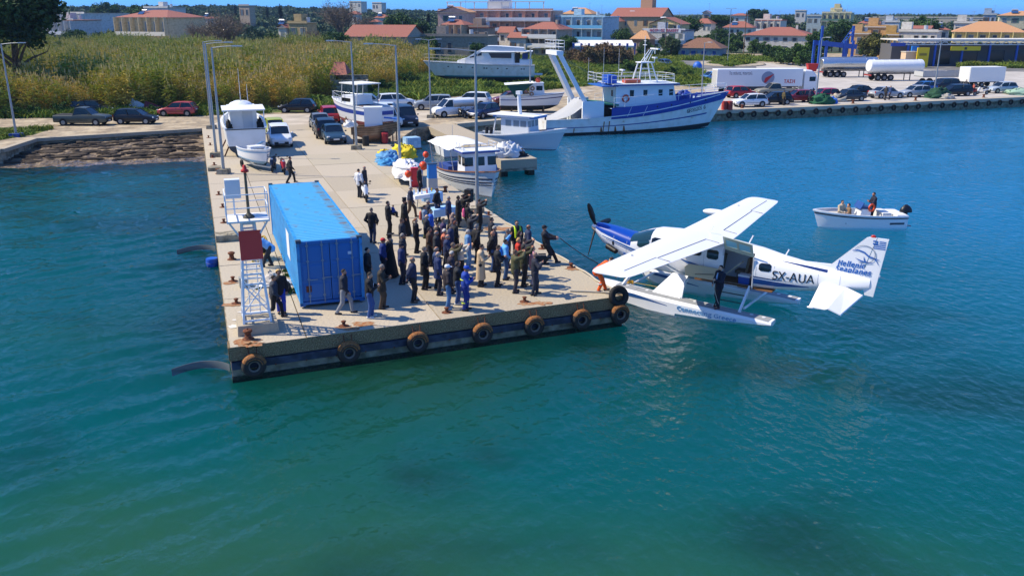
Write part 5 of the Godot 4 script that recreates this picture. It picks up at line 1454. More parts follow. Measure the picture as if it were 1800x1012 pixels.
	b.loft(rw, false, false, false); part(t, "canvas_canopy", b, M("e0e2e2", 0.8))
	for q in [[-4.0, 1.6], [-4.0, -1.6], [-1.6, 1.6], [-1.6, -1.6], [0.9, 1.6], [0.9, -1.6]]:
		b = MB.new(); b.cyl(V3(q[0], 0.8, q[1] * 0.85), V3(q[0], 2.75, q[1]), 0.03, 0.03, 6); part(t, "canopy_post", b, M("b8bcc0", 0.4, 0.4))
	b = MB.new(); b.box(V3(0.6, 1.3, 0.5), V3(0.5, 1.5, 0.6)); part(t, "blue_locker", b, M("2a6ab4", 0.6))
	b = MB.new(); b.torus(V3(0.4, 1.35, -0.4), V3(0.2, 0, 1), 0.5, 0.05, 18, 6); part(t, "net_hauler", b, M("b08a3a", 0.6))
	b = MB.new(); b.torus(V3(2.2, 1.55, -1.22), V3(0, 0, 1), 0.28, 0.07, 16, 6); part(t, "life_ring", b, M("2a6ab4", 0.5))
	b = MB.new(); b.box(V3(-2.6, 0.9, 0.2), V3(2.2, 0.5, 1.6)); part(t, "net_bin", b, M("23408a", 0.7))
	for q in [-1.8, -0.2, 1.2]:
		b = MB.new(); b.ball(V3(q, 0.75, -1.58), V3(0.2, 0.3, 0.2), 10); part(t, "fender", b, M("6f7478", 0.6))
	b = lump(73, V3(0.5, 0.2, 0.4), 0.3, 14); part(t, "rope_coil", b, M("1c2a4a", 0.9)).position = V3(3.2, 1.1, 0)
	t = thing("fishing_boat", "grey-hulled fishing boat with blue-edged wheelhouse roof beside the finger pier", "fishing boat", V3(0.6, 0, -82.8), 0.86)
	h = {"L": 8.6, "B": 2.9, "s0": 1.0, "s1": 1.95, "draft": 0.8, "tr": 0.6, "rake": 1.0, "curve": 2.2, "full": 2.5, "rail": 0.14, "railm": wh}
	t.position = V3(0.4, 0, -82.2)
	t.rotation.y = -0.55
	hull(t, h, M("bcc6ce", 0.5), M("3a4248", 0.7), 0.3, M("c2bfb6", 0.8))
	strake(t, h, "white_strake", 0.84, 1.0, 0, 1, wh)
	wn = []
	for q in [-0.1, 0.75, 1.5]: wn.append(["R", q - 0.6, 1.2, 0.6, 0.55]); wn.append(["L", q - 0.6, 1.2, 0.6, 0.55])
	for q in [-0.6, 0.1, 0.7]: wn.append(["F", q, 1.2, 0.5, 0.55])
	c = cabin(t, V3(0.4, 1.0, 0), V3(3.0, 1.75, 1.9), wh, M("e3e6e6", 0.5), wn, 0.1, 0.3, M("8f9aa0", 0.2))
	b = MB.new(); b.box(V3(0.0, 1.80, 0), V3(4.4, 0.16, 2.4)); part(c, "blue_fascia", b, M("2a70b8", 0.5))
	b = MB.new(); b.box(V3(-0.3, 1.92, 0), V3(5.0, 0.07, 2.5)); part(c, "roof_top", b, M("e6e8e8", 0.5))
	b = MB.new(); b.cyl(V3(0.0, 1.9, 0), V3(-0.15, 4.0, 0), 0.2, 0.16, 10); b.box(V3(-0.1, 3.9, 0), V3(0.45, 0.3, 0.45)); part(c, "funnel_mast", b, wh)
	b = MB.new(); b.box(V3(3.0, 1.45, 0.2), V3(0.5, 0.5, 0.5)); part(t, "red_crate", b, M("7a3030", 0.7))
	b = MB.new(); b.box(V3(2.2, 1.4, 0.3), V3(1.1, 0.35, 0.8)); part(t, "deck_box", b, wh)
	for q in [-2.2, -2.7]:
		b = MB.new(); b.cyl(V3(q, 1.1, 0.9), V3(q, 1.7, 0.9), 0.16, 0.16, 10); part(t, "winch_drum", b, M("22242a", 0.7))
	for q in [[-2.0, 0.9], [-2.0, -0.9]]:
		b = MB.new(); b.bar(V3(q[0], 1.0, q[1]), V3(q[0] + 0.35, 2.75, q[1]), 0.1); part(t, "roof_post", b, wh)
	t = thing("motor_yacht", "old white motor yacht laid up on the grass", "yacht", G(852, 147) + V3(0, 1.25, 0), PI - 0.04)
	t.scale = Vector3.ONE * 0.91
	h = {"L": 17.2, "B": 4.8, "s0": 1.75, "s1": 2.45, "draft": 1.15, "tr": 0.92, "rake": 2.0, "curve": 1.6, "full": 2.2, "rail": 0.12}
	hull(t, h, mats["worn_white"], M("26323a", 0.85), 0.1, M("c4c3ba", 0.8))
	strake(t, h, "teal_boot_line", -0.08, 0.05, 0, 0.9, M("4a8f96", 0.7))
	strake(t, h, "belt_moulding", 0.93, 0.98, 0, 1, M("aab0b2", 0.6), 0.03)
	for q in [0.10, 0.125, 0.27, 0.36, 0.47, 0.495, 0.61, 0.715, 0.74, 0.83]:
		for s in [1.0, -1.0]:
			b = MB.new(); var p = hpt(h, q, 0.70, s, 0.01); b.ball(p, V3(0.17, 0.1, 0.03), 8, Basis(Vector3.UP, 0.0)); part(t, "porthole", b, M("15171a", 0.3))
	b = MB.new()      # superstructure, lofted along the hull
	rw = []
	for q in [[-8.2, 1.9, 2.7, 1.9], [-5.2, 1.9, 2.75, 1.9], [-5.19, 1.9, 4.0, 1.85], [-0.6, 2.0, 4.05, 1.85], [0.2, 2.0, 4.15, 1.8], [1.2, 2.05, 4.1, 1.75], [3.2, 2.1, 2.95, 1.6], [4.6, 2.2, 2.55, 1.3]]:
		rw.append(PackedVector3Array([V3(q[0], q[1], -q[3]), V3(q[0], q[2], -q[3] * 0.86), V3(q[0], q[2], q[3] * 0.86), V3(q[0], q[1], q[3])]))
	b.loft(rw, false, false, false, false); part(t, "superstructure", b, mats["white_hull"])
	b = MB.new(); b.frustum(V3(-3.4, 4.05, 0), Vector2(8.2, 3.9), Vector2(7.4, 3.3), 0.16); part(t, "flybridge_deck", b, wh)
	b = MB.new()
	rw = []
	for q in [[-6.8, 4.2, 4.7, 1.7], [-2.0, 4.2, 5.0, 1.65], [-0.6, 4.2, 5.0, 1.55], [1.0, 4.15, 4.2, 1.4]]:
		rw.append(PackedVector3Array([V3(q[0], q[1], -q[3]), V3(q[0], q[2], -q[3]), V3(q[0], q[2] - 0.15, 0), V3(q[0], q[2], q[3]), V3(q[0], q[1], q[3])]))
	b.loft(rw, false, false, false, false); part(t, "flybridge", b, wh)
	for s in [1.0, -1.0]:
		for q in [[0.35, 1.0, 3.45, 3.95], [1.1, 1.55, 3.35, 3.75], [1.65, 2.4, 3.15, 3.45]]:
			b = MB.new(); var z0 = 1.67 * s; b.quad(V3(q[0], q[2], s * 1.72), V3(q[1], q[2] - 0.1, s * 1.70), V3(q[1], q[3] - 0.25, s * 1.62), V3(q[0], q[3], s * 1.62)); part(t, "windscreen_pane", b, glass())
		b = MB.new(); b.quad(V3(-4.7, 3.0, s * 1.80), V3(-1.3, 3.05, s * 1.80), V3(-0.8, 3.85, s * 1.66), V3(-4.7, 3.85, s * 1.66)); part(t, "saloon_window", b, M("4a3b30", 0.3))
		b = MB.new(); b.box(V3(-5.7, 2.8, s * 1.75), V3(0.8, 1.9, 0.1)); part(t, "side_door", b, M("2a2622", 0.8))
		b = MB.new(); b.box(V3(-7.0, 3.3, s * 1.6), V3(0.9, 0.9, 0.06)); part(t, "blue_cover", b, M("24407c", 0.7))
		var pts = []
		for i in 7:
			var p = hpt(h, lerpf(0.68, 0.99, i / 6.0), 1.0, s, -0.1); pts.append(p)
		railing(t, pts, 1.15, M("c0b59a", 0.5), 2, "bow_railing")
		b = MB.new(); b.bar(V3(-7.9, 2.6, s * 1.8), V3(-8.1, 4.1, s * 1.7), 0.08); part(t, "canopy_post", b, wh)
	b = MB.new(); b.box(V3(-6.8, 4.1, 0), V3(3.0, 0.08, 3.7)); part(t, "aft_canopy", b, wh)
	b = MB.new(); b.box(V3(-9.2, 0.25, 0), V3(1.6, 0.12, 3.6)); part(t, "swim_platform", b, M("b5bab9", 0.7))
	for q in [[-6, 1.5], [-6, -1.5], [0, 1.5], [0, -1.5], [4, 0.9], [4, -0.9]]:
		b = MB.new(); b.bar(V3(q[0], -1.4, q[1] * 1.25), V3(q[0], -0.3, q[1]), 0.2); part(t, "prop", b, mats["wood"])
	b = MB.new(); b.box(V3(-1, -1.2, 0), V3(11, 0.35, 0.4)); part(t, "keel_block", b, mats["wood"])
	t = thing("fishing_boat", "tall white fishing boat propped on stands at the sea edge", "fishing boat", PL(3.15, 46.2, Q + 0.85), TH + PI / 2.0)
	h = {"L": 8.4, "B": 3.3, "s0": 1.35, "s1": 2.0, "draft": 0.75, "tr": 0.9, "rake": 0.8, "full": 2.4, "rail": 0.16, "railm": wh}
	hull(t, h, mats["white_hull"], M("38424a", 0.8), 0.55, M("b9b7ae", 0.8))
	strake(t, h, "dark_line", 0.90, 0.95, 0, 1, M("22262c", 0.6), 0.03)
	b = MB.new(); b.box(hpt(h, 0, 0.9, 0) + V3(-0.02, 0.06, 0), V3(0.03, 0.07, 2.9)); part(t, "transom_line", b, M("22262c", 0.6))
	c = cabin(t, V3(-0.2, 0.8, 0.0), V3(4.2, 1.75, 2.1), wh, wh, [["B", 0.25, 1.5, 0.32, 0.36], ["R", 0.0, 1.4, 0.9, 0.5], ["L", 0.0, 1.4, 0.9, 0.5], ["R", 1.3, 1.4, 0.7, 0.5], ["L", 1.3, 1.4, 0.7, 0.5]], 0.3, 0.1)
	b = MB.new(); b.box(V3(-2.12, 0.95, 0.3), V3(0.03, 1.6, 0.75)); part(c, "cabin_door", b, M("c9ced2", 0.5))
	b = MB.new(); b.box(V3(-2.0, 1.9, 0), V3(2.6, 0.1, 3.2), Basis(V3(0, 0, 1), 0.05)); part(c, "aft_roof", b, M("e4e7e8", 0.5))
	b = lump(75, V3(1.4, 0.5, 1.0), 0.06, 16); part(c, "upper_bridge", b, M("d5dce4", 0.5)).position = V3(0.9, 1.75, 0.0)
	for s in [1.0, -1.0]:
		b = MB.new(); b.bar(V3(-3.4, 1.2, s * 1.45), V3(-3.2, 2.65, s * 1.5), 0.07); part(t, "roof_post", b, wh)
		b = lump(77, V3(0.5, 0.9, 0.3), 0.3, 14); part(t, "net_bundle", b, M("20201f", 0.9)).position = V3(-2.9, 0.9, -1.2 * s) if s > 0 else V3(-2.3, 0.9, 1.2)
	for q in [[0.2, 0.0, 5.6], [0.9, 0.6, 4.3]]:
		b = MB.new(); b.cyl(V3(q[0], 3.0, q[1]), V3(q[0], q[2], q[1]), 0.03, 0.015, 6); part(t, "antenna", b, M("c5c9cc", 0.5))
	props(t, [V3(-3.2, -0.85, 1.7), V3(-3.2, -0.85, -1.7), V3(0, -0.85, 1.9), V3(0, -0.85, -1.9), V3(2.6, -0.85, 1.2), V3(2.6, -0.85, -1.2)], 0.1, mats["rust"])
	b = MB.new(); b.box(V3(0, -0.72, 0), V3(6.0, 0.25, 0.35)); part(t, "keel_block", b, mats["wood"])
	t = thing("dinghy", "small white open boat with blue trim on a road trailer", "dinghy", PL(3.45, 36.6, Q + 0.72), TH - PI / 2.0 + 0.25)
	h = {"L": 4.3, "B": 1.75, "s0": 0.62, "s1": 0.9, "draft": 0.35, "tr": 0.85, "rake": 0.35, "full": 2.6, "rail": 0.08, "railm": wh}
	hull(t, h, wh, M("7fa8c4", 0.5), 0.3, M("9a9284", 0.8))
	strake(t, h, "blue_stripe", 0.70, 0.80, 0, 1, M("6a9cc4", 0.5))
	cabin(t, V3(0.3, 0.4, 0), V3(1.1, 0.4, 1.1), wh, M("d8dadb", 0.5), [["F", 0.0, 0.25, 0.8, 0.2]], 0.3, 0.03)
	b = MB.new(); b.box(V3(-0.5, 0.92, -0.5), V3(1.6, 0.03, 0.25), Basis(V3(0, 0, 1), 0.3)); part(t, "folded_awning", b, M("4a88c0", 0.6))
	var tr = thing("boat_trailer", "galvanised trailer carrying the small white open boat", "trailer", PL(3.45, 36.6, Q), TH - PI / 2.0 + 0.25)
	b = MB.new()
	for s in [-0.55, 0.55]: b.bar(V3(-2.0, 0.42, s), V3(1.4, 0.42, s), 0.07); b.bar(V3(1.4, 0.42, s), V3(3.0, 0.42, 0), 0.07)
	for x in [-1.9, -0.6, 0.7]: b.bar(V3(x, 0.42, -0.6), V3(x, 0.42, 0.6), 0.07)
	part(tr, "frame", b, M("9aa0a4", 0.4, 0.5))
	for s in [-0.85, 0.85]:
		b = MB.new(); b.torus(V3(-0.8, 0.28, s), V3(0, 0, 1), 0.2, 0.08, 14, 7); part(tr, "wheel", b, M("141416", 0.8))
	t = thing("motor_cruiser", "white motor cruiser with blue side stripe propped beside parked cars", "motor cruiser", G(632, 222) + V3(0, 0.8, 0), -0.75 - PI / 2.0 + 0.25)
	h = {"L": 8.2, "B": 2.9, "s0": 1.35, "s1": 1.75, "draft": 0.75, "tr": 0.95, "rake": 0.9, "full": 2.2, "rail": 0.1}
	t.rotation.y = PI * 0.5 + 0.72
	hull(t, h, wh, M("7a3a3c", 0.8), 0.1, M("cfd0cc", 0.7))
	strake(t, h, "blue_stripe", 0.45, 0.72, 0, 0.97, blue)
	b = MB.new(); b.box(hpt(h, 0, 0.6, 0) + V3(-0.02, 0, 0), V3(0.03, 0.36, 2.5)); part(t, "transom_stripe", b, blue)
	c = cabin(t, V3(0.6, 1.4, 0), V3(3.0, 0.75, 2.1), wh, wh, [["F", 0.0, 0.4, 1.6, 0.4], ["R", 0.0, 0.4, 1.6, 0.35], ["L", 0.0, 0.4, 1.6, 0.35]], 0.8, 0.02)
	b = MB.new(); b.box(V3(-1.0, 2.0, 0), V3(3.4, 0.1, 2.6)); part(c, "hard_top", b, M("d9dad4", 0.6))
	for q in [[-2.5, 1.2], [-2.5, -1.2], [0.3, 1.2], [0.3, -1.2]]:
		b = MB.new(); b.bar(V3(q[0] + 0.3, 0.0, q[1]), V3(q[0], 2.0, q[1]), 0.06); part(c, "top_post", b, M("b9bdbf", 0.4, 0.3))
	b = MB.new(); b.box(V3(-2.0, 1.1, 0), V3(1.4, 0.5, 1.6)); part(t, "cockpit_seat", b, M("6a5a4c", 0.8))
	for s in [1.0, -1.0]:
		var pts = []
		for i in 5: pts.append(hpt(h, lerpf(0.62, 0.98, i / 4.0), 1.0, s, -0.08))
		railing(t, pts, 0.6, M("c9cdd0", 0.3, 0.5), 1, "bow_railing")
	props(t, [V3(-3, -0.8, 1.4), V3(-3, -0.8, -1.4), V3(0.5, -0.8, 1.6), V3(0.5, -0.8, -1.6)], 0.2, mats["wood"])
	b = MB.new(); b.box(V3(0, -0.7, 0), V3(5.0, 0.2, 0.3)); part(t, "keel_block", b, mats["wood"])
	t = thing("wooden_boat", "weathered wooden boat with a white box cabin on trestles", "wooden boat", G(656, 250) + V3(0, 0.75, 0), 0.12)
	h = {"L": 3.7, "B": 1.9, "s0": 0.62, "s1": 0.95, "st": 0.15, "draft": 0.5, "tr": 0.1, "rake": 0.4, "full": 2.0, "rail": 0.09, "railm": mats["wood"]}
	hull(t, h, T("old_planks", noise_tex(401, 0.03, [[0.2, "7c6448"], [0.5, "98795a"], [0.75, "a88c6c"]], 128), 0.3, 0.9, null, 1.0, false), M("8a6a52", 0.9), 0.35, mats["wood"])
	for q in [0.25, 0.5, 0.75]: strake(t, h, "plank_seam", q, q + 0.035, 0, 1, M("3a2c20", 0.9), 0.012)
	c = cabin(t, V3(0.1, 0.6, 0), V3(1.5, 1.6, 1.2), wh, wh, [["B", 0.2, 0.9, 0.3, 0.5]], 0.0, 0.05)
	b = MB.new(); b.box(V3(1.6, 1.35, 0.5), V3(1.2, 0.08, 0.5), Basis(V3(0, 0, 1), -0.1)); part(t, "blue_cloth", b, M("2a68c0", 0.8))
	b = lump(79, V3(0.6, 0.5, 0.5), 0.35, 14); part(t, "white_bundle", b, M("d5d6d6", 0.9)).position = V3(-1.9, 0.6, 0)
	for q in [[1.7, 0.9], [2.0, -0.9], [-1.6, 0.9], [-1.6, -0.9]]:
		b = MB.new(); b.bar(V3(q[0], -0.75, q[1] * 1.3), V3(q[0], 0.6, q[1]), 0.11); part(t, "prop", b, mats["wood"])
	b = MB.new(); b.box(V3(0, -0.6, 0), V3(3.0, 0.3, 0.3)); part(t, "keel_block", b, mats["wood"])
	var dr = thing("steel_drum", "red barrel lying beside the weathered wooden boat", "barrel", G(676, 252), 0.4)
	b = MB.new(); b.lathe([Vector2(0.29, 0), Vector2(0.3, 0.02), Vector2(0.3, 0.86), Vector2(0.28, 0.88)], 16, Transform3D(Basis(V3(1, 0, 0), 0.25), V3(0, 0.1, 0))); part(dr, "barrel_body", b, M("9a2630", 0.5))
	for y in [0.3, 0.6]:
		b = MB.new(); b.torus(V3(0, 0.1 + y, y * 0.25), V3(0, 1, 0.25), 0.3, 0.015, 16, 6); part(dr, "hoop", b, M("7a1e26", 0.5))
	for q in [[640, 254], [672, 250]]:
		dr = thing("steel_drum", ["black oil drum under the bow of the wooden boat", "black oil drum under the stern of the wooden boat"][0 if q[0] == 640 else 1], "barrel", G(q[0] + 3, q[1] + 2), 0.4)
		b = MB.new(); b.lathe([Vector2(0.28, 0), Vector2(0.29, 0.02), Vector2(0.29, 0.8), Vector2(0.27, 0.82)], 14); part(dr, "barrel_body", b, M("1d1c1b", 0.7))
		b = MB.new(); b.torus(V3(0, 0.4, 0), Vector3.UP, 0.29, 0.014, 14, 6); part(dr, "hoop", b, M("2a2826", 0.7))
	t = thing("fishing_boat", "white fishing boat with green awning and rust-brown pot haulers ashore", "fishing boat", G(930, 196) + V3(0, 0.75, 0), 0.05)
	h = {"L": 6.6, "B": 2.4, "s0": 0.95, "s1": 1.35, "draft": 0.6, "tr": 0.6, "rake": 0.7, "full": 2.4, "rail": 0.1, "railm": wh}
	hull(t, h, wh, M("23282e", 0.8), 0.3, M("b0aea5", 0.8))
	strake(t, h, "navy_line", 0.62, 0.70, 0, 1, M("26306a", 0.5)); strake(t, h, "navy_line", 0.92, 0.98, 0.3, 1, M("26306a", 0.5))
	cabin(t, V3(0.9, 0.9, 0), V3(1.7, 1.5, 1.5), wh, wh, [["R", 0.2, 1.0, 0.7, 0.5], ["L", 0.2, 1.0, 0.7, 0.5], ["F", 0.0, 1.0, 1.0, 0.5]], 0.2, 0.06)
	b = MB.new(); b.quad(V3(-2.8, 2.35, -1.2), V3(0.5, 2.55, -1.2), V3(0.5, 2.5, 1.2), V3(-2.8, 2.3, 1.2)); part(t, "awning_top", b, M("d9dcdc", 0.8))
	b = MB.new(); b.tri(V3(-2.6, 2.25, 1.22), V3(0.4, 2.45, 1.22), V3(-1.6, 0.9, 1.3)); part(t, "green_awning", b, M("0f4a40", 0.8))
	for q in [[0.2, 0.7], [-0.4, 1.0], [0.3, 1.3]]:
		b = MB.new(); b.torus(V3(q[0], 0.6 + q[1], 1.15), V3(0, 0, 1), 0.18, 0.07, 14, 6); part(t, "pot_hauler", b, M("8a6a4a", 0.8))
	b = MB.new(); b.ball(V3(1.0, 2.7, 0), V3(0.3, 0.3, 0.3), 10); part(t, "orange_float", b, M("d0502a", 0.5))
	for q in [[-2, 0.8], [-2, -0.8], [1.6, 0.8], [1.6, -0.8]]:
		b = MB.new(); b.bar(V3(q[0], -0.75, q[1]), V3(q[0], -0.1, q[1] * 0.8), 0.14); part(t, "trestle", b, mats["wood"])
	t = thing("covered_dinghy", "dinghy wrapped in a creased white tarpaulin on the quay edge", "dinghy", G(716, 318), TH - PI / 2.0 - 0.1)
	h = {"L": 3.9, "B": 1.7, "s0": 0.55, "s1": 0.8, "draft": 0.3, "tr": 0.8, "rake": 0.3, "full": 2.4, "rail": 0.06}
	var hx = Node3D.new(); hx.name = "boat"; hx.position = V3(0, 0.42, 0); t.add_child(hx)
	hull(hx, h, M("cfd3d4", 0.5), M("20242a", 0.7), 0.1)
	b = lump(81, V3(2.05, 1.05, 0.98), 0.16, 30); part(t, "tarpaulin", b, M("e1e2e2", 0.8)).position = V3(0, 0.42, 0)
	single("net_bag", lump(83, V3(1.25, 1.05, 0.95), 0.3, 24), M("c9cdd0", 0.85), "big white bundle of net on the finger pier end", "net", "", PL(22.2, 35.5), 0.3)
	single("net_heap", lump(85, V3(0.6, 0.5, 0.5), 0.35, 16), M("1f2022", 0.9), "small black net bundle beside the big white one", "net", "", PL(23.2, 35.3), 0.3)
	t = thing("tender_boat", "small white boat with pale blue cover moored at the finger pier", "dinghy", PL(20.2, 46.5, 0), TH + PI / 2.0)
	h = {"L": 4.6, "B": 1.8, "s0": 0.8, "s1": 1.05, "draft": 0.35, "tr": 0.85, "rake": 0.4, "full": 2.4, "rail": 0.08}
	hull(t, h, wh, M("5a6a74", 0.6), 0.2)
	b = lump(87, V3(1.7, 0.6, 0.8), 0.12, 20); part(t, "pale_blue_cover", b, M("a9c4de", 0.7)).position = V3(0.2, 0.75, 0)
	b = MB.new(); b.cyl(V3(-1.5, 0.8, 0.3), V3(-1.5, 2.6, 0.3), 0.025, 0.02, 6); part(t, "stern_pole", b, M("b9bcbe", 0.5))
	t = thing("tender_boat", "small bright blue dinghy beside the finger pier", "dinghy", PL(25.2, 46.0, 0), TH + 0.2)
	h = {"L": 2.6, "B": 1.3, "s0": 0.5, "s1": 0.65, "draft": 0.2, "tr": 0.8, "rake": 0.2, "full": 2.6, "rail": 0.09, "railm": M("1c55b4", 0.5)}
	hull(t, h, M("1f5fc0", 0.5), M("1a4a94", 0.6), 0.3, M("184a90", 0.7))
	b = MB.new(); b.box(V3(-0.3, 0.4, 0), V3(0.25, 0.05, 1.0)); part(t, "thwart", b, mats["wood"])
const CARS := {
	"hatch": {"L": 4.1, "W": 1.75, "H": 1.5, "st": [[0.5, 0.56, 0.72], [0.485, 0.66, 0.88], [0.42, 0.78, 0.97], [0.24, 0.93, 1.0], [-0.1, 0.96, 1.0], [-0.4, 0.98, 0.98], [-0.475, 0.95, 0.93], [-0.5, 0.72, 0.82]], "gh": [0.25, -0.475, 0.06, -0.38]},
	"sedan": {"L": 4.6, "W": 1.8, "H": 1.46, "st": [[0.5, 0.56, 0.72], [0.485, 0.65, 0.88], [0.42, 0.76, 0.97], [0.23, 0.92, 1.0], [-0.1, 0.95, 1.0], [-0.36, 0.98, 0.98], [-0.48, 0.96, 0.92], [-0.5, 0.75, 0.82]], "gh": [0.24, -0.36, 0.07, -0.2]},
	"suv": {"L": 4.5, "W": 1.86, "H": 1.66, "st": [[0.5, 0.66, 0.76], [0.485, 0.80, 0.9], [0.42, 0.93, 0.98], [0.26, 1.04, 1.0], [-0.1, 1.07, 1.0], [-0.42, 1.10, 0.98], [-0.485, 1.05, 0.93], [-0.5, 0.8, 0.84]], "gh": [0.27, -0.48, 0.1, -0.41]},
	"wagon": {"L": 4.7, "W": 1.8, "H": 1.5, "st": [[0.5, 0.56, 0.72], [0.485, 0.66, 0.88], [0.42, 0.78, 0.97], [0.25, 0.93, 1.0], [-0.1, 0.96, 1.0], [-0.42, 0.98, 0.98], [-0.485, 0.95, 0.93], [-0.5, 0.75, 0.82]], "gh": [0.26, -0.485, 0.1, -0.43]},
	"pickup": {"L": 5.2, "W": 1.85, "H": 1.75, "st": [[0.5, 0.72, 0.76], [0.488, 0.88, 0.9], [0.42, 0.99, 0.98], [0.26, 1.06, 1.0], [0.0, 1.08, 1.0], [-0.13, 1.06, 1.0], [-0.131, 1.02, 1.0], [-0.5, 1.02, 0.98]], "gh": [0.25, -0.12, 0.12, -0.07]},
	"van": {"L": 4.6, "W": 1.86, "H": 1.88, "st": [[0.5, 0.66, 0.76], [0.485, 0.82, 0.9], [0.42, 0.98, 0.98], [0.32, 1.08, 1.0], [0.0, 1.12, 1.0], [-0.40, 1.12, 1.0], [-0.49, 1.10, 0.98], [-0.5, 1.0, 0.97]], "gh": [0.34, -0.49, 0.16, -0.475]}}
func car(kind: String, at: Vector3, heading: float, hex: String, label: String, opt := {}) -> Node3D:
	var d = CARS[kind]
	var t = thing("parked_pickup" if kind == "pickup" else ("parked_van" if kind == "van" else "parked_car"), label, "pickup" if kind == "pickup" else ("van" if kind == "van" else "car"), at, deg_to_rad(heading), opt.get("group", "vehicles parked on the waterfront"))
	var L = d.L * opt.get("len", 1.0); var W = d.W; var HH = d.H * opt.get("tall", 1.0)
	var pm = M(hex, 0.28, opt.get("metal", 0.1)); var gl = glass(); var blk = M("15161a", 0.7); var b: MB
	b = MB.new()
	var rows = []
	for s in d.st:
		var w = W * 0.5 * s[2]; var x = L * s[0]; var yt = s[1]; var yb = 0.24 if absf(s[0]) < 0.45 else 0.32
		rows.append(PackedVector3Array([V3(x, yb, -w * 0.9), V3(x, yb + 0.1, -w), V3(x, lerpf(yb, yt, 0.6), -w), V3(x, yt - 0.07, -w * 0.97), V3(x, yt, -w * 0.86), V3(x, yt + 0.02, 0), V3(x, yt, w * 0.86), V3(x, yt - 0.07, w * 0.97), V3(x, lerpf(yb, yt, 0.6), w), V3(x, yb + 0.1, w), V3(x, yb, w * 0.9)]))
	b.loft(rows, true, true, true)
	var body = part(t, "body", b, pm)
	var g = d.gh
	var by = func(x: float) -> float:
		for i in d.st.size() - 1:
			if x <= d.st[i][0] and x >= d.st[i + 1][0]: return lerpf(d.st[i][1], d.st[i + 1][1], (d.st[i][0] - x) / maxf(d.st[i][0] - d.st[i + 1][0], 0.001))
		return d.st[-1][1]
	var rw = W * 0.5 * 0.76; var bw = W * 0.5 * 0.93
	var p0 = [V3(L * g[0], by.call(g[0]) - 0.03, bw * 0.9), V3(L * g[1], by.call(g[1]) - 0.03, bw * 0.95)]
	var p1 = [V3(L * g[2], HH - 0.06, rw), V3(L * g[3], HH - 0.07, rw)]
	var mir = V3(1, 1, -1)
	if kind == "van":
		b = MB.new()
		var mid = L * 0.06
		rows = []
		for q in [[L * 0.06, 0.95], [L * -0.2, 1.0], [L * -0.475, 0.98]]:
			rows.append(PackedVector3Array([V3(q[0], 1.05, -bw * 1.05), V3(q[0], HH - 0.25, -bw * 0.98), V3(q[0], HH - 0.02, -bw * 0.82), V3(q[0], HH + 0.02, 0), V3(q[0], HH - 0.02, bw * 0.82), V3(q[0], HH - 0.25, bw * 0.98), V3(q[0], 1.05, bw * 1.05)]))
		b.loft(rows, true, true, true); part(body, "cargo_box", b, pm)
		p0[1] = V3(L * 0.06, 1.06, bw); p1[1] = V3(L * 0.06, HH - 0.05, rw)
	b = MB.new(); b.quad(p0[0], p0[0] * mir, p1[0] * mir, p1[0]); part(t, "windscreen", b, gl)
	b = MB.new(); b.quad(p0[1], p1[1], p1[1] * mir, p0[1] * mir)
	if kind != "van": part(t, "rear_window", b, gl)
	for s in [1.0, -1.0]:
		var m = V3(1, 1, s)
		b = MB.new(); b.quad(p0[0] * m, p1[0] * m, p1[1] * m, p0[1] * m); part(t, "side_window", b, gl)
		for k in ([0.0, 0.5, 1.0] if not kind in ["pickup", "van"] else [0.0, 1.0]):
			b = MB.new(); b.bar((p0[0] * m).lerp(p0[1] * m, k) + V3(0, -0.02, 0.008 * s), (p1[0] * m).lerp(p1[1] * m, k) + V3(0, 0.02, 0.012 * s), 0.07 if k != 0.5 else 0.08, 0.06); part(t, "pillar", b, pm)
		b = MB.new(); b.ball(V3(L * (g[0] - 0.05), by.call(g[0]) + 0.08, s * (W * 0.5 + 0.08)), V3(0.07, 0.07, 0.1), 8); part(t, "mirror", b, pm if not kind in ["pickup"] else blk)
		for x in [0.31, -0.31]:
			b = MB.new(); b.cyl(V3(L * x, 0.34, s * (W * 0.5 - 0.12)), V3(L * x, 0.34, s * (W * 0.5 + 0.004)), 0.385, 0.385, 18); part(t, "wheel_arch", b, blk)
			var wn = Node3D.new(); wn.name = "wheel"; t.add_child(wn, true); wn.position = V3(L * x, 0.32, s * (W * 0.5 - 0.08))
			b = MB.new(); b.cyl(V3(0, 0, -0.1), V3(0, 0, 0.1), 0.32, 0.32, 18); part(wn, "tyre", b, M("121214", 0.85))
			b = MB.new(); b.cyl(V3(0, 0, 0.09 * s), V3(0, 0, 0.108 * s), 0.21, 0.2, 14); part(wn, "rim", b, M("8f9498", 0.35, 0.6))
		b = MB.new(); b.ball(V3(L * 0.478, 0.68 * (1.0 if HH < 1.6 else 1.18), s * W * 0.36), V3(0.09, 0.075, 0.16), 8); part(t, "headlight", b, M("cfd6da", 0.15))
		b = MB.new(); b.box(V3(-L * 0.487, 0.84 * (1.0 if HH < 1.6 else 1.05), s * W * 0.40), V3(0.09, 0.2, 0.16)); part(t, "tail_light", b, M("a81a18", 0.25))
		b = MB.new(); b.bar(V3(L * 0.16, 0.52, s * (W * 0.5 + 0.004)), V3(-L * 0.24, 0.52, s * (W * 0.5 + 0.004)), 0.012, 0.03); part(t, "door_trim", b, blk)
		b = MB.new(); b.bar(V3(-0.02 * L, 0.35, s * (W * 0.5 + 0.001)), V3(-0.02 * L, 0.93, s * (W * 0.49 + 0.001)), 0.012, 0.012); part(t, "door_gap", b, blk)
	b = MB.new()
	rows = []
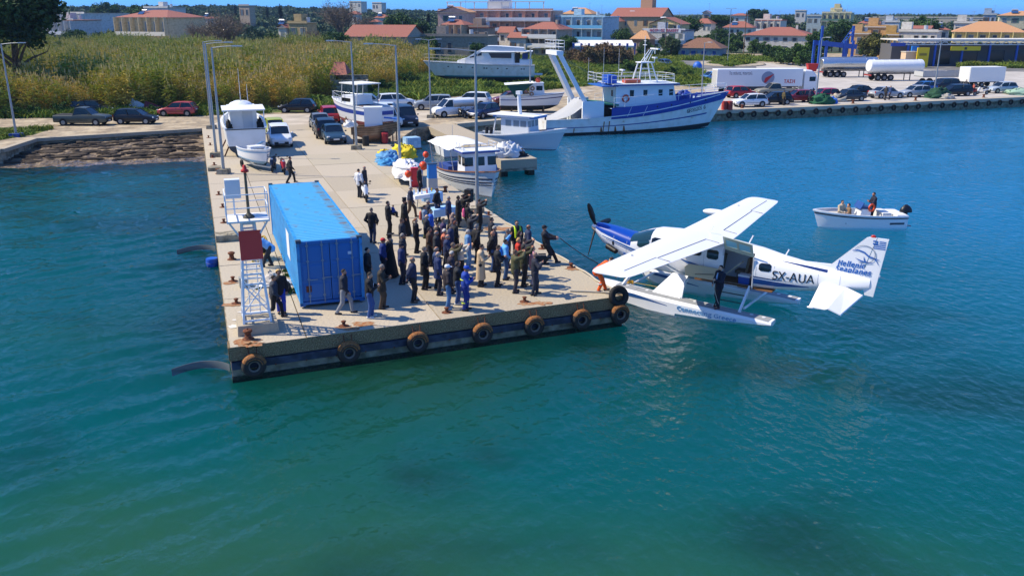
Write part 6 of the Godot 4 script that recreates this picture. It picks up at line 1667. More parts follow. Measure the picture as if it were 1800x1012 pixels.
	for q in [[g[2] + 0.012, -0.05], [g[2] - 0.04, 0.0], [(g[2] + g[3]) * 0.5, 0.03], [g[3] + 0.03, 0.0], [g[3] - 0.008, -0.05]]:
		rows.append(PackedVector3Array([V3(L * q[0], HH + q[1] - 0.05, -rw - 0.01), V3(L * q[0], HH + q[1], -rw * 0.7), V3(L * q[0], HH + q[1] + 0.01, 0), V3(L * q[0], HH + q[1], rw * 0.7), V3(L * q[0], HH + q[1] - 0.05, rw + 0.01)]))
	if kind == "van": rows = rows.slice(0, 2) + [PackedVector3Array([V3(L * 0.05, HH - 0.05, -rw - 0.01), V3(L * 0.05, HH, -rw * 0.7), V3(L * 0.05, HH + 0.01, 0), V3(L * 0.05, HH, rw * 0.7), V3(L * 0.05, HH - 0.05, rw + 0.01)])]
	b.loft(rows, false, false, false); part(t, "roof", b, M(opt.get("roof", hex), 0.28, 0.1))
	b = MB.new(); b.box(V3(L * 0.497, 0.42, 0), V3(0.06, 0.2, W * 0.62)); part(t, "grille", b, blk)
	b = MB.new(); b.box(V3(L * 0.505, 0.46, 0), V3(0.03, 0.11, 0.5)); part(t, "number_plate", b, M("d6d8d6", 0.5))
	b = MB.new(); b.box(V3(-L * 0.5, 0.45, 0), V3(0.05, 0.2, W * 0.7)); part(t, "rear_bumper", b, blk)
	b = MB.new(); b.box(V3(-L * 0.503, 0.72, 0), V3(0.03, 0.11, 0.5)); part(t, "number_plate", b, M("d6d8d6", 0.5))
	if kind == "pickup":
		b = MB.new(); b.box(V3(-L * 0.315, 1.03, 0), V3(L * 0.34, 0.03, W * 0.82)); part(t, "load_bed", b, M("1b1c1e", 0.8))
	return t
func scooter(at: Vector3, heading: float, hex: String, label: String) -> void:
	var t = thing("motor_scooter", label, "scooter", at, deg_to_rad(heading), "two-wheelers parked on the quays")
	var pm = M(hex, 0.3); var b: MB
	for x in [0.62, -0.6]:
		var w = Node3D.new(); w.name = "wheel"; t.add_child(w, true); w.position = V3(x, 0.27, 0)
		b = MB.new(); b.torus(Vector3.ZERO, V3(0, 0, 1), 0.21, 0.06, 16, 8); part(w, "tyre", b, M("131315", 0.8))
		b = MB.new(); b.cyl(V3(0, 0, -0.03), V3(0, 0, 0.03), 0.16, 0.16, 12); part(w, "rim", b, M("6f7478", 0.4, 0.5))
	b = MB.new(); b.tube([V3(0.6, 0.42, 0), V3(0.45, 0.75, 0), V3(0.38, 1.0, 0)], [0.10, 0.17, 0.09], 10); part(t, "front_shield", b, pm)
	b = MB.new(); b.tube([V3(-0.75, 0.72, 0), V3(-0.4, 0.66, 0), V3(-0.1, 0.5, 0)], [0.12, 0.18, 0.12], 10); part(t, "rear_body", b, pm)
	b = MB.new(); b.box(V3(0.15, 0.3, 0), V3(0.6, 0.1, 0.3)); part(t, "footboard", b, M("23252a", 0.7))
	b = MB.new(); b.tube([V3(-0.78, 0.88, 0), V3(-0.4, 0.86, 0), V3(0.0, 0.78, 0)], [0.09, 0.13, 0.08], 10); part(t, "seat", b, M("141416", 0.7))
	b = MB.new(); b.cyl(V3(0.34, 1.04, -0.34), V3(0.34, 1.04, 0.34), 0.018, 0.018, 7); part(t, "handlebar", b, M("1a1a1c", 0.6))
	for s in [1.0, -1.0]:
		b = MB.new(); b.ball(V3(0.36, 1.2, s * 0.3), V3(0.02, 0.05, 0.08), 8); b.cyl(V3(0.34, 1.04, s * 0.25), V3(0.36, 1.18, s * 0.3), 0.01, 0.01, 5); part(t, "mirror", b, M("1a1a1c", 0.5))
	b = MB.new(); b.ball(V3(0.52, 0.92, 0), V3(0.05, 0.08, 0.09), 8); part(t, "headlight", b, M("cfd4d6", 0.2))
func wheelset(t: Node3D, xs: Array, r: float, half: float) -> void:
	for x in xs:
		for s in [1.0, -1.0]:
			var w = Node3D.new(); w.name = "wheel"; t.add_child(w, true); w.position = V3(x, r, s * half)
			var b = MB.new(); b.cyl(V3(0, 0, -0.16), V3(0, 0, 0.16), r, r, 16); part(w, "tyre", b, M("141416", 0.85))
			b = MB.new(); b.cyl(V3(0, 0, 0.15 * s), V3(0, 0, 0.17 * s), r * 0.55, r * 0.5, 12); part(w, "rim", b, M("777b80", 0.5, 0.4))
func tanker(at: Vector3, heading: float, m: Material, label: String, L := 10.5) -> void:
	var t = thing("tank_trailer", label, "tank trailer", at, deg_to_rad(heading), "tank trailers parked in the lot")
	var b = MB.new(); var rows = []
	for q in [[-L * 0.5, 0.75], [-L * 0.5 + 0.12, 1.0], [-L * 0.16, 1.0], [L * 0.17, 1.0], [L * 0.5 - 0.12, 1.0], [L * 0.5, 0.75]]:
		var r = PackedVector3Array()
		for j in 24: r.append(V3(q[0], 2.3 + 1.05 * q[1] * sin(TAU * j / 24), 1.2 * q[1] * cos(TAU * j / 24)))
		rows.append(r)
	b.loft(rows, true, true, true); part(t, "tank", b, m)
	for k in 7:
		var x = -L * 0.42 + k * L * 0.14
		b = MB.new(); rows = []
		for e in [-0.03, 0.03]:
			var r = PackedVector3Array()
			for j in 24: r.append(V3(x + e, 2.3 + 1.065 * sin(TAU * j / 24), 1.215 * cos(TAU * j / 24)))
			rows.append(r)
		b.loft(rows, true, true, true); part(t, "ring_band", b, m)
	b = MB.new(); b.box(V3(0, 3.36, 0), V3(L * 0.8, 0.05, 0.5)); part(t, "walkway", b, M("8d9194", 0.5, 0.4))
	b = MB.new(); b.box(V3(0, 1.12, 0), V3(L * 0.95, 0.16, 0.9)); part(t, "chassis", b, M("2a2c30", 0.7))
	wheelset(t, [-L * 0.36, -L * 0.24, -L * 0.12], 0.5, 1.02)
	for s in [0.9, -0.9]:
		b = MB.new(); b.bar(V3(L * 0.25, 0.0, s), V3(L * 0.25, 1.1, s), 0.12); part(t, "landing_leg", b, M("3a3d42", 0.6))
	b = MB.new(); b.box(V3(-L * 0.5 + 0.05, 0.9, 0), V3(0.12, 0.25, 2.4)); part(t, "rear_bumper", b, M("8a2a24", 0.6))
func vehicles() -> void:
	var b: MB
	var g0 = "cars by the mud beach"; var g1 = "cars parked along the far quay"
	var list = [
		["pickup", 147, 219, 0, "4a5048", "dark grey-green pickup with open bed parked above the mud beach", g0], ["hatch", 240, 217, 0, "14161a", "black hatchback parked above the mud beach beside the pickup", g0], ["wagon", 166, 200, 5, "1b1e24", "dark estate car parked on the grass behind the grey-green pickup", g0], ["hatch", 313, 203, 180, "a8484c", "faded red hatchback parked before the reeds", g0],
		["hatch", 523, 197, 180, "111318", "black hatchback on the road at the reeds", ""], ["hatch", 484, 238, -70, "a8b02a", "lime yellow car parked behind the white compact off-roader", ""], ["suv", 492, 254, -72, "dfe3e6", "white compact off-roader parked facing the sea beside the propped boat", ""],
		["sedan", 563, 226, -72, "6d747a", "grey saloon first in the short row of dark cars", ""], ["suv", 572, 239, 106, "16181e", "black hatchback between the grey and the blue saloon", ""], ["sedan", 586, 248, -72, "2a4458", "dark blue-grey saloon facing the sea in the short row", ""], ["suv", 579, 214, 106, "a82830", "red off-roader seen from behind beside the motor cruiser", ""],
		["van", 679, 212, 2, "c9d6e2", "pale silver panel van parked broadside behind the white pickup", ""], ["pickup", 678, 221, -62, "d9dcdc", "small white pickup facing the wooden boat", ""], ["van", 712, 219, -70, "1d2436", "dark blue people carrier with bright headlights", ""], ["suv", 648, 190, 5, "7d94a6", "blue-grey car half hidden behind the motor cruiser", ""],
		["suv", 696, 189, 22, "dce0e2", "white car with red tail lamp parked at the grass edge", ""], ["suv", 762, 192, 184, "8f979e", "silver crossover parked beside the two-armed lamp post", ""], ["van", 796, 204, 208, "e2e5e6", "tall white delivery van parked by the slipway", ""], ["suv", 830, 186, 165, "dfe2e3", "white crossover parked behind the blue hatchback", ""], ["hatch", 850, 206, 235, "16264e", "dark blue hatchback with lit-looking headlights by the slipway", ""], ["wagon", 898, 182, 200, "6e3a38", "dull red estate car behind the boat with green awning", ""],
		["hatch", 1302, 171, 20, "b02428", "bright red hatchback beside the oil drums", g1], ["hatch", 1317, 187, 190, "d9dde0", "white hatchback with a person in red beside it", g1], ["pickup", 1362, 169, 186, "8d8a78", "beige pickup parked in front of the white lorry trailer", g1], ["hatch", 1361, 183, 190, "15171c", "black hatchback behind the white hatchback", g1], ["hatch", 1402, 179, 190, "7a1a28", "maroon hatchback beside the person in navy", g1], ["hatch", 1447, 176, 195, "a01c3c", "crimson car behind the lamp post and green nets", g1], ["sedan", 1490, 177, 195, "353a42", "charcoal saloon beside the green nets", g1], ["sedan", 1508, 169, 200, "1a1c20", "black saloon behind the charcoal one", g1], ["sedan", 1558, 172, 15, "9aa0a6", "silver saloon with two people beside it", g1], ["hatch", 1608, 170, 190, "9ca2a8", "silver hatchback in front of the bright blue hatchback", g1], ["hatch", 1621, 162, 195, "235a9c", "bright blue hatchback behind the silver one", g1], ["suv", 1658, 158, 195, "1f2530", "dark off-roader behind the black estate car", g1], ["wagon", 1677, 168, 192, "14171e", "black estate car beside the lamp post", g1], ["hatch", 1760, 163, 192, "a5b0b8", "pale silver hatchback beside the motorcycles", g1],
		["hatch", 1170, 117, -65, "3f5f9a", "blue car on the asphalt road by the grass", ""], ["hatch", 1250, 142, 200, "5a92c8", "light blue car behind the lorry trailer", ""], ["hatch", 1500, 110, 190, "8d949a", "grey car parked behind the silver tanker", "cars behind the tankers"], ["hatch", 1522, 108, 190, "c5c9cc", "white car parked behind the silver tanker", "cars behind the tankers"], ["hatch", 1566, 110, 190, "a82a30", "small red car parked near the yellow board", "cars behind the tankers"], ["suv", 1584, 109, 190, "7aa0b8", "pale blue car parked near the yellow board", "cars behind the tankers"]]
	for q in list:
		car(q[0], G(q[1], q[2]), q[3], q[4], q[5], {"group": q[6]} if q[6] != "" else {})
	scooter(G(642, 352), -75, "d9dde0", "white scooter parked on the pier behind the crowd")
	scooter(G(481, 300), -85, "1a2238", "dark blue scooter parked beside the small white boat")
	scooter(G(498, 304), -70, "b02028", "red scooter parked beside the dark blue one")
	scooter(G(812, 207), -60, "1d1e22", "black motorcycle parked beside the tall white van")
	scooter(G(1706, 168), 170, "9a2a24", "red motorcycle parked near the white box trailer")
	scooter(G(1727, 166), 175, "c9cdd0", "white scooter parked near the pale silver hatchback")
	var t = thing("lorry", "white articulated lorry with a red arrow emblem on its trailer", "lorry", G(1336, 164), deg_to_rad(6))
	t.scale = V3(0.92, 0.84, 0.9)
	var wh = M("e4e7e8", 0.4)
	b = MB.new(); b.box(V3(-0.6, 2.6, 0), V3(13.2, 2.75, 2.5)); var tr = part(t, "trailer_box", b, wh)
	b = MB.new(); b.box(V3(-0.6, 1.1, 0), V3(12.6, 0.2, 1.0)); part(t, "chassis", b, M("26282c", 0.7))
	b = MB.new(); b.box(V3(-7.21, 2.6, 0), V3(0.05, 2.5, 2.3)); part(tr, "rear_doors", b, M("d0d3d2", 0.5))
	for x in [-0.75, -0.25, 0.25, 0.75]:
		b = MB.new(); b.bar(V3(-7.26, 1.4, x), V3(-7.26, 3.8, x), 0.04); part(tr, "lock_rod", b, M("9aa0a2", 0.4, 0.4))
	b = MB.new(); b.box(V3(-0.5, 0.85, 1.22), V3(5.0, 0.5, 0.05)); part(t, "side_skirt", b, M("3a3d42", 0.7))
	b = MB.new()
	var rows = []
	for q in [[6.3, 0.7, 3.5, 1.2], [6.35, 0.6, 3.85, 1.22], [7.4, 0.55, 3.75, 1.22], [8.2, 0.55, 3.0, 1.2], [8.45, 0.55, 2.0, 1.15]]:
		rows.append(PackedVector3Array([V3(q[0], q[1], -q[3]), V3(q[0], q[2] - 0.2, -q[3]), V3(q[0], q[2], -q[3] * 0.85), V3(q[0], q[2], q[3] * 0.85), V3(q[0], q[2] - 0.2, q[3]), V3(q[0], q[1], q[3])]))
	b.loft(rows, true, true, true, false); part(t, "cab", b, wh)
	b = MB.new(); b.box(V3(7.55, 2.35, 1.22), V3(0.95, 0.7, 0.03)); part(t, "cab_window", b, glass())
	b = MB.new(); b.box(V3(7.55, 2.35, -1.22), V3(0.95, 0.7, 0.03)); part(t, "cab_window", b, glass())
	b = MB.new(); b.quad(V3(8.42, 2.1, -1.05), V3(8.42, 2.1, 1.05), V3(8.22, 2.95, 1.0), V3(8.22, 2.95, -1.0)); part(t, "windscreen", b, glass())
	wheelset(t, [-5.6, -4.3, -3.0, 5.0, 7.6], 0.5, 1.05)
	for s in [1.0, -1.0]:
		var bs = Basis() if s > 0 else Basis(Vector3.UP, PI)
		words(tr, "slogan", "Τα πάντα, παντού.", 0.5, M("2a3a5a", 0.6), Transform3D(bs, V3(-3.6 * s, 3.35, s * 1.255)), false, "Droid Sans", 0.02, 3.6)
		words(tr, "company_name", "ΤΑΣΗ", 0.6, M("c0242a", 0.6), Transform3D(bs, V3(4.0 * s, 2.0, s * 1.255)), true, "Droid Sans", 0.02, 1.7)
		b = MB.new(); b.cyl(V3(0.6, 2.6, s * 1.25), V3(0.6, 2.6, s * 1.262), 1.0, 1.0, 28); part(tr, "emblem_disc", b, M("8a93a8", 0.6))
		b = MB.new(); b.quad(V3(0.0, 1.9, s * 1.268), V3(0.3, 1.8, s * 1.268), V3(1.55, 3.25, s * 1.268), V3(0.2, 2.6, s * 1.268)); part(tr, "emblem_arrow", b, M("c0242a", 0.5))
	tanker(G(1490, 135), 3, M("c4c8cc", 0.22, 0.85), "polished steel tank trailer beside the blue gantry", 9.8)
	tanker(G(1571, 141), 6, M("dde1e4", 0.3), "white banded tank trailer in front of the polished one", 9.2)
	t = thing("flatbed_trailer", "grey drop-side flatbed trailer behind the dark off-roader", "trailer", G(1655, 148), deg_to_rad(8))
	b = MB.new(); b.box(V3(0, 1.25, 0), V3(8.0, 0.18, 2.5)); part(t, "bed", b, M("8f9290", 0.6))
	for s in [1.2, -1.2]:
		for k in 3:
			b = MB.new(); b.box(V3(-2.65 + k * 2.66, 1.68, s), V3(2.6, 0.7, 0.06)); part(t, "drop_side", b, M("a9abab", 0.5))
	for x in [-4.0, 4.0]:
		b = MB.new(); b.box(V3(x, 1.68, 0), V3(0.06, 0.7, 2.4)); part(t, "end_board", b, M("b4b6b5", 0.5))
	wheelset(t, [-2.6, -1.4, 2.6], 0.45, 1.0)
	t = thing("box_trailer", "white box trailer standing beside the drop-side flatbed", "trailer", G(1724, 152), deg_to_rad(12))
	t.scale = V3(0.95, 0.85, 0.95)
	b = MB.new(); b.box(V3(0, 2.2, 0), V3(6.4, 2.5, 2.5)); part(t, "trailer_box", b, M("dfe1df", 0.45))
	b = MB.new(); b.box(V3(-3.21, 2.2, 0), V3(0.04, 2.3, 2.3)); part(t, "rear_doors", b, M("d0d2cf", 0.5))
	b = MB.new(); b.box(V3(0, 0.85, 0), V3(6.0, 0.2, 1.0)); part(t, "chassis", b, M("26282c", 0.7))
	wheelset(t, [-1.8, -0.7, 2.0], 0.42, 1.0)
func nets(bones: Array, cell: float, k := 0.045) -> MB:
	var lo := Vector3.ONE * 9.0; var hi := -lo
	for q in bones:
		var r: float = maxf(q[2], q[3]) + cell * 2.5
		for p in [q[0], q[1]]:
			lo = lo.min(p - Vector3.ONE * r); hi = hi.max(p + Vector3.ONE * r)
	var nx := int((hi.x - lo.x) / cell) + 2; var ny := int((hi.y - lo.y) / cell) + 2; var nz := int((hi.z - lo.z) / cell) + 2
	var D := PackedFloat32Array(); D.resize(nx * ny * nz); D.fill(1.0)
	for q in bones:
		var a: Vector3 = q[0]; var ba: Vector3 = q[1] - q[0]
		var l2 := maxf(ba.length_squared(), 1e-6)
		var ra: float = q[2]; var rb: float = q[3]; var zs: float = q[4]
		var r := maxf(ra, rb) + cell * 2.2
		var p0: Vector3 = (a.min(q[1]) - Vector3.ONE * r - lo) / cell; var p1: Vector3 = (a.max(q[1]) + Vector3.ONE * r - lo) / cell
		for z in range(maxi(0, int(p0.z)), mini(nz, int(p1.z) + 1)):
			for y in range(maxi(0, int(p0.y)), mini(ny, int(p1.y) + 1)):
				var i := (z * ny + y) * nx
				for x in range(maxi(0, int(p0.x)), mini(nx, int(p1.x) + 1)):
					var pa := lo + Vector3(x, y, z) * cell - a
					var h := clampf(pa.dot(ba) / l2, 0.0, 1.0)
					var g := pa - ba * h
					g.z *= zs
					var d := g.length() - lerpf(ra, rb, h)
					var e := D[i + x]
					var m := clampf(0.5 + 0.5 * (e - d) / k, 0.0, 1.0)
					D[i + x] = lerpf(e, d, m) - k * m * (1.0 - m)
	var vi := PackedInt32Array(); vi.resize(nx * ny * nz); vi.fill(-1)
	var vs := PackedVector3Array(); var ns := PackedVector3Array()
	var off := PackedInt32Array([0, 1, nx, nx + 1, nx * ny, nx * ny + 1, nx * ny + nx, nx * ny + nx + 1])
	var edges := PackedInt32Array([0, 1, 2, 3, 4, 5, 6, 7, 0, 2, 1, 3, 4, 6, 5, 7, 0, 4, 1, 5, 2, 6, 3, 7])
	var b := MB.new()
	var lim := cell * 2.6
	for z in nz - 1:
		for y in ny - 1:
			for x in nx - 1:
				var i := (z * ny + y) * nx + x
				if absf(D[i]) > lim: continue
				var msk := 0
				for c in 8:
					if D[i + off[c]] < 0.0: msk |= 1 << c
				if msk == 0 or msk == 255: continue
				var s := Vector3.ZERO; var cnt := 0
				for e in 12:
					var c0 := edges[e * 2]; var c1 := edges[e * 2 + 1]
					var d0 := D[i + off[c0]]; var d1 := D[i + off[c1]]
					if (d0 < 0.0) != (d1 < 0.0):
						var t := d0 / (d0 - d1)
						s += Vector3(c0 & 1, (c0 >> 1) & 1, c0 >> 2).lerp(Vector3(c1 & 1, (c1 >> 1) & 1, c1 >> 2), t); cnt += 1
				vi[i] = vs.size()
				vs.append(lo + (Vector3(x, y, z) + s / cnt) * cell)
				var gx := D[i + off[1]] + D[i + off[3]] + D[i + off[5]] + D[i + off[7]] - D[i] - D[i + off[2]] - D[i + off[4]] - D[i + off[6]]
				var gy := D[i + off[2]] + D[i + off[3]] + D[i + off[6]] + D[i + off[7]] - D[i] - D[i + off[1]] - D[i + off[4]] - D[i + off[5]]
				var gz := D[i + off[4]] + D[i + off[5]] + D[i + off[6]] + D[i + off[7]] - D[i] - D[i + off[1]] - D[i + off[2]] - D[i + off[3]]
				ns.append(Vector3(gx, gy, gz).normalized())
	var st := PackedInt32Array([1, nx, nx * ny])
	for z in range(1, nz - 1):
		for y in range(1, ny - 1):
			for x in range(1, nx - 1):
				var i := (z * ny + y) * nx + x
				if vi[i] < 0: continue
				for ax in 3:
					if (D[i] < 0.0) == (D[i + st[ax]] < 0.0): continue
					var s1 := st[(ax + 1) % 3]; var s2 := st[(ax + 2) % 3]
					var q0 := vi[i]; var q1 := vi[i - s1]; var q2 := vi[i - s1 - s2]; var q3 := vi[i - s2]
					if q1 < 0 or q2 < 0 or q3 < 0: continue
					b.tri_n(vs[q0], vs[q1], vs[q2], ns[q0], ns[q1], ns[q2]); b.tri_n(vs[q0], vs[q2], vs[q3], ns[q0], ns[q2], ns[q3])
	return b
func elbow(s: Vector3, w: Vector3, l1: float, l2: float, hint: Vector3) -> Vector3:
	var d := w - s
	var l := minf(d.length(), l1 + l2 - 0.005)
	var a := (l1 * l1 - l2 * l2 + l * l) / (2.0 * l)
	var hgt := sqrt(maxf(l1 * l1 - a * a, 0.0))
	var n := d.normalized()
	var o := (hint - n * hint.dot(n)).normalized()
	return s + n * a + o * hgt
var poses := {}
const POSES := {
	"stand": [[0.25, 0.82, 0.07], [-0.25, 0.82, 0.07], 0.0, 0.03, 0.93], "phone": [[0.10, 1.22, 0.32], [-0.10, 1.22, 0.30], 0.03, 0.05, 0.93],
	"film": [[0.12, 1.62, 0.36], [-0.10, 1.63, 0.36], 0.0, 0.06, 0.93], "behind": [[0.07, 0.95, -0.19], [-0.07, 0.95, -0.19], -0.02, 0.03, 0.93],
	"walk": [[0.25, 0.90, -0.16], [-0.24, 0.92, 0.22], 0.05, 0.27, 0.91], "crossed": [[-0.12, 1.18, 0.20], [0.12, 1.14, 0.21], 0.0, 0.04, 0.93],
	"reach": [[0.30, 1.88, 0.30], [-0.24, 0.98, 0.18], 0.0, 0.05, 0.93], "bend": [[0.22, 0.42, 0.72], [-0.18, 0.45, 0.70], 0.95, 0.16, 0.86],
	"pull": [[0.08, 1.05, 0.46], [-0.08, 0.98, 0.52], -0.20, 0.26, 0.86], "sit": [[0.16, 0.62, 0.34], [-0.16, 0.62, 0.34], 0.08, 0.0, 0.50],
	"pocket": [[0.23, 0.96, 0.12], [-0.23, 0.96, 0.12], 0.0, 0.06, 0.93], "carry": [[0.10, 1.20, 0.28], [-0.02, 1.02, 0.30], -0.04, 0.08, 0.93], "shoulder": [[0.16, 1.44, 0.34], [-0.20, 1.36, 0.26], 0.0, 0.10, 0.93], "clap": [[0.05, 1.28, 0.36], [-0.05, 1.30, 0.36], 0.04, 0.05, 0.93]}
func make_pose(pname: String) -> Dictionary:
	if poses.has(pname): return poses[pname]
	var q: Array = POSES[pname]
	var hip := Vector3(0, q[4], 0)
	var lean := Basis(Vector3(1, 0, 0), q[2])
	if pname == "pull": hip.z = -0.18
	if pname == "bend": hip.z = -0.15
	var chest := hip + lean * Vector3(0, 0.42, 0.0)
	var neck := hip + lean * Vector3(0, 0.53, 0.0)
	var headb := Basis(Vector3(1, 0, 0), q[2] * 0.6 + (0.12 if pname == "phone" else 0.0))
	var head := neck + headb * Vector3(0, 0.165, 0.02)
	var J := {}
	var st: float = q[3]
	var skin := []; var top := []; var leg := []; var shoe := []
	for s in [1.0, -1.0]:
		var hj := hip + Vector3(s * 0.085, -0.02, 0)
		var an := Vector3(s * 0.105, 0.085, st * s + (0.05 if pname == "bend" else 0.0))
		if pname == "sit": an = Vector3(s * 0.12, 0.09, 0.44)
		var kn := elbow(hj, an, 0.419 if q[3] < 0.2 else 0.435, 0.419 if q[3] < 0.2 else 0.435, Vector3(s * 0.12, 0, 1))
		var toe := an + Vector3(s * 0.03, -0.045, 0.16)
		var heel := an + Vector3(0, -0.04, -0.04)
		var sh := hip + lean * Vector3(s * 0.185, 0.47, -0.005)
		var ha: Array = q[0] if s > 0 else q[1]
		var wr := Vector3(ha[0], ha[1], ha[2])
		if pname == "pull": wr.z += 0.0
		var dd := wr - sh
		if dd.length() > 0.53: wr = sh + dd.normalized() * 0.53
		var el := elbow(sh, wr, 0.29, 0.26, Vector3(s * 0.9, -0.6, -0.7))
		skin.append_array([[sh, el, 0.042, 0.036, 1.0], [el, wr, 0.036, 0.027, 1.0], [hj, kn, 0.07, 0.05, 1.0], [kn, an, 0.045, 0.035, 1.0], [an, toe, 0.035, 0.03, 1.0]])
		top.append_array([[neck.lerp(sh, 0.25) - lean.y * 0.05, sh, 0.075, 0.086, 1.0], [sh, el, 0.086, 0.072, 1.0], [el, wr.lerp(el, 0.1), 0.070, 0.054, 1.0]])
		leg.append_array([[hj + Vector3(0, 0.04, 0), hj, 0.12, 0.118, 1.15], [hj, kn, 0.112, 0.082, 1.0], [kn, an + Vector3(0, 0.01, 0), 0.080, 0.068, 1.0]])
		shoe.append_array([[heel, an, 0.045, 0.045, 1.0], [heel, toe, 0.042, 0.036, 1.0]])
		J["wrist%d" % int(s)] = wr
		J["hand%d" % int(s)] = wr + (wr - el).normalized() * 0.10
	skin.append_array([[hip, chest, 0.11, 0.12, 1.2], [chest, neck, 0.11, 0.06, 1.2], [neck, head, 0.056, 0.056, 1.0]])
	top.append_array([[hip + lean * Vector3(0, -0.06, 0), hip + lean * Vector3(0, 0.15, 0), 0.178, 0.182, 1.18], [hip + lean * Vector3(0, 0.15, 0), chest, 0.182, 0.190, 1.25], [chest, neck - lean.y * 0.03, 0.14, 0.08, 1.2]])
	var body := nets(skin, 0.03, 0.03)
	var rings := []
	for i in 13:
		var a := PI * i / 12.0
		var ring := PackedVector3Array()
		for j in 16:
			var p := Vector3(sin(a) * sin(TAU * j / 16), cos(a), sin(a) * cos(TAU * j / 16))
			var r := Vector3(0.074, 0.114, 0.094)
			if p.y < 0.0: r.x *= 1.0 + 0.22 * p.y; r.z *= 1.0 + (0.10 * p.y if p.z > 0 else 0.3 * p.y)
			var v := p * r
			if absf(p.x) < 0.25 and p.z > 0.5:
				v.z += 0.026 * exp(-pow((p.y + 0.18) / 0.14, 2.0)) * (1.0 - absf(p.x) * 3.4)      # nose
				v.z += 0.008 * exp(-pow((p.y + 0.80) / 0.12, 2.0))                                 # chin
			if p.z > 0.4 and absf(p.x) > 0.2 and absf(p.x) < 0.55: v.z -= 0.008 * exp(-pow((p.y - 0.05) / 0.12, 2.0))   # eye sockets
			ring.append(head + headb * v)
		rings.append(ring)
	body.loft(rings, true, false, false)
	for s in [1.0, -1.0]:
		body.ball(head + headb * Vector3(s * 0.077, -0.01, -0.005), Vector3(0.012, 0.03, 0.018), 6)
		body.col = Color(0.08, 0.06, 0.05)
		body.ball(head + headb * Vector3(s * 0.03, 0.008, 0.082), Vector3(0.011, 0.007, 0.008), 6)
		body.col = Color(1, 1, 1)
		var wr: Vector3 = J["wrist%d" % int(s)]; var hd: Vector3 = J["hand%d" % int(s)]
		var d := (hd - wr).normalized()
		var side := d.cross(Vector3(0, 0, 1) if absf(d.z) < 0.8 else Vector3.UP).normalized()
		var nrm := side.cross(d).normalized()
		body.tube([wr - d * 0.02, wr + d * 0.02, wr + d * 0.055, wr + d * 0.085], [0.028, 0.034, 0.036, 0.030], 8)
		var lens := [0.066, 0.076, 0.072, 0.056]
		for f in 4:
			var o := wr + d * 0.075 + side * (f - 1.5) * 0.017
			body.tube([o, o + d * lens[f] * 0.5 - nrm * 0.004, o + d * lens[f] * 0.85 - nrm * 0.026], [0.0095, 0.009, 0.0075], 5)
		var th: Vector3 = wr + d * 0.02 + side * 0.03 * s
		body.tube([th, th + side * 0.022 * s + d * 0.03, th + side * 0.022 * s + d * 0.062 - nrm * 0.012], [0.013, 0.0115, 0.009], 5)
	body.col = Color(0.45, 0.18, 0.15)
	body.ball(head + headb * Vector3(0, -0.058, 0.084), Vector3(0.02, 0.005, 0.006), 6)
	body.col = Color(1, 1, 1)
	var rec := {"body": body.mesh(), "top": nets(top, 0.024).mesh(), "leg": nets(leg, 0.026, 0.035).mesh(), "shoe": nets(shoe, 0.02, 0.03).mesh(), "head": Transform3D(headb, head), "hip": hip, "lean": lean, "J": J, "neck": neck}
	poses[pname] = rec
	return rec
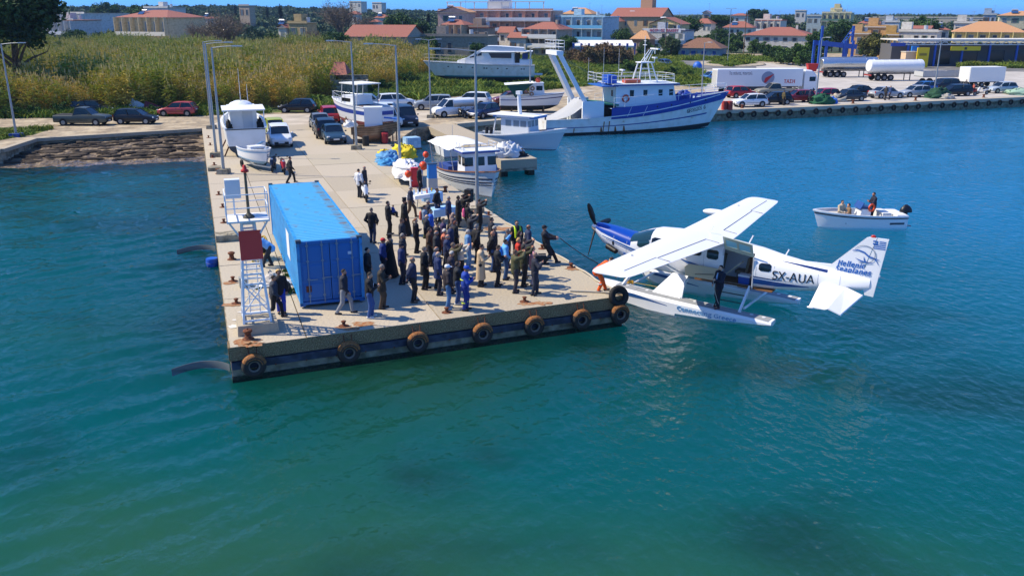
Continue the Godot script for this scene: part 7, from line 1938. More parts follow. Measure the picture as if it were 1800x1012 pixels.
func head_cover(kind: String) -> MB:      # hair and hats round a head at the origin
	var b := MB.new()
	var fn := FastNoiseLite.new(); fn.seed = 6; fn.frequency = 12.0
	if kind in ["short", "long", "bob", "fringe", "curly", "bun", "pony", "scarf", "hood"]:
		var rings := []
		var puff := {"short": 0.010, "long": 0.016, "bob": 0.018, "fringe": 0.006, "curly": 0.045, "bun": 0.010, "pony": 0.010, "scarf": 0.022, "hood": 0.03}[kind] as float
		for i in 11:
			var t := i / 10.0
			var ring := PackedVector3Array()
			for j in 18:
				var an := TAU * j / 18
				var front := cos(an)          # 1 at the face
				var low := 1.22 + (0.62 if kind in ["long", "bob", "curly", "scarf", "hood"] else 0.30) * (1.0 - clampf(front * 1.6 + 0.5, 0.0, 1.0)) - 0.52 * clampf(front * 1.3, 0.0, 1.0)
				if kind == "fringe": low = 1.85 if front < 0.2 else 1.45
				var a := low * t if kind != "fringe" else lerpf(1.15, low, t)
				var p := Vector3(sin(a) * sin(an), cos(a), sin(a) * cos(an))
				var n := fn.get_noise_3d(p.x, p.y, p.z) * puff * 0.6
				ring.append(p * (Vector3(0.076, 0.116, 0.098) + Vector3.ONE * (puff + n)) + Vector3(0, 0.004, -0.006))
			rings.append(ring)
		b.loft(rings, true, false, false)
		if kind in ["long", "scarf", "hood"]: b.tube([Vector3(0, -0.02, -0.075), Vector3(0, -0.13, -0.085), Vector3(0, -0.22, -0.08)], [0.08, 0.085, 0.03] if kind == "long" else [0.10, 0.12, 0.12], 10)
		if kind == "pony": b.tube([Vector3(0, 0.03, -0.1), Vector3(0, -0.02, -0.15), Vector3(0, -0.14, -0.14), Vector3(0, -0.2, -0.12)], [0.03, 0.035, 0.03, 0.01], 8)
		if kind == "bun": b.ball(Vector3(0, 0.05, -0.13), Vector3(0.045, 0.045, 0.04), 8)
	elif kind == "cap":
		b.lathe([Vector2(0.098, 0.02), Vector2(0.104, 0.05), Vector2(0.094, 0.10), Vector2(0.06, 0.128), Vector2(0, 0.134)], 16, Transform3D(Basis().scaled(Vector3(0.9, 1, 1.05)), Vector3.ZERO))
		var r := PackedVector3Array()
		for j in 9: r.append(Vector3(sin((j - 4) * 0.3) * 0.09, 0.028, 0.07 + cos((j - 4) * 0.3) * 0.11))
		var r2 := PackedVector3Array()
		for p in r: r2.append(Vector3(p.x * 0.95, 0.045, 0.06))
		b.loft([r, r2], false, false, false);
	elif kind == "hat":       # tall flat-topped cleric's hat
		b.lathe([Vector2(0.096, 0.03), Vector2(0.098, 0.06), Vector2(0.1, 0.17), Vector2(0.112, 0.175), Vector2(0.112, 0.19), Vector2(0, 0.192)], 16)
	elif kind == "beard":
		b.tube([Vector3(0, -0.045, 0.075), Vector3(0, -0.10, 0.088), Vector3(0, -0.17, 0.085), Vector3(0, -0.23, 0.07)], [0.045, 0.055, 0.045, 0.012], 10)
	elif kind == "glasses":
		for s in [1.0, -1.0]: b.ball(Vector3(s * 0.031, 0.008, 0.09), Vector3(0.024, 0.017, 0.008), 8)
		b.bar(Vector3(-0.08, 0.012, 0.02), Vector3(-0.05, 0.012, 0.085), 0.006); b.bar(Vector3(0.08, 0.012, 0.02), Vector3(0.05, 0.012, 0.085), 0.006)
	elif kind == "stubble":
		b.ball(Vector3(0, -0.072, 0.038), Vector3(0.058, 0.045, 0.062), 10)
	return b
var covers := {}
func cover(kind: String) -> ArrayMesh:
	if not covers.has(kind): covers[kind] = head_cover(kind).mesh()
	return covers[kind]
func skirt(pose: Dictionary, y0: float, y1: float, r0: float, r1: float, flare := 0.02, walk := 0.0) -> MB:
	var b := MB.new()
	var rings := []
	for i in 9:
		var t := i / 8.0
		var ring := PackedVector3Array()
		for j in 22:
			var an := TAU * j / 22
			var r := lerpf(r0, r1, t) + flare * t * sin(an * 5.0 + 0.7)
			ring.append(Vector3(sin(an) * r, lerpf(y0, y1, t), cos(an) * r * 0.82 + walk * t * cos(an)))
		rings.append(ring)
	b.loft(rings, true, true, true)
	return b
const SKIN := ["c99a7c", "b8856a", "d3a888", "a9785c"]
func figure(at: Vector3, face: float, pname: String, label: String, o: Dictionary) -> Node3D:
	var P := make_pose(pname)
	var t := thing("person", label, "person", at, PI / 2.0 + deg_to_rad(face), o.get("group", ""))
	var s: float = o.get("size", 1.0)
	t.scale = Vector3.ONE * s
	var sk := VC(0.65, o.get("skin", SKIN[absi(hash(label)) % 4]))
	put(t, "body", P.body, sk)
	put(t, "jacket", P.top, M(o.get("top", "20242c"), 0.85))
	put(t, "trousers", P.leg, M(o.get("leg", "1c1f26"), 0.85))
	put(t, "shoes", P.shoe, M(o.get("shoe", "171717"), 0.6))
	var hx: Transform3D = P.head
	for c in o.get("on", []):        # [kind, colour]
		put(t, {"cap": "cap", "hat": "cleric_hat", "beard": "beard", "glasses": "sunglasses", "scarf": "headscarf", "hood": "hood", "stubble": "beard"}.get(c[0], "hair"), cover(c[0]), M(c[1], 0.8), hx)
	if o.has("coat"):          # [length down to y, colour, bottom radius]
		part(t, "coat_skirt", skirt(P, P.hip.y + 0.12, o.coat[0], 0.19, o.coat[2] + 0.015, 0.012), M(o.coat[1], 0.85))
	if o.has("robe"):
		part(t, "robe_skirt", skirt(P, P.hip.y + 0.25, 0.05, 0.18, 0.33, 0.03, 0.05), M(o.robe, 0.85))
	if o.has("vest"):
		var v := MB.new()
		for sg in [1.0, -1.0]: v.tube([Vector3(sg * 0.09, 1.02, 0.135), Vector3(sg * 0.10, 1.25, 0.142), Vector3(sg * 0.12, 1.42, 0.09), Vector3(sg * 0.12, 1.485, 0.0), Vector3(sg * 0.11, 1.38, -0.10), Vector3(sg * 0.10, 1.05, -0.145)], [0.06, 0.065, 0.05, 0.045, 0.06, 0.065], 8)
		part(t, "vest", v, M(o.vest, 0.6))
	for bnd in o.get("bands", []):   # reflective bands [height, radius, colour, x, z]
		var v := MB.new(); v.torus(Vector3(bnd[3], bnd[0], bnd[4]), Vector3.UP, bnd[1], 0.014, 14, 6, 2.2)
		part(t, "reflective_band", v, M(bnd[2], 0.4))
	if o.has("pack"):
		var v := nets([[Vector3(0, 1.08, -0.20), Vector3(0, 1.34, -0.19), 0.13, 0.11, 1.5]], 0.03)
		part(t, "backpack", v, M(o.pack, 0.7))
	if o.has("shirt"):
		var v := MB.new(); v.tube([Vector3(0, 1.12, 0.145), Vector3(0, 1.3, 0.148), Vector3(0, 1.44, 0.085)], [0.022, 0.035, 0.045], 7); part(t, "shirt_front", v, M(o.shirt, 0.8))
	return t
func hand_at(f: Node3D, pname: String, side: int) -> Vector3:
	return f.transform * (make_pose(pname).J["hand%d" % side] as Vector3)
func held(f: Node3D, pname: String, what: String, label: String) -> void:
	var a := hand_at(f, pname, 1); var c := hand_at(f, pname, -1)
	var b := MB.new()
	if what == "phone":
		b.box(Vector3.ZERO, Vector3(0.15, 0.075, 0.012))
		single("phone", b, M("15171b", 0.3), label, "phone", "phones held up by the crowd", (a + c) * 0.5 if a.distance_to(c) < 0.5 else a + Vector3(0, 0.03, 0), f.rotation.y)
func people() -> void:
	var K := "14161b"; var N := "1b2438"; var J := "33507c"; var G2 := "3a3d42"
	var gh := ["fringe", "8d8a86"]; var gs := ["short", "9a9792"]; var dk := ["short", "1d1713"]; var br := ["short", "3a281c"]
	var rows := [
		[484, 559, 10, "walk", "woman in navy hooded jacket and leggings walking past the beacon tower", {"top": "27303f", "leg": "121318", "on": [dk], "size": 0.95}],
		[495, 550, -70, "stand", "curly blonde woman in black sweater and bright blue trousers", {"top": K, "leg": "1c3aa8", "on": [["curly", "c0a069"], ["glasses", "111111"]], "size": 0.96}],
		[472, 468, 180, "bend", "bald man in light blue shirt bending over a hand cart", {"top": "6fa3d8", "leg": "23262e"}],
		[511, 321, 20, "walk", "man in black walking with a phone behind the container", {"top": K, "leg": K, "on": [dk]}],
		[632, 347, 60, "stand", "man in white hooded jacket standing behind the scooter", {"top": "d8dadc", "leg": "20242e", "on": [dk]}],
		[642, 341, -10, "stand", "bald man in dark jacket talking beside the scooter", {"top": "20222a", "leg": "2c3140", "on": [gh]}],
		[655, 427, 75, "pocket", "man in black jacket and jeans seen from behind near the container", {"top": "17181c", "leg": "2a3650", "on": [["short", "57524d"]]}],
		[684, 413, 15, "carry", "bearded man in dark clothes carrying a small child", {"top": "1a1d24", "leg": "15161a", "on": [dk, ["stubble", "1d1713"]]}],
		[712, 413, 5, "stand", "tall bearded priest in black robes and hat beside the tables", {"top": "101114", "leg": "101114", "robe": "101114", "on": [["hat", "101113"], ["beard", "17130f"], ["short", "1a1512"]], "size": 1.06}],
		[722, 382, 0, "walk", "grey-haired man in navy sweater and brown trousers walking by the table", {"top": "1d2740", "leg": "54402f", "on": [gs], "shoe": "2c1d14"}],
		[708, 450, 0, "pocket", "man in charcoal sweater and grey trousers behind the second priest", {"top": "2a2c33", "leg": "605c58", "on": [br], "size": 1.02}],
		[732, 444, 0, "crossed", "woman with auburn ponytail in black jacket and leggings with arms folded", {"top": "15161a", "leg": "101114", "on": [["pony", "7a4a28"]], "size": 0.94}],
		[747, 418, 5, "stand", "woman with dark ponytail in grey-blue hoodie and salmon backpack", {"top": "6f8298", "leg": "4a5220", "on": [["pony", "1b1512"]], "pack": "c0604e", "size": 0.95}],
		[753, 411, 10, "stand", "grey-haired man in dark jacket behind the woman in blue hoodie", {"top": "30343c", "leg": K, "on": [gs]}],
		[758, 430, 0, "pocket", "man in bright blue jacket beside the ponytailed woman", {"top": "1f58b8", "leg": "20242e", "on": [br]}],
		[751, 441, 0, "stand", "balding man in black navy jacket in front of the bright blue jacket", {"top": "171b26", "leg": K, "on": [gh, ["glasses", "111111"]]}],
		[769, 389, -20, "pocket", "man in black jacket, jeans and sunglasses by the smaller table", {"top": "15171b", "leg": "263350", "on": [br, ["glasses", "0c0c0c"]], "size": 1.04}],
		[789, 403, 0, "stand", "grey-haired man in navy suit beside the smaller table", {"top": "1a2a50", "leg": "17182a", "on": [gs], "coat": [0.78, "1a2a50", 0.19]}],
		[806, 399, 10, "crossed", "dark-haired woman in black dress by the loudspeaker", {"top": "131316", "leg": "131316", "on": [["bob", "15110e"]], "coat": [0.35, "131316", 0.22], "size": 0.95}],
		[815, 396, 30, "film", "woman in black raising a phone beside the loudspeaker", {"top": "141417", "leg": "141417", "on": [["bun", "2a1d14"]], "size": 0.95}],
		[822, 413, 10, "phone", "person in black with a pink shoulder bag near the lamp post", {"top": "1a1a1e", "leg": "17171b", "on": [["long", "2a1c14"]], "pack": "d85a86", "size": 0.96}],
		[843, 407, 20, "film", "person in black skirt photographing beside the lamp post", {"top": "202126", "leg": "121214", "on": [dk], "coat": [0.5, "121214", 0.2], "size": 0.97}],
		[827, 437, 15, "film", "woman in black vest with white sleeves holding up a phone", {"top": "1d2430", "leg": "3a4a62", "on": [dk], "size": 0.97}],
		[797, 432, 0, "stand", "woman in beige headscarf and long mauve coat", {"top": "6d5c58", "leg": "3a3230", "on": [["scarf", "a08a7c"]], "coat": [0.45, "6d5c58", 0.24], "size": 0.93}],
		[801, 450, 0, "pocket", "auburn-haired woman in black coat in the thick of the crowd", {"top": "121215", "leg": "121215", "on": [["bob", "5a2c20"]], "coat": [0.6, "121215", 0.21], "size": 0.95}],
		[780, 448, 0, "stand", "man in purple jacket in the middle of the crowd", {"top": "3b2c52", "leg": K, "on": [br]}],
		[770, 456, 0, "stand", "man all in black with black hair beside the purple jacket", {"top": "0f0f12", "leg": "0f0f12", "on": [["short", "0e0c0b"]]}],
		[756, 467, 0, "pocket", "man in brown leather jacket among the crowd", {"top": "4a3626", "leg": "23252c", "on": [dk]}],
		[768, 473, 0, "stand", "bald man in charcoal jacket in front of the brown leather jacket", {"top": "23262c", "leg": K, "on": [gh]}],
		[782, 470, 0, "stand", "white-haired man in salmon jacket among dark coats", {"top": "b86a52", "leg": "2a2d35", "on": [["short", "c8c4bd"]]}],
		[786, 481, 0, "phone", "bald man in navy jacket in front of the salmon jacket", {"top": "1c2c52", "leg": "1c2030", "skin": "c48568", "on": [gh]}],
		[793, 459, 0, "stand", "man in dark navy hooded anorak behind the salmon jacket", {"top": "18244a", "leg": K, "on": [["short", "4a3a2e"]]}],
		[823, 471, 5, "pocket", "grey-haired man in pale denim jacket and jeans", {"top": "5d86b0", "leg": "6a92bc", "shoe": "8fa2b4", "on": [["short", "a9a59f"], ]}],
		[838, 463, 35, "behind", "grey-haired man in broad black coat seen from behind", {"top": "101116", "leg": "12131a", "on": [["short", "7d7a75"]], "coat": [0.72, "101116", 0.21], "size": 1.03}],
		[845, 503, 0, "phone", "man in long beige trench coat with dark hair", {"top": "c0a988", "leg": "1c1d22", "on": [["short", "16110e"]], "coat": [0.32, "c0a988", 0.23], "size": 1.02}],
		[864, 448, 10, "stand", "dark-haired man in dark suit and white collar near the basin edge", {"top": "1c1e28", "leg": "1a1c26", "on": [["short", "241a14"]], "shirt": "d5d7da", "size": 1.02}],
		[869, 464, 0, "stand", "grey-haired man in slate suit behind the bald man in black", {"top": "2b303c", "leg": "22252e", "on": [gs]}],
		[866, 477, 0, "behind", "bald man in black coat and blue jeans", {"top": "141519", "leg": "2f4a78", "on": [], "coat": [0.75, "141519", 0.2], "size": 1.03}],
		[874, 503, 10, "phone", "man in black leather coat with grey shoulders", {"top": "1d2026", "leg": "15161a", "on": [["short", "2c241e"]], "coat": [0.72, "1d2026", 0.2]}],
		[888, 491, 10, "reach", "person with bright blue backpack raising an arm in light blue", {"top": "5ea6e0", "leg": "35547e", "on": [dk], "pack": "1e78d8"}],
		[892, 470, 10, "stand", "grey-haired man with sunglasses on his head and grey jacket", {"top": "3c3f4a", "leg": "2a2c34", "on": [["short", "6e6964"], ["glasses", "101010"]]}],
		[908, 456, -65, "stand", "man in a yellow high-visibility vest facing the crowd", {"top": "1e2026", "leg": "20242e", "vest": "c8e81c", "on": [["short", "2a211b"], ["glasses", "0d0d0d"]], "size": 1.04}],
		[913, 470, 10, "stand", "dark-haired woman in black beside the yellow vest", {"top": "221a1c", "leg": "17171a", "on": [["long", "2a1612"]], "size": 0.95}],
		[911, 483, 5, "stand", "blonde woman in a red jacket", {"top": "b8301e", "leg": "1c1d22", "on": [["bob", "b8905a"]], "size": 0.93}],
		[928, 463, 10, "pocket", "balding man in navy jacket behind the phone holders", {"top": "23304e", "leg": "22242c", "on": [["fringe", "4a3a30"]], "size": 1.02}],
		[922, 489, 10, "film", "person in dark jacket filming with a phone behind the olive parka", {"top": "262a30", "leg": "1b1c22", "on": [dk]}],
		[905, 514, 20, "film", "man in olive green hooded parka holding up a phone", {"top": "4b4c30", "leg": "2c2a34", "on": [["short", "5a4636"]], "size": 1.02}],
		[920, 503, 10, "film", "person in dark green jacket and black trousers filming beside the cameraman", {"top": "33361f", "leg": "131417", "on": [["bob", "1d1814"]]}],
		[940, 518, 5, "shoulder", "cameraman in navy shirt with a video camera on his shoulder", {"top": "1b2233", "leg": "1d2536", "on": [["short", "8a6f62"]], "size": 1.0}],
		[936, 501, 5, "stand", "person in pale pink top behind the cameraman", {"top": "d49aa6", "leg": "b9a2a4", "on": [["short", "6a4a3c"]], "size": 0.95}],
		[968, 463, 0, "pull", "man in dark cap and tracksuit leaning back on a mooring rope", {"top": "161a26", "leg": "14161e", "on": [["cap", "12141c"], ["short", "1a1512"]], "size": 1.05}],
		[1056, 512, 5, "bend", "dock worker in orange high-visibility overalls stooping at the pier corner", {"top": "e05a14", "leg": "e05a14", "on": [["short", "3a2618"]], "bands": [[0.36, 0.085, "d8dad0", 0.12, 0.10], [0.36, 0.085, "d8dad0", -0.12, -0.06]]}],
		[606, 551, 0, "walk", "bearded man in dark track jacket and grey joggers by the container doors", {"top": "232733", "leg": "82868c", "shoe": "24262a", "on": [dk, ["stubble", "1a1512"]]}],
		[651, 558, 5, "phone", "man in black sweater, jeans and white sneakers checking a phone", {"top": "131418", "leg": "2f4f86", "shoe": "d5d6d6", "on": [["short", "241b15"]], "shirt": "d6d8da"}],
		[672, 542, 0, "phone", "grey-haired man in dark brown jacket and brown trousers", {"top": "2e2a22", "leg": "4a3c2e", "shoe": "33261c", "on": [["short", "7d7872"]], "coat": [0.72, "2e2a22", 0.2]}],
		[648, 508, 10, "pocket", "person in black leaning at the container corner", {"top": "17181b", "leg": "2b2620", "on": [dk]}],
		[675, 489, 0, "pocket", "man in red cap and navy jacket with bright blue shoulders", {"top": "17306e", "leg": "1a1d28", "on": [["cap", "c4232c"], ["short", "3a2c22"]]}],
		[687, 486, 5, "behind", "priest in black robes and flat hat beside the red cap", {"top": "0f1013", "leg": "0f1013", "robe": "0f1013", "on": [["hat", "0f0f11"], ["short", "4a443e"], ["beard", "8a857e"]], "size": 1.03}],
		[709, 479, 0, "stand", "grey-haired man in black coat behind the uniformed officer", {"top": "20232c", "leg": "1a1c22", "on": [["short", "84817c"]], "coat": [0.75, "20232c", 0.2]}],
		[707, 499, 5, "pocket", "officer in navy cap and blue-shouldered uniform jacket", {"top": "1a2a58", "leg": "131a2e", "on": [["cap", "101420"], ["short", "2c2620"]]}],
		[727, 531, 5, "behind", "balding man in navy jacket with wide-set feet and tan shoes", {"top": "1c2746", "leg": "14151a", "shoe": "5c4a3a", "on": [["fringe", "6e645a"]], "size": 1.04}],
		[747, 508, 0, "pocket", "man in long black puffer coat", {"top": "0f1115", "leg": "121318", "on": [["short", "5a554f"]], "coat": [0.62, "0f1115", 0.21], "size": 1.02}],
		[768, 506, 0, "stand", "bald man in blue quilted jacket behind the navy suit", {"top": "2a3f66", "leg": "1c2028", "on": [gh]}],
		[771, 518, 15, "stand", "pink-scalped grey-haired man in navy blue suit jacket seen from behind", {"top": "1a2c58", "leg": "15182a", "on": [["fringe", "9a9590"]], "coat": [0.7, "1a2c58", 0.2], "size": 1.02}],
		[793, 515, 5, "phone", "white-haired man in dark plum jacket", {"top": "2a2430", "leg": "1c1c24", "on": [["short", "b4b1ab"]]}],
		[797, 498, 10, "film", "man in olive sleeves holding a phone high in the crowd", {"top": "4a4630", "leg": "23242a", "on": [["short", "6a5a4c"]]}],
		[810, 496, 10, "film", "woman in black vest and cream sleeves filming with a phone", {"top": "b9b5ab", "leg": "101114", "on": [["bun", "6a5a4e"]], "coat": [0.5, "111215", 0.2], "size": 0.96}],
		[787, 543, 20, "pocket", "man in white cap, black jacket and faded jeans", {"top": "231d24", "leg": "49709a", "shoe": "9fb4c6", "on": [["cap", "dfe3e8"], ["short", "8a8580"]]}],
		[804, 534, 10, "clap", "person in dark jacket and jeans clapping beside the white cap", {"top": "20242b", "leg": "2a4678", "shoe": "c9cdd0", "on": [["bob", "3a2f28"]], "size": 0.97}],
		[818, 545, 0, "phone", "man in blue cap and blue coveralls with yellow reflective bands", {"top": "1b3f9a", "leg": "1b2f78", "on": [["cap", "1c4ab0"], ["short", "2a221c"]], "bands": [[0.33, 0.082, "cfe04a", 0.105, 0.05], [0.33, 0.082, "cfe04a", -0.105, -0.05], [1.22, 0.17, "cfe04a", 0.0, 0.0]]}],
		[738, 341, -10, "stand", "person in black standing between the table and the red cabinet", {"top": "131417", "leg": "141519", "on": [dk]}],
		[1333, 187, -40, "stand", "person in red top beside the white hatchback on the far quay", {"top": "9a2430", "leg": "2a2a32", "on": [dk]}],
		[1377, 185, 20, "stand", "person in olive jacket beside the black car on the far quay", {"top": "5a5030", "leg": "202228", "on": [br]}],
		[1423, 182, 0, "stand", "person in navy beside the maroon car on the far quay", {"top": "1c2540", "leg": "1a1c24", "on": [dk]}],
		[1556, 176, 10, "stand", "person in dark coat beside the silver saloon on the far quay", {"top": "2a2826", "leg": "1c1c20", "on": [br]}],
		[1564, 175, 170, "stand", "person in blue jacket beside the silver saloon on the far quay", {"top": "28406e", "leg": "1c1c20", "on": [dk]}],
		[1712, 163, 170, "sit", "person in red seated on the motorcycle beside the white box trailer", {"top": "b05a4a", "leg": "2a2a30", "on": [dk]}],
		[1697, 162, 10, "stand", "person in dark clothes beside the white box trailer", {"top": "26262c", "leg": "222228", "on": [dk]}]]
	for r in rows:
		var f := figure(G(r[0], r[1]), r[2], r[3], r[4], r[5])
		if r[3] == "film": held(f, "film", "phone", "phone held up by the " + str(r[4]).split(" ")[0] + " " + " ".join(str(r[4]).split(" ").slice(1, 8)))
		if r[3] == "carry":
			var c := figure(f.transform * Vector3(-0.02, 1.02, 0.22), r[2] + 20, "sit", "small child in blue top carried by the bearded man", {"top": "2a4a9a", "leg": "2a2d38", "on": [["short", "8a6440"]], "size": 0.5})
			c.position.y -= 0.14
		if r[3] == "shoulder":
			var v := thing("video_camera", "black shoulder video camera held by the cameraman", "camera", f.transform * Vector3(0.0, 1.46, 0.28), f.rotation.y)
			var b := MB.new(); b.box(Vector3(0, 0.05, -0.05), Vector3(0.13, 0.2, 0.42)); part(v, "camera_body", b, M("131418", 0.5))
			b = MB.new(); b.cyl(Vector3(0, 0.06, 0.15), Vector3(0, 0.06, 0.36), 0.06, 0.075, 12); part(v, "lens", b, M("0c0d10", 0.3))
			b = MB.new(); b.box(Vector3(0.03, 0.2, 0.0), Vector3(0.05, 0.05, 0.3)); part(v, "handle", b, M("1d1e24", 0.6))
			b = MB.new(); b.box(Vector3(0.12, 0.08, 0.12), Vector3(0.1, 0.06, 0.1)); part(v, "viewfinder", b, M("15161a", 0.5))
	var fl := figure(G(1262, 541, 0.56), 205, "carry", "man in navy suit standing on the seaplane float holding a line", {"top": "141a2c", "leg": "131726", "shoe": "5a2418", "shirt": "8fb4dc", "on": [["short", "1d1713"], ["stubble", "241a14"]], "size": 1.02})
	var hp := hand_at(fl, "carry", 1)
	rope_line("mooring_line", sag(hp, hp + Vector3(0.25, -0.95, 0.2), 0.12), 0.012, mats["rope"], "thin pale line hanging from the hands of the man on the float", "rope")
func prow(c: Vector3, d: Vector3, n: int) -> Array:
	var r = []
	for i in n: r.append(c + d * i)
	return r
func house(L: float, R: float, top: float, z: float, label: String, o := {}) -> Node3D:
	var c = (L + R) * 0.5
	var w = at_z(R, top, z).x - at_z(L, top, z).x
	var x = at_z(c, top, z).x
	var gy = maxf(terrain_h(x, z), Q - 0.06) if z < -246 else Q - 0.02
	var h = at_z(c, top, z).y - gy
	var dep = o.get("depth", w * 0.7)
	var t = thing(o.get("name", "house"), label, o.get("cat", "house"), V3(x, gy, z - dep * 0.5), o.get("turn", -0.42 - 0.02 * (absi(hash(label)) % 9)))
	var wm = WM(o.get("wall", "e4e1d8")); var b = MB.new()
	b.box(V3(0, h * 0.5 - 0.3, 0), V3(w, h + 0.6, dep)); part(t, "wall", b, wm)
	var rk = o.get("roof", "flat"); var tm = mats["tile_" + o.get("tile", "red")]
	b = MB.new()
	if rk == "flat":
		b.box(V3(0, h + 0.1, 0), V3(w + 0.5, 0.22, dep + 0.5)); part(t, "roof", b, M(o.get("slab", "c4c2ba"), 0.85))
		b = MB.new(); b.box(V3(0, h + 0.42, dep * 0.5 + 0.1), V3(w + 0.3, 0.42, 0.12)); part(t, "parapet", b, wm)
	else:
		var rh = at_z(c, o.ridge, z - dep * 0.5).y - gy - h
		rh = maxf(rh, 0.8)
		var ov = 0.45; var a = w * 0.5 + ov; var e = dep * 0.5 + ov
		var y = h - 0.05
		var r0 = V3(0, y + rh, 0); var r1 = r0
		if rk == "hip": r0.x = -maxf(a - e, 0.3); r1.x = -r0.x
		elif rk == "gable": r0.x = -a; r1.x = a
		else: r0.z = -e; r1.z = e
		var q = [V3(-a, y, e), V3(a, y, e), V3(a, y, -e), V3(-a, y, -e)]
		if rk == "gable_z":
			b.quad(q[0], r1, r0, q[3]); b.quad(q[1], q[2], r0, r1)
		else:
			b.quad(q[0], q[1], r1, r0); b.quad(q[2], q[3], r0, r1)
			if rk == "hip": b.tri(q[1], q[2], r1); b.tri(q[3], q[0], r0)
		part(t, "roof", b, tm)
		b = MB.new()
		if rk == "gable": b.tri(q[3] + V3(ov, 0, ov), q[0] + V3(ov, 0, -ov), r0 + V3(ov, -0.15, 0)); b.tri(q[1] + V3(-ov, 0, -ov), q[2] + V3(-ov, 0, ov), r1 + V3(-ov, -0.15, 0)); part(t, "gable_wall", b, wm)
		elif rk == "gable_z": b.tri(q[0] + V3(ov, 0, -ov), q[1] + V3(-ov, 0, -ov), r1 + V3(0, -0.15, -ov)); part(t, "gable_wall", b, wm)
		b = MB.new(); b.box(V3(0, y - 0.06, 0), V3(a * 2.0 - 0.1, 0.1, e * 2.0 - 0.1)); part(t, "eaves", b, M("b9b0a2", 0.8))
		if o.get("chimney", false):
			b = MB.new(); b.box(V3(w * 0.25, y + rh * 0.9, 0), V3(0.6, 1.4, 0.6)); part(t, "chimney", b, wm)
	var fl = o.get("floors", 2); var n = o.get("cols", 4)
	var fh = h / fl
	var bt = o.get("balcony", "")
	for f in fl:
		for k in n:
			var wx = -w * 0.5 + w * (k + 0.5) / n; var wy = fh * (f + 0.52)
			var tall = bt != "" and f > 0
			var hs = absi(hash(label + str(f * 31 + k)))
			if hs % 7 == 0 and n > 2: continue
			var ww = minf(w / n * 0.5, o.get("ww", 1.15)) * (0.75 + 0.1 * (hs % 4)); var whh = fh * (0.64 if tall else 0.4)
			b = MB.new(); b.box(V3(wx, wy - (fh * 0.1 if tall else 0.0), dep * 0.5 + 0.02), V3(ww + 0.16, whh + 0.16, 0.08))
			var fr = part(t, "window", b, M(o.get("frame", "b9b6ae"), 0.7))
			b = MB.new(); b.box(V3(wx, wy - (fh * 0.1 if tall else 0.0), dep * 0.5 + 0.055), V3(ww, whh, 0.03)); if hs % 3 == 0 and not tall: part(fr, "shutters", MB.new().box(V3(wx, wy, dep * 0.5 + 0.03), V3(ww * 1.8, whh * 1.05, 0.06)), M(["6a4a34", "4a6a5a", "8a8478"][absi(hash(label)) % 3], 0.7))
			part(fr, "pane", b, M(o.get("win", ["39434c", "55606a", "6f7a80", "4a4f50"][hs % 4]), 0.15))
		if bt != "" and f > 0:
			b = MB.new(); b.box(V3(0, fh * f, dep * 0.5 + 0.7), V3(w * 0.98, 0.16, 1.4)); part(t, "balcony_slab", b, M("d5d3cb", 0.8))
			b = MB.new(); b.box(V3(0, fh * f + 0.55, dep * 0.5 + 1.35), V3(w * 0.98, 0.85, 0.08)); part(t, "balcony_front", b, M(bt, 0.6))
			for k in n + 1:
				b = MB.new(); b.box(V3(-w * 0.49 + w * 0.98 * k / n, fh * f + fh * 0.5, dep * 0.5 + 0.7), V3(0.16, fh, 1.36)); part(t, "balcony_partition", b, wm)
	var hh = absi(hash(label))
	if w < 24.0 and z > -420:
		if rk == "flat":
			b = MB.new(); b.cyl(V3(w * 0.2, h + 0.3, -1), V3(w * 0.2, h + 1.5, -1), 0.5, 0.5, 10); part(t, "water_tank", b, M("b9bec2", 0.4, 0.3))
			b = MB.new(); b.box(V3(-w * 0.2, h + 1.2, -dep * 0.2), V3(2.4, 2.2, 2.4)); part(t, "stair_hut", b, wm)
		elif hh % 2 == 0:
			b = MB.new(); b.box(V3(-w * 0.15, h + 1.1, dep * 0.3), V3(2.0, 0.1, 1.2), Basis(V3(1, 0, 0), 0.6)); part(t, "solar_panel", b, M("2a4a78", 0.15))
			b = MB.new(); b.cyl(V3(-w * 0.15 - 0.9, h + 1.75, dep * 0.2), V3(-w * 0.15 + 0.9, h + 1.75, dep * 0.2), 0.28, 0.28, 8); part(t, "boiler", b, M("c4c8ca", 0.3, 0.5))
		b = MB.new(); b.cyl(V3(w * 0.3, h, 0), V3(w * 0.3, h + 3.4, 0), 0.04, 0.03, 5); b.bar(V3(w * 0.3 - 0.6, h + 3.2, 0), V3(w * 0.3 + 0.6, h + 3.2, 0), 0.04); part(t, "aerial", b, M("8a8d90", 0.5))
	return t
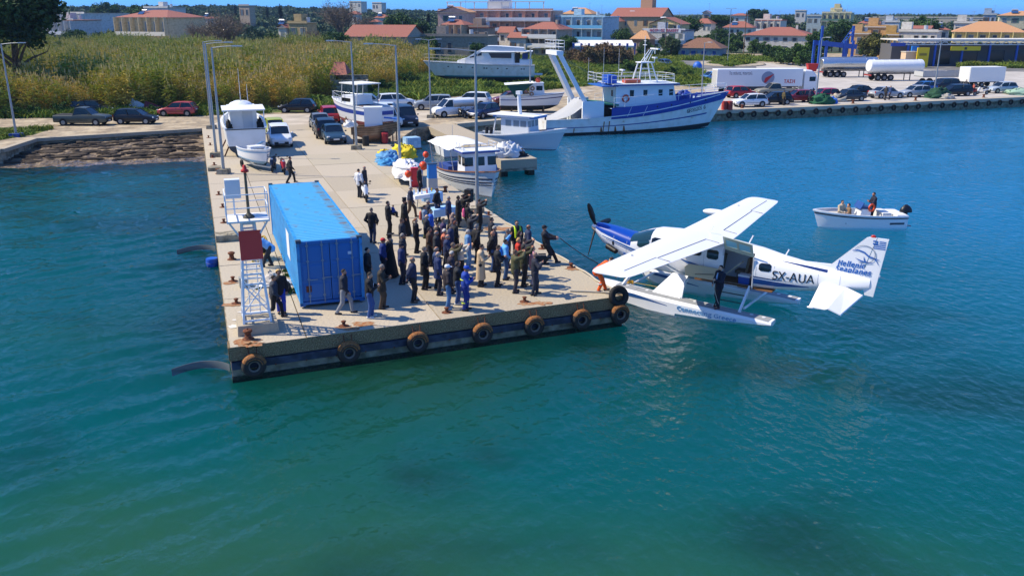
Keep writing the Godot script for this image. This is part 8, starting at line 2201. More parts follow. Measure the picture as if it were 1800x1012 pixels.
func town() -> void:
	var b: MB; var t: Node3D
	house(62, 190, 24, -330, "long white apartment block with arched roof terrace at the wood edge", {"cat": "building", "name": "apartment_building", "floors": 3, "cols": 9, "wall": "e2e3e2", "balcony": "dadcdc"})
	house(72, 152, 36, -285, "pale two-storey house in front of the white apartment block", {"cols": 5, "wall": "cfd2d4", "slab": "a06a52", "balcony": "c9ccd0"})
	house(203, 328, 30, -250, "cream villa with red hip roof above the reeds", {"roof": "hip", "ridge": 17, "cols": 6, "wall": "d8cba6", "balcony": "d9d4c4", "win": "7d8a94"})
	house(252, 310, 14, -345, "white block with stair tower behind the cream villa", {"cols": 5, "wall": "dfe0de", "cat": "building"})
	house(489, 508, 48, -236, "small white house with a red gable beside the beige block", {"roof": "gable_z", "ridge": 42, "cols": 1, "floors": 2, "wall": "dcdad2"})
	house(508, 548, 41, -234, "unfinished beige concrete block above the reeds", {"cols": 2, "wall": "b8a67c", "slab": "a89a7a", "ww": 2.0})
	house(612, 728, 64, -212, "long warehouse with a red tiled roof and pale stone walls", {"roof": "gable", "ridge": 43, "floors": 1, "cols": 4, "wall": "b9b2a4", "cat": "warehouse", "name": "warehouse", "depth": 12.0, "turn": -0.25})
	house(728, 868, 64, -218, "low flat-roofed stone building beside the warehouse", {"floors": 1, "cols": 7, "wall": "a89f92", "cat": "building", "slab": "8f8a80", "depth": 9.0, "turn": -0.25})
	house(781, 826, 43, -232, "small beige house with red hip roof on the terrace", {"roof": "hip", "ridge": 34, "cols": 3, "wall": "cdb79a", "balcony": "b9a68c"})
	house(828, 866, 49, -230, "brown-roofed glazed terrace beside the small beige house", {"floors": 2, "cols": 4, "wall": "a89484", "slab": "7a4a3c", "win": "4a4a4c"})
	t = house(774, 986, 19, -268, "wide pink and white hotel with three rows of balconies and a roof sign", {"cat": "hotel", "name": "hotel", "floors": 4, "cols": 9, "wall": "d3a694", "turn": -0.3, "balcony": "e0dfe0", "slab": "dedcda", "frame": "c9b4a8", "depth": 12.0})
	var hw = at_z(986, 19, -268).x - at_z(774, 19, -268).x; var hy = at_z(880, 19, -268).y - t.position.y
	b = MB.new(); b.box(V3(0.8, hy + 1.6, 3.0), V3(6.5, 2.8, 3.0)); part(t, "roof_hut", b, M("e0e0de", 0.8))
	b = MB.new(); b.box(V3(1.2, hy + 4.2, 5.2), V3(7.0, 3.0, 0.12)); part(t, "sign_board", b, M("cfd8e4", 0.6))
	words(t, "sign_lettering", "HOTEL", 1.2, M("17459a", 0.5), Transform3D(Basis(), V3(1.2, hy + 4.95, 5.3)), true, "Droid Sans", 0.05, 3.4)
	words(t, "sign_lettering", "GLARENTZA", 1.2, M("17459a", 0.5), Transform3D(Basis(), V3(1.2, hy + 3.5, 5.3)), true, "Droid Sans", 0.05, 6.4)
	for k in 8:
		b = MB.new(); b.bar(V3(-hw * 0.42 + k * hw * 0.12, hy, 5.8), V3(-hw * 0.42 + k * hw * 0.12, hy + 2.4, 5.8), 0.25); part(t, "pergola_post", b, M("dedcd8", 0.8))
	b = MB.new(); b.box(V3(0, hy + 2.5, 5.8), V3(hw * 0.86, 0.25, 0.4)); part(t, "pergola_beam", b, M("dedcd8", 0.8))
	house(773, 830, 21, -262, "gabled pink end wing of the hotel", {"roof": "gable_z", "ridge": 11, "tile": "tan", "turn": -0.3, "floors": 3, "cols": 2, "wall": "d2b4ac", "cat": "building", "depth": 6.0})
	house(880, 906, 57, -240, "little white house with red roof below the hotel", {"roof": "gable", "ridge": 46, "floors": 2, "cols": 2})
	house(898, 931, 66, -234, "white shed with bright red roof below the hotel", {"roof": "gable", "ridge": 56, "floors": 1, "cols": 2})
	house(929, 1000, 51, -232, "three-level villa with red hip roof and deep balconies", {"roof": "hip", "ridge": 38, "floors": 3, "cols": 4, "wall": "b4a79a", "balcony": "dcdcda", "chimney": true})
	house(984, 1083, 30, -262, "pale blue three-storey apartment hotel with blue balconies", {"cat": "hotel", "name": "hotel", "floors": 3, "cols": 5, "wall": "b4d2e4", "balcony": "6ab4dc", "slab": "9ac4dc"})
	house(996, 1050, 24, -290, "cream stepped block behind the pale blue hotel", {"cat": "building", "floors": 4, "cols": 3, "wall": "d8cdb4", "roof": "hip", "ridge": 13, "tile": "tan"})
	t = thing("restaurant_awning", "white sloping restaurant awning on blue posts below the blue hotel", "awning", at_z(1060, 88, -222) * V3(1, 0, 1) + V3(0, Q, 0))
	b = MB.new(); b.quad(V3(-7.5, 4.2, -4), V3(7.5, 4.2, -4), V3(7.5, 3.0, 3), V3(-7.5, 3.0, 3)); b.box(V3(0, 2.9, 3), V3(15, 0.35, 0.1)); part(t, "canopy", b, M("dcdad2", 0.8))
	for k in 9:
		b = MB.new(); b.bar(V3(-7.4 + k * 1.85, 0, 3), V3(-7.4 + k * 1.85, 3.6, 3), 0.22); b.box(V3(-7.4 + k * 1.85, 3.3, 3.1), V3(0.5, 0.7, 0.3)); part(t, "post", b, M("1d4fb0", 0.6))
	t = house(1088, 1180, 29, -330, "beige church with red roofs, arched windows and a bell tower", {"roof": "gable", "ridge": 13, "floors": 2, "cols": 5, "wall": "cfae86", "cat": "church", "name": "church", "ww": 0.9, "depth": 14.0})
	b = MB.new(); b.frustum(V3(1.5, 0, -2), Vector2(4.6, 4.6), Vector2(4.4, 4.4), 16.4); b.box(V3(1.5, 17.2, -2), V3(5.0, 1.6, 5.0)); part(t, "bell_tower", b, M("c69c78", 0.85))
	b = MB.new(); b.cyl(V3(-7.0, 0, 7.0), V3(-7.0, 7.5, 7.0), 3.0, 3.0, 12); part(t, "apse", b, M("cba982", 0.85))
	b = MB.new(); b.cyl(V3(-7.0, 7.5, 7.0), V3(-7.0, 9.6, 7.0), 3.3, 0.1, 12); part(t, "apse_roof", b, mats["tile_red"])
	t = house(1142, 1219, 54, -262, "white bakery building with lettered fascia and dark blue base", {"floors": 2, "cols": 5, "wall": "dfe2e6", "cat": "bakery", "name": "bakery", "slab": "2a3a5c"})
	b = MB.new(); b.box(V3(0, 5.9, 5.6), V3(11.0, 1.1, 0.3)); part(t, "fascia", b, M("d6d8da", 0.6))
	words(t, "fascia_lettering", "ΦΟΥΡΝΟΣ  BAKERY", 0.8, M("a04a5a", 0.6), Transform3D(Basis(), V3(0.5, 5.9, 5.8)), true, "Droid Sans", 0.05, 8.5)
	house(1152, 1210, 42, -272, "yellow upper house with red roof above the bakery", {"roof": "gable_z", "ridge": 30, "floors": 3, "cols": 3, "wall": "d8c98e", "balcony": "d9dbe0"})
	house(1204, 1278, 84, -222, "low house with brown hip roof and blue awning", {"roof": "hip", "ridge": 66, "tile": "brown", "floors": 1, "cols": 4, "wall": "8fa4b8", "win": "2a4a8c"})
	house(1116, 1150, 68, -244, "tan-roofed open pavilion beside the bakery", {"roof": "hip", "ridge": 53, "tile": "tan", "floors": 1, "cols": 3, "wall": "7a6a5a"})
	house(1327, 1440, 62, -258, "white bungalow with wide red roof among bushes", {"roof": "hip", "ridge": 47, "floors": 2, "cols": 7, "chimney": true})
	house(1225, 1258, 41, -330, "red-roofed house half hidden by the umbrella pine", {"roof": "hip", "ridge": 32}); house(1280, 1331, 48, -322, "white house with broad red roof behind the green trees", {"roof": "hip", "ridge": 37, "cols": 5})
	house(1338, 1384, 36, -335, "white house with flat red roof slab behind the bungalow", {"slab": "a85a46", "cols": 4, "balcony": "d9dadb"}); house(1238, 1250, 22, -340, "narrow white house with a red gable beside the umbrella pine", {"roof": "gable_z", "ridge": 18, "cols": 1, "floors": 3}); house(1290, 1320, 27, -420, "distant red-roofed house between two pines", {"roof": "hip", "ridge": 23})
	house(1502, 1534, 60, -226, "plain orange block next to the willow", {"wall": "d8b078", "cols": 1, "cat": "building"}); house(1530, 1566, 48, -232, "taller orange block with blank walls", {"wall": "d6a970", "cols": 1, "floors": 3, "cat": "building"}); house(1564, 1583, 62, -222, "narrow yellow building with two grey windows", {"wall": "d0a860", "cols": 2, "cat": "building"})
	house(1582, 1662, 56, -224, "white building with dark windows and red awning roof behind the ferry terminal", {"cols": 6, "cat": "building", "win": "33302f"}); house(1605, 1642, 50, -250, "small house with crimson roof behind the white building", {"roof": "gable", "ridge": 46, "cols": 3}); house(1646, 1672, 52, -262, "small house with pale red roof near the round tree", {"roof": "hip", "ridge": 47, "cols": 2})
	house(1702, 1815, 56, -226, "pale yellow house with broad tan hip roof", {"roof": "hip", "ridge": 37, "tile": "tan", "wall": "d8cb8c", "cols": 6, "balcony": "d9d0a8"}); house(1687, 1723, 41, -262, "white framed modern house behind the tan roof", {"cols": 3, "win": "3a4450", "cat": "building"}); house(1735, 1755, 26, -330, "narrow blue and white house on the skyline", {"cols": 2, "floors": 3, "wall": "b4c4d8"}); house(1774, 1840, 27, -300, "cream block with tan roof on the skyline", {"roof": "hip", "ridge": 19, "tile": "tan", "wall": "e0d8b8", "floors": 3, "cols": 4})
	house(1456, 1505, 23, -400, "cream and green apartment block on the skyline", {"floors": 3, "cols": 5, "wall": "d0cfa8", "balcony": "5a7a68", "cat": "building"}); house(1470, 1483, 16, -404, "pale yellow stair tower on the skyline block", {"floors": 4, "cols": 1, "wall": "ddd29c", "cat": "building"}); house(1517, 1557, 41, -332, "pink-walled house with red roof beside the dark trees", {"roof": "hip", "ridge": 33, "wall": "d8c0ac"}); house(1560, 1586, 39, -335, "small flat white house with grey windows", {"cols": 2, "wall": "cfd8e0"}); house(1402, 1420, 19, -560, "tiny white house on the skyline", {"cols": 2}); house(1425, 1455, 28, -420, "bluish low houses behind the red bungalow", {"cols": 3, "wall": "b4c8d4"})
	house(1580, 1765, 31, -600, "long pale greenhouse roof in the distance", {"floors": 1, "cols": 12, "wall": "b9b4a6", "cat": "greenhouse", "name": "greenhouse"})
	house(420, 442, 10, -430, "sandy-walled house between the bare trees", {"wall": "c9b49c", "cols": 2}); house(614, 632, 25, -420, "small red-roofed house in the olive grove", {"roof": "hip", "ridge": 19, "cols": 2}); house(660, 684, 31, -385, "red-roofed house below the olive grove", {"roof": "hip", "ridge": 25, "cols": 2}); house(652, 668, 38, -330, "small house with pale red roof near the palms", {"roof": "hip", "ridge": 34, "cols": 2}); house(355, 376, 32, -380, "red-roofed cottage behind the bare tree", {"roof": "hip", "ridge": 28, "cols": 2}); house(655, 675, 5, -700, "far white building on the ridge", {"cols": 3}); house(615, 640, 3, -750, "far white villa on the ridge beside a grey tree", {"cols": 3})
	t = thing("stone_ruin", "roofless stone ruin with a broken red roof corner in the reeds", "ruin", G(616, 168), 0.1)
	for q in [[V3(0, 1.1, 2.0), V3(4.6, 2.2, 0.4)], [V3(-2.2, 1.4, 0), V3(0.4, 2.8, 4.0)], [V3(2.2, 1.0, 0), V3(0.4, 2.0, 4.0)], [V3(0, 1.3, -2.0), V3(4.6, 2.6, 0.4)]]:
		b = MB.new(); b.box(q[0], q[1]); part(t, "wall", b, mats["oldwall"])
	b = MB.new(); b.quad(V3(-2.6, 2.7, 1.6), V3(-0.2, 2.9, 1.6), V3(-0.6, 4.4, -0.6), V3(-2.0, 4.4, -0.6)); b.tri(V3(-0.2, 2.9, 1.6), V3(0.2, 3.0, -1.8), V3(-0.6, 4.4, -0.6)); part(t, "broken_roof", b, mats["tile_red"])
	var tp = at_z(1720, 115, -190)
	t = thing("ferry_terminal", "long ferry terminal with white truss canopy, blue posts and a yellow sign", "terminal", V3(tp.x, Q, -190))
	var x0 = at_z(1568, 115, -190).x - tp.x; var x1 = at_z(1900, 115, -190).x - tp.x; var wl = x1 - x0; var cx = (x0 + x1) * 0.5
	b = MB.new(); b.box(V3(cx, 2.2, -4), V3(wl, 4.4, 6)); part(t, "wall", b, M("5a5a5c", 0.8))
	b = MB.new(); b.box(V3(cx, 5.3, -3), V3(wl, 0.25, 9)); part(t, "canopy_roof", b, M("c9c8c0", 0.7))
	for k in 7:
		var xx = x0 + 2.5 + k * wl / 7.0
		b = MB.new(); b.bar(V3(xx, 0, 1.2), V3(xx, 4.6, 1.2), 0.35); part(t, "post", b, M("1d55b4", 0.5))
		b = MB.new(); b.box(V3(xx + 2.6, 1.7, -0.97), V3(3.6, 2.8, 0.06)); part(t, "shop_window", b, M("1a2026", 0.15))
	b = MB.new(); b.bar(V3(x0, 5.15, 1.4), V3(x1, 5.15, 1.4), 0.18); b.bar(V3(x0, 4.35, 1.4), V3(x1, 4.35, 1.4), 0.18)
	for k in 44: b.bar(V3(x0 + k * wl / 44.0, 4.4 if k % 2 == 0 else 5.1, 1.4), V3(x0 + (k + 1) * wl / 44.0, 5.1 if k % 2 == 0 else 4.4, 1.4), 0.12)
	part(t, "canopy_truss", b, M("d2d2cc", 0.6))
	b = MB.new(); b.box(V3(at_z(1690, 93, -190).x - tp.x, 3.6, 1.7), V3(6.2, 0.85, 0.2)); part(t, "yellow_sign", b, M("e0c400", 0.5))
	b = MB.new(); b.box(V3(at_z(1690, 93, -190).x - tp.x, 3.6, 1.82), V3(0.5, 0.5, 0.04)); part(t, "sign_emblem", b, M("2a2a2a", 0.5))
	b = MB.new(); b.box(V3(at_z(1574, 76, -190).x - tp.x, 4.4, 1.7), V3(3.0, 0.7, 0.2)); part(t, "blue_sign", b, M("1d3f9a", 0.5))
	t = thing("yellow_board", "tall yellow advertising board beside the ferry terminal", "board", at_z(1620, 117, -184) * V3(1, 0, 1) + V3(0, Q, 0))
	b = MB.new(); b.box(V3(0, 2.0, 0), V3(2.4, 3.9, 0.3)); part(t, "panel", b, M("d8bc08", 0.5)); b = MB.new(); b.box(V3(0, 2.6, 0.16), V3(1.5, 0.5, 0.03)); part(t, "print", b, M("8a7a20", 0.6))
	t = thing("kiosk", "beige kiosk beside the tall yellow board", "kiosk", at_z(1598, 112, -186) * V3(1, 0, 1) + V3(0, Q, 0))
	b = MB.new(); b.box(V3(0, 1.5, 0), V3(2.6, 3.0, 2.4)); part(t, "wall", b, M("cbb090", 0.8)); b = MB.new(); b.box(V3(0, 3.05, 0), V3(2.8, 0.14, 2.6)); part(t, "roof", b, M("b9b2a4", 0.8)); b = MB.new(); b.box(V3(0.9, 3.7, 0), V3(1.4, 1.0, 0.5)); part(t, "blue_sign", b, M("2a7ac8", 0.5))
	t = thing("gantry", "bright blue steel gantry bridge with a stair tower behind the tankers", "gantry", G(1464, 120), 0.15)
	var bl = M("17489e", 0.5)
	for q in [[-3.8, 1.2], [-3.8, -1.2], [-2.4, 1.2], [1.4, 1.2], [3.2, 1.2], [3.2, -1.2]]:
		b = MB.new(); b.bar(V3(q[0], 0, q[1]), V3(q[0], 5.4, q[1]), 0.42); part(t, "leg", b, bl)
	for s in [1.2, -1.2]:
		b = MB.new(); b.bar(V3(-4.0, 5.0, s), V3(4.0, 4.2, s), 0.3, 0.9); part(t, "girder", b, bl)
	for x in [-3.0, 3.6]:
		b = MB.new(); b.bar(V3(x, 5, 0), V3(x, 8.2, 0), 0.4); part(t, "mast_post", b, bl)
	b = MB.new()
	for k in 6: b.bar(V3(1.6 + k * 0.35, 4.6 + k * 0.5, -0.6), V3(1.6 + k * 0.35, 4.6 + k * 0.5, 0.6), 0.1)
	b.bar(V3(1.4, 4.4, 0.6), V3(3.6, 7.6, 0.6), 0.15); b.bar(V3(1.4, 4.4, -0.6), V3(3.6, 7.6, -0.6), 0.15); part(t, "stair", b, bl)
	t = thing("recycling_bell", "blue bell-shaped recycling bin by the asphalt road", "bin", G(1226, 124)); b = MB.new(); b.lathe([Vector2(0.85, 0), Vector2(0.9, 0.5), Vector2(0.85, 1.1), Vector2(0.5, 1.6), Vector2(0, 1.75)], 14); part(t, "bell", b, M("1d62c0", 0.5)); b = MB.new(); b.torus(V3(0, 1.75, 0), V3(0, 0, 1), 0.12, 0.03, 10, 5); part(t, "lifting_eye", b, M("8f9294", 0.5))
	t = thing("refuse_skip", "red refuse skip beside the blue gantry", "skip", G(1427, 127)); b = MB.new(); b.frustum(V3(0, 0.2, 0), Vector2(1.4, 1.0), Vector2(1.9, 1.3), 1.3); part(t, "bin_body", b, M("b8241e", 0.6)); b = MB.new(); b.box(V3(0, 1.55, 0), V3(2.0, 0.1, 1.4)); part(t, "rim", b, M("9a1e1a", 0.6))
	for q in [[1273, 193, "first of two red oil drums at the trawler bow, nearer the bow"], [1283, 193, "second of two red oil drums, next to the white hatchback"]]:
		t = thing("steel_drum", q[2], "barrel", G(q[0], q[1])); b = MB.new(); b.cyl(V3(0, 0, 0), V3(0, 1.0, 0), 0.32, 0.32, 14); part(t, "barrel_body", b, M("b03a2a", 0.6)); b = MB.new(); b.torus(V3(0, 0.5, 0), Vector3.UP, 0.32, 0.02, 14, 5); part(t, "hoop", b, M("8a2c20", 0.6))
	var hp = [[1445, 182, 1.5, 1.1, "1f5a3c", "dark green net heap under the far quay lamp post"], [1462, 181, 0.8, 0.7, "2a6ac0", "blue tarpaulin bundle beside the green net heap"], [1470, 178, 1.3, 0.9, "b9ae98", "beige net heap behind the blue tarpaulin"], [1650, 172, 1.6, 1.3, "204a34", "dark green net heap beside the black estate car"], [1664, 173, 1.1, 0.6, "a9a69c", "grey net heap beside the black estate car"], [1795, 166, 2.0, 0.8, "8fae9a", "pale green net heap past the silver hatchback"]]
	for i in hp.size(): single("net_heap", lump(140 + i, V3(hp[i][2], hp[i][3], hp[i][2] * 0.7), 0.3), M(hp[i][4], 0.9), hp[i][5], "net", "", G(hp[i][0], hp[i][1]))
	var tm = MB.new().torus(Vector3.ZERO, V3(0, 0, 1), 0.27, 0.11, 14, 7).mesh()
	for k in 25:
		var px = 1278 + k * 21.4
		var ed = at_z(px, 193.0 - (px - 1267.0) * 0.0376 if px < 1400 else 188.0 - (px - 1400) * 0.045, 0)
		var a = G(1267, 193) if px < 1400 else G(1400, 188); var c = G(1400, 188) if px < 1400 else G(1800, 170)
		var f = a.lerp(c, (px - 1267.0) / 133.0 if px < 1400 else (px - 1400.0) / 400.0)
		var d = (c - a).normalized()
		t = thing("tyre_fender", "old tyre fender hanging on the far quay wall", "tyre", f + V3(-d.z, 0, d.x) * 0.55 + V3(0, -0.55, 0), atan2(-d.z, d.x), "tyre fenders on the far quay")
		put(t, "tyre", tm, M("171614", 0.9))
	for q in [[1305, 190], [1500, 181.5], [1610, 176.5], [1730, 171]]:
		t = thing("bollard", "small rusty bollard on the far quay edge", "bollard", G(q[0], q[1]), 0, "bollards on the far quay"); put(t, "bollard_post", bollard_shape(1.1).mesh(), mats["rust"])
	b = MB.new(); b.lathe([Vector2(6.5, 0), Vector2(6.5, 0.16), Vector2(6.0, 0.16)], 30, Transform3D(Basis().scaled(V3(1.1, 1, 1.6)), G(1285, 112))); ground_piece("traffic_island", b, mats["deck3"])
	for q in [[560, 42, 70, 6.5], [535, 46, 82, 7.5], [605, 30, 80, 9.0], [1310, 14, 60, 11.0], [1170, 40, 82, 9.0]]:
		b = MB.new(); b.cyl(Vector3.ZERO, V3(0, q[3], 0), 0.12, 0.09, 7); b.bar(V3(-0.7, q[3] - 0.6, 0), V3(0.7, q[3] - 0.6, 0), 0.1)
		single("utility_pole", b, mats["wood"], "plain wooden utility pole standing among the houses and reeds", "pole", "utility poles in the town", at_z(q[0], q[2], -225) * V3(1, 0, 1) + V3(0, Q, 0))
func crown(sd: int, r: Vector3, n: int, leaf: float, cols: Array, clumps := 26, hang := 0.0) -> MB:
	var g = RandomNumberGenerator.new(); g.seed = sd
	var b = MB.new()
	var cs = []
	for i in clumps:
		var d = V3(g.randfn(), g.randfn() * 0.9, g.randfn()).normalized() * pow(g.randf(), 0.4)
		cs.append([d * r * 0.82, g.randf_range(0.22, 0.42), lin(cols[g.randi() % cols.size()])])
	for i in n:
		var c = cs[g.randi() % clumps]
		var d = V3(g.randfn(), g.randfn(), g.randfn()).normalized() * pow(g.randf(), 0.45)
		var p = c[0] + d * r * c[1]
		var u = V3(g.randfn(), g.randfn() * 0.7 - hang, g.randfn()).normalized() * leaf * g.randf_range(0.6, 1.3)
		var w = u.cross(V3(g.randfn(), g.randfn(), g.randfn())).normalized() * leaf * 0.45
		b.col = c[2] * g.randf_range(0.8, 1.2)
		b.tri(p - u - w * 0.3, p + w, p + u); b.tri(p - u - w * 0.3, p + u, p - w)
	return b
func limbs(sd: int, h: float, r: float, spread: float, n: int, deep := 1) -> MB:
	var g = RandomNumberGenerator.new(); g.seed = sd
	var b = MB.new()
	b.tube([V3(0, -0.3, 0), V3(0.05, h * 0.5, 0.03), V3(0, h, 0.05)], [r, r * 0.75, r * 0.45], 7)
	for i in n:
		var a = TAU * i / n + g.randf() * 0.8
		var y = h * g.randf_range(0.55, 1.0)
		var e = V3(cos(a) * spread * g.randf_range(0.5, 1.0), y + spread * g.randf_range(0.4, 1.0), sin(a) * spread * g.randf_range(0.5, 1.0))
		var m = V3(0, y, 0).lerp(e, 0.5) + V3(0, 0.25, 0)
		b.tube([V3(0, y, 0), m, e], [r * 0.4, r * 0.26, r * 0.09], 5)
		for k in (9 if deep > 1 else 2):
			var s = m.lerp(e, g.randf())
			var f = s + V3(g.randfn(), absf(g.randfn()) + 0.3, g.randfn()) * spread * 0.28
			b.tube([s, f], [r * 0.12, 0.02], 4)
			if deep > 1:
				for q in 4: b.tube([s.lerp(f, 0.5), f + V3(g.randfn(), g.randfn() + 0.4, g.randfn()) * spread * 0.14], [0.035, 0.012], 3)
	return b
var kinds = {}
func tree_kind(k: String) -> Node3D:
	if kinds.has(k): return kinds[k]
	var t = Node3D.new(); t.name = k
	var bark = mats["wood"]; var lm = VC(0.85, "ffffff", 0.35)
	match k:
		"round_tree": part(t, "trunk", limbs(1, 2.2, 0.22, 1.6, 6), bark); part(t, "crown", crown(2, V3(2.6, 2.3, 2.6), 5200, 0.22, ["3a5a24", "466828", "304e20"], 34), lm).position.y = 3.9
		"olive_tree": part(t, "trunk", limbs(3, 1.6, 0.25, 1.5, 6), bark); part(t, "crown", crown(4, V3(2.5, 1.9, 2.5), 4200, 0.22, ["4a5a34", "56663c", "3c4e2c"], 30), lm).position.y = 3.1
		"umbrella_pine": part(t, "trunk", limbs(5, 5.0, 0.3, 2.6, 7), bark); part(t, "crown", crown(6, V3(4.2, 2.0, 4.2), 6500, 0.26, ["284820", "325424", "223e1c"], 40), lm).position.y = 7.2
		"cypress_tree": part(t, "trunk", limbs(7, 2.0, 0.18, 0.5, 4), bark); part(t, "crown", crown(8, V3(0.95, 4.6, 0.95), 3600, 0.2, ["1a2e18", "22381c"], 34), lm).position.y = 5.0
		"willow_tree": part(t, "trunk", limbs(9, 2.4, 0.26, 2.0, 7), bark); part(t, "crown", crown(10, V3(3.2, 2.9, 3.2), 6200, 0.26, ["565a26", "6a6a2c", "4a5222"], 36, 1.4), lm).position.y = 3.6
		"big_tree": part(t, "trunk", limbs(11, 6.0, 0.5, 4.5, 9), bark); part(t, "crown", crown(12, V3(6.2, 5.4, 6.2), 15000, 0.3, ["2c4a22", "365828", "3e5c28", "243c1c"], 60, 0.6), lm).position.y = 10.0
		"bare_tree": part(t, "trunk", limbs(13, 4.0, 0.35, 4.2, 16, 2), M("75695c", 0.9)); part(t, "twigs", crown(14, V3(4.6, 3.6, 4.6), 2600, 0.16, ["6a6052", "7d7262"], 50), lm).position.y = 7.0
		"bush": part(t, "stem", limbs(15, 0.5, 0.08, 0.6, 6), bark); part(t, "foliage", crown(16, V3(1.5, 1.15, 1.5), 2600, 0.15, ["3a5a20", "4a6826", "2e4a1c"], 22), lm).position.y = 1.05
		"dry_bush": part(t, "stem", limbs(17, 0.6, 0.08, 1.0, 8, 2), bark); part(t, "foliage", crown(18, V3(2.2, 1.6, 2.2), 2600, 0.17, ["6a5438", "7a6444", "5a5030"], 24), lm).position.y = 1.5
		"palm_tree":
			part(t, "trunk", MB.new().tube([V3(0, -0.2, 0), V3(0.1, 2.5, 0), V3(0, 5.2, 0)], [0.3, 0.24, 0.22], 8), bark)
			for i in 16:
				var a = TAU * i / 16.0; var up = 0.9 if i % 2 == 0 else 0.1; var d = V3(cos(a), 0, sin(a)); var sd = V3(-sin(a), 0, cos(a)); var b = MB.new(); b.col = lin("3f5c24")
				var p = []
				for q in 6: p.append(V3(0, 5.2, 0) + d * q * 0.5 + V3(0, up * q * 0.35 - q * q * 0.09, 0))
				for q in 5:
					b.quad(p[q], p[q] + sd * 0.35 - V3(0, 0.12, 0), p[q + 1] + sd * 0.3 - V3(0, 0.12, 0), p[q + 1]); b.quad(p[q], p[q + 1], p[q + 1] - sd * 0.3 - V3(0, 0.12, 0), p[q] - sd * 0.35 - V3(0, 0.12, 0))
				part(t, "frond", b, lm)
	kinds[k] = t
	return t
func tree(k: String, px: float, py_base: float, z: float, s: float, label: String, group := "", sy := 1.0) -> void:
	var p = at_z(px, py_base, z)
	var o = tree_kind(k).duplicate()
	o.name = numbered(k); add_child(o)
	o.position = V3(p.x, terrain_h(p.x, z) if z < -246 else Q - 0.02, z)
	o.rotation.y = px * 1.7; o.scale = V3(s, s * sy, s)
	tag(o, label, "tree" if k.ends_with("tree") or k.ends_with("pine") else "bush", group)
func scatter(called: String, meshes: Array, pts: Array, label: String, cat: String, lm: Material) -> void:      # pts: [transform, colour]
	for i in meshes.size():
		var mm = MultiMesh.new()
		mm.transform_format = MultiMesh.TRANSFORM_3D; mm.use_colors = true; mm.mesh = meshes[i]
		var mine = []
		for j in pts.size():
			if j % meshes.size() == i: mine.append(pts[j])
		mm.instance_count = mine.size()
		for j in mine.size(): mm.set_instance_transform(j, mine[j][0]); mm.set_instance_color(j, mine[j][1])
		var o = MultiMeshInstance3D.new()
		o.multimesh = mm; o.material_override = lm; o.name = numbered(called)
		add_child(o); tag(o, label, cat, called.replace("_", " ")); o.set_meta("kind", "stuff")
func tuft(sd: int, n: int, h: float, spread: float, w: float, cols: Array, droop := 0.25) -> ArrayMesh:
	var g = RandomNumberGenerator.new(); g.seed = sd
	var b = MB.new()
	for i in n:
		var a = g.randf() * TAU; var p = V3(cos(a), 0, sin(a)) * spread * sqrt(g.randf())
		var hh = h * g.randf_range(0.55, 1.0); var ln = V3(g.randfn(), 0, g.randfn()) * droop * hh
		var sd2 = V3(g.randfn(), 0, g.randfn()).normalized() * w
		var m = p + ln * 0.35 + V3(0, hh * 0.6, 0); var e = p + ln + V3(0, hh, 0)
		b.col = lin(cols[g.randi() % cols.size()]) * g.randf_range(0.75, 1.15)
		b.tri(p - sd2 * 0.5, p + sd2 * 0.5, m + sd2); b.tri(p - sd2 * 0.5, m + sd2, m - sd2); b.tri(m - sd2, m + sd2, e)
	return b.mesh()
func reed(sd: int, cols: Array) -> ArrayMesh:
	var g = RandomNumberGenerator.new(); g.seed = sd
	var b = MB.new()
	for i in 17:
		var a = g.randf() * TAU; var p = V3(cos(a), 0, sin(a)) * 0.85 * sqrt(g.randf())
		var hh = g.randf_range(2.6, 4.7); var e = p + V3(g.randfn() * 0.22, hh, g.randfn() * 0.22)
		var w = V3(g.randfn(), 0, g.randfn()).normalized() * 0.02
		b.col = lin("8a7a4c") * g.randf_range(0.7, 1.1)
		b.tri(p - w, p + w, e)
		for k in 7:
			var s = p.lerp(e, g.randf_range(0.3, 1.0)); var d = V3(g.randfn(), g.randf_range(-0.2, 0.9), g.randfn()).normalized() * g.randf_range(0.4, 0.8)
			var lw = d.cross(Vector3.UP).normalized() * 0.04
			b.col = lin(cols[g.randi() % cols.size()]) * g.randf_range(0.75, 1.2)
			b.tri(s, s + d * 0.5 + lw, s + d + V3(0, -0.2, 0)); b.tri(s, s + d + V3(0, -0.2, 0), s + d * 0.5 - lw)
		if g.randf() < 0.45:
			b.col = lin("c0ae82"); var pw = V3(g.randfn(), 0, g.randfn()).normalized() * 0.07
			b.tri(e - V3(0, 0.1, 0), e + pw + V3(0, 0.2, 0), e + V3(0.05, 0.5, 0)); b.tri(e - V3(0, 0.1, 0), e + V3(0.05, 0.5, 0), e - pw + V3(0, 0.2, 0))
	return b.mesh()
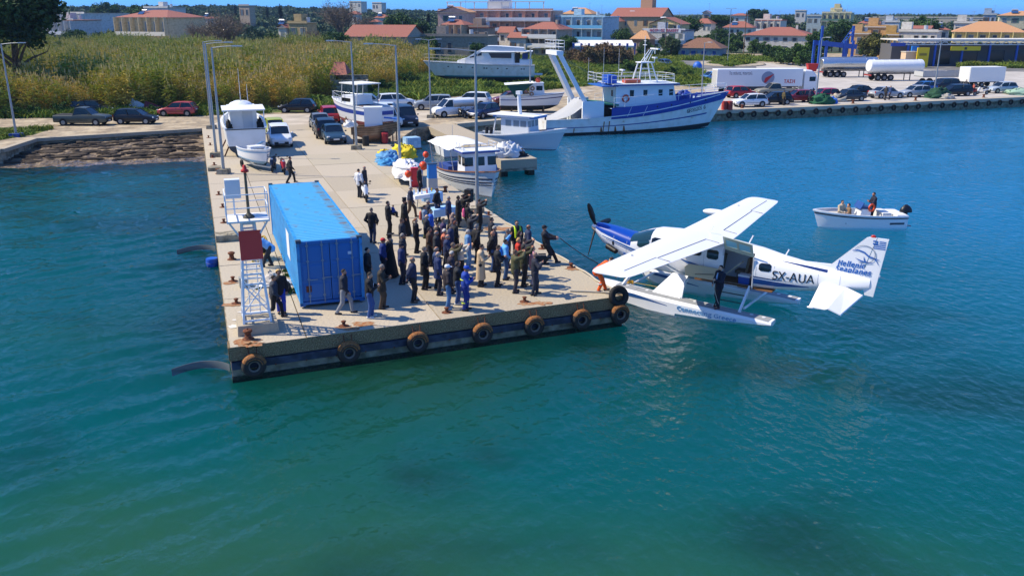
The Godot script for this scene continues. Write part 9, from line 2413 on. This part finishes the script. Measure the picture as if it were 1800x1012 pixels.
func plants() -> void:
	var lm = VC(0.85, "ffffff", 0.3)
	var g = RandomNumberGenerator.new(); g.seed = 99
	var fn = FastNoiseLite.new(); fn.seed = 21; fn.frequency = 0.045
	var bed = pxpoly([-260, 212, 0, 205, 200, 199, 330, 197, 430, 195, 530, 187, 548, 172, 585, 172, 592, 164, 650, 163, 752, 133, 762, 106, 700, 102, 400, 100, 0, 100, -300, 100])
	var rm = []
	for i in 4: rm.append(reed(60 + i, [["ccb858", "baa648", "a09c40"], ["bcae50", "a4a248", "8c963e"], ["d8c070", "bca454", "ccb464"], ["9ca644", "b0ae50", "86963c"]][i]))
	var pts = []
	for k in 24000:
		var p = V3(g.randf_range(-120, 5), Q - 0.05, g.randf_range(-228, -78))
		if not inpoly(p, bed): continue
		var n = fn.get_noise_2d(p.x, p.z)
		var s = g.randf_range(0.62, 1.15) * (0.95 + n * 0.5)
		if p.x > -23.0: s *= 0.78
		var c = Color(1.1, 1.02, 0.86).lerp(Color(0.7, 0.88, 0.55), clampf(0.3 + n * 1.7 + (p.x + 45.0) * -0.006, 0.0, 1.0))
		pts.append([Transform3D(Basis(Vector3.UP, g.randf() * TAU).scaled(V3(s, s, s)), p), c])
	scatter("reed_bed", rm, pts, "dense bed of tall golden and green reeds behind the shore road", "reeds", VC(0.85, "ffffff", 0.55))
	var gm = [tuft(70, 26, 0.55, 0.5, 0.03, ["5c7a1e", "6f8a24", "4a681a"], 0.4), tuft(71, 26, 0.8, 0.5, 0.035, ["6a8428", "7a8a2e", "56701e"], 0.4), tuft(72, 22, 0.6, 0.6, 0.05, ["55761c", "8a962c", "46641a"], 0.6)]
	pts = []
	var lawns = [pxpoly([-300, 212, 0, 207, 200, 205, 330, 203, 470, 199, 470, 193, 330, 195, 0, 203, -300, 208]), pxpoly([540, 196, 640, 188, 742, 173, 900, 162, 1000, 153, 1090, 147, 1235, 152, 1258, 140, 1180, 106, 1100, 99, 760, 104, 752, 133, 650, 165, 548, 176]), pxpoly([-300, 250, -300, 226, 0, 224, 90, 226, 60, 236, 0, 246]), pxpoly([1245, 112, 1285, 117, 1325, 112, 1285, 108]), pxpoly([1190, 106, 1345, 108, 1440, 112, 1440, 104, 1190, 100]), pxpoly([1690, 118, 1800, 120, 1900, 121, 1900, 117, 1700, 116])]
	var cnt = [1800, 15000, 700, 500, 1800, 700]
	for i in lawns.size():
		var lo = Vector2(1e9, 1e9); var hi = -lo
		for v in lawns[i]: lo = lo.min(v); hi = hi.max(v)
		for k in cnt[i] * 2:
			var p = V3(g.randf_range(lo.x, hi.x), Q - 0.03, g.randf_range(lo.y, hi.y))
			if not inpoly(p, lawns[i]): continue
			var n = fn.get_noise_2d(p.x * 2.0, p.z * 2.0)
			var s = g.randf_range(0.6, 1.5) * (1.0 + n) * (0.45 if i == 2 else 1.0)
			pts.append([Transform3D(Basis(Vector3.UP, g.randf() * TAU).scaled(V3(s * 1.3, s, s * 1.3)), p), Color(1, 1, 1).lerp(Color(1.25, 1.0, 0.6), clampf(n * 2.0, 0, 1)) * g.randf_range(0.8, 1.15)])
	scatter("meadow_grass", gm, pts, "rough green meadow grass around the laid-up yacht and along the road", "grass", lm)
	var fm = [crown(80, V3(2.6, 1.9, 2.6), 420, 0.55, ["4a603c", "566c44", "3e5430"], 16).mesh(), crown(81, V3(2.4, 2.3, 2.4), 420, 0.55, ["3c5630", "4a623c", "5c7448"], 14).mesh(), crown(82, V3(3.0, 1.8, 3.0), 420, 0.6, ["5e7050", "50644a", "405638"], 18).mesh()]
	pts = []
	for k in 5200:
		var z = -285.0 - 900.0 * pow(g.randf(), 1.5)
		var x = g.randf_range(-1.0, 1.0) * (70.0 - z * 0.62)
		if x > 0.12 * -z and z > -430 and g.randf() < 0.8: continue
		if x > -0.05 * -z and z > -360: continue
		var s = g.randf_range(0.8, 1.5) * (1.0 + (-z - 300.0) * 0.0006)
		pts.append([Transform3D(Basis(Vector3.UP, g.randf() * TAU).scaled(V3(s, s, s)), V3(x, terrain_h(x, z) + 1.7 * s, z)), Color.from_hsv(0, 0, g.randf_range(0.75, 1.15))])
	scatter("far_woodland", fm, pts, "olive groves and woods covering the far slopes", "woodland", lm)
	tree("big_tree", 28, 120, -112, 1.12, "huge dark evergreen overhanging the reeds beside the blue-footed lamp post", "", 0.96)
	tree("big_tree", 30, 70, -190, 0.85, "second tall dark tree standing behind the huge evergreen")
	for q in [[395, 75, -214, 1.15, "broad leafless grey tree behind the reeds near the bare slope"], [352, 60, -240, 0.9, "smaller leafless tree beside the broad grey one"], [596, 50, -300, 1.5, "tall leafless tree behind the beige block"], [545, 62, -228, 0.7, "low leafless tree between the beige block and the warehouse"], [640, 40, -330, 1.0, "thin leafless tree in the olive grove"]]: tree("bare_tree", q[0], q[1], q[2], q[3], q[4])
	for q in [[130, 64, -246, 1.15, "dark round tree before the pale two-storey house"], [213, 60, -232, 0.7, "round tree at the corner of the cream villa"], [592, 78, -206, 1.15, "dark round tree at the gable of the red-roofed warehouse"], [755, 92, -206, 1.0, "round tree before the low stone building"], [838, 84, -208, 0.75, "small yellowish tree before the low stone building"], [1095, 72, -250, 1.2, "round tree between the blue hotel and the pavilion"], [240, 20, -420, 2.2, "dark tall trees above the cream villa"], [185, 12, -440, 2.4, "dark tree crown above the white apartment block"], [700, 30, -300, 1.9, "big dark tree behind the warehouse and palms"], [735, 22, -310, 1.5, "dark tree beside the hotel gable"], [1210, 48, -300, 1.7, "olive-coloured tree beside the church"], [1185, 30, -380, 1.6, "dark tree behind the church roof"], [1622, 50, -262, 1.75, "big round dark tree behind the ferry terminal"], [1480, 62, -262, 1.6, "dark tree behind the blue gantry"], [1505, 58, -268, 1.4, "leafy tree between gantry and orange block"], [1440, 88, -205, 1.2, "shady tree left of the blue gantry feet"], [1548, 40, -345, 0.8, "dark tree beside the small flat white house"], [1685, 52, -268, 1.2, "light green tree beside the white framed house"], [1365, 40, -330, 1.0, "tree beside the house with flat red slab"]]: tree("round_tree", q[0], q[1], q[2], q[3], q[4])
	for q in [[1266, 38, -335, 1.1, "wide umbrella pine on the skyline behind the town"], [1330, 30, -420, 1.3, "umbrella pine on the skyline between two houses"], [1382, 32, -400, 0.95, "smaller umbrella pine behind the red bungalow"]]: tree("umbrella_pine", q[0], q[1], q[2], q[3], q[4])
	tree("willow_tree", 1533, 105, -200, 1.05, "drooping yellow-green willow in front of the orange blocks")
	for q in [[492, 12, -480, 1.4], [468, 12, -560, 1.2], [433, 8, -520, 1.1], [412, 8, -600, 1.2], [752, 20, -400, 1.1], [808, 14, -420, 1.2], [818, 14, -425, 1.1], [846, 12, -500, 1.0], [876, 12, -520, 0.9], [1520, 24, -520, 0.9], [1530, 22, -520, 1.1], [1545, 24, -540, 0.9], [1728, 26, -600, 0.9]]: tree("cypress_tree", q[0], q[1], q[2], q[3], "slim dark cypress standing up against the skyline", "cypresses on the skyline")
	for q in [[716, 60, -262, 1.0], [588, 48, -280, 0.9], [853, 52, -240, 0.7], [731, 56, -275, 0.9]]: tree("palm_tree", q[0], q[1], q[2], q[3], "palm tree with a full round head of fronds near the hotel", "palms near the hotel")
	for q in [[1150, 95, 1.3], [1170, 98, 1.1], [1190, 97, 1.4], [1290, 88, 2.0], [1310, 80, 2.2], [1330, 90, 1.8], [1350, 98, 1.6], [1372, 108, 1.7], [1395, 110, 2.0], [1415, 112, 1.6], [1240, 70, 2.0], [1265, 76, 2.2], [1225, 62, 1.8], [1130, 97, 1.2], [1300, 66, 2.4], [1340, 74, 1.8], [1405, 100, 1.8], [1432, 108, 1.7], [1420, 80, 2.0]]: tree("bush", q[0], q[1], G(900, maxf(q[1] + 4, 84)).z, q[2], "dense green bush in the gardens behind the far quay", "garden bushes behind the far quay")
	for q in [[1035, 118, 1.5], [1060, 115, 1.6], [1085, 116, 1.4], [1010, 112, 1.1], [1100, 112, 1.0], [900, 106, 0.9]]: tree("dry_bush", q[0], q[1], G(900, q[1]).z, q[2], "brown dry bush behind the trawler", "dry bushes behind the trawler")
	for q in [[545, 190, 0.5], [560, 186, 0.6], [598, 180, 0.5], [640, 168, 0.9], [676, 160, 0.8], [720, 150, 1.0], [756, 152, 0.7], [800, 155, 0.6], [860, 158, 0.6], [630, 150, 0.8], [700, 138, 0.9], [960, 138, 0.8], [1105, 130, 1.2], [1125, 126, 1.0], [1180, 135, 0.9], [1210, 140, 0.8], [60, 205, 0.6], [110, 203, 0.7], [20, 207, 0.6], [270, 200, 0.5], [380, 200, 0.5]]: tree("bush", q[0], q[1], G(900, q[1]).z, q[2], "low green shrub growing in the meadow by the shore road", "meadow shrubs")
	for k in 110:
		var px = g.randf_range(930, 1790); var z = g.randf_range(-300, -212)
		if k % 4 == 0: px = g.randf_range(60, 760); z = g.randf_range(-300, -232)
		var kd = ["round_tree", "olive_tree", "bush", "round_tree"][k % 4]
		tree(kd, px, 80, z, g.randf_range(0.6, 1.1) * (1.7 if kd == "bush" else 1.0), "leafy green %s growing between the town houses" % ("shrub" if kd == "bush" else ("olive tree" if kd == "olive_tree" else "garden tree")), "garden plants between the houses")
	var t = thing("scrap_heap", "heap of white and dull red scrap sheets at the reed edge", "scrap", G(258, 198)); var b = MB.new(); b.box(V3(-1.1, 0.7, 0), V3(1.6, 1.2, 0.08), Basis(V3(0.3, 0, 1).normalized(), -0.5)); part(t, "white_sheet", b, M("c9ccd0", 0.7)); b = MB.new(); b.box(V3(1.0, 0.5, 0.2), V3(2.4, 0.9, 0.1), Basis(V3(0.4, 0, 1).normalized(), -0.35)); part(t, "red_sheet", b, M("7a3038", 0.8)); b = MB.new(); b.box(V3(2.4, 0.4, -0.2), V3(1.6, 0.7, 0.5), Basis(V3(0, 1, 0), 0.4)); part(t, "dark_box", b, M("2a3a3a", 0.8))
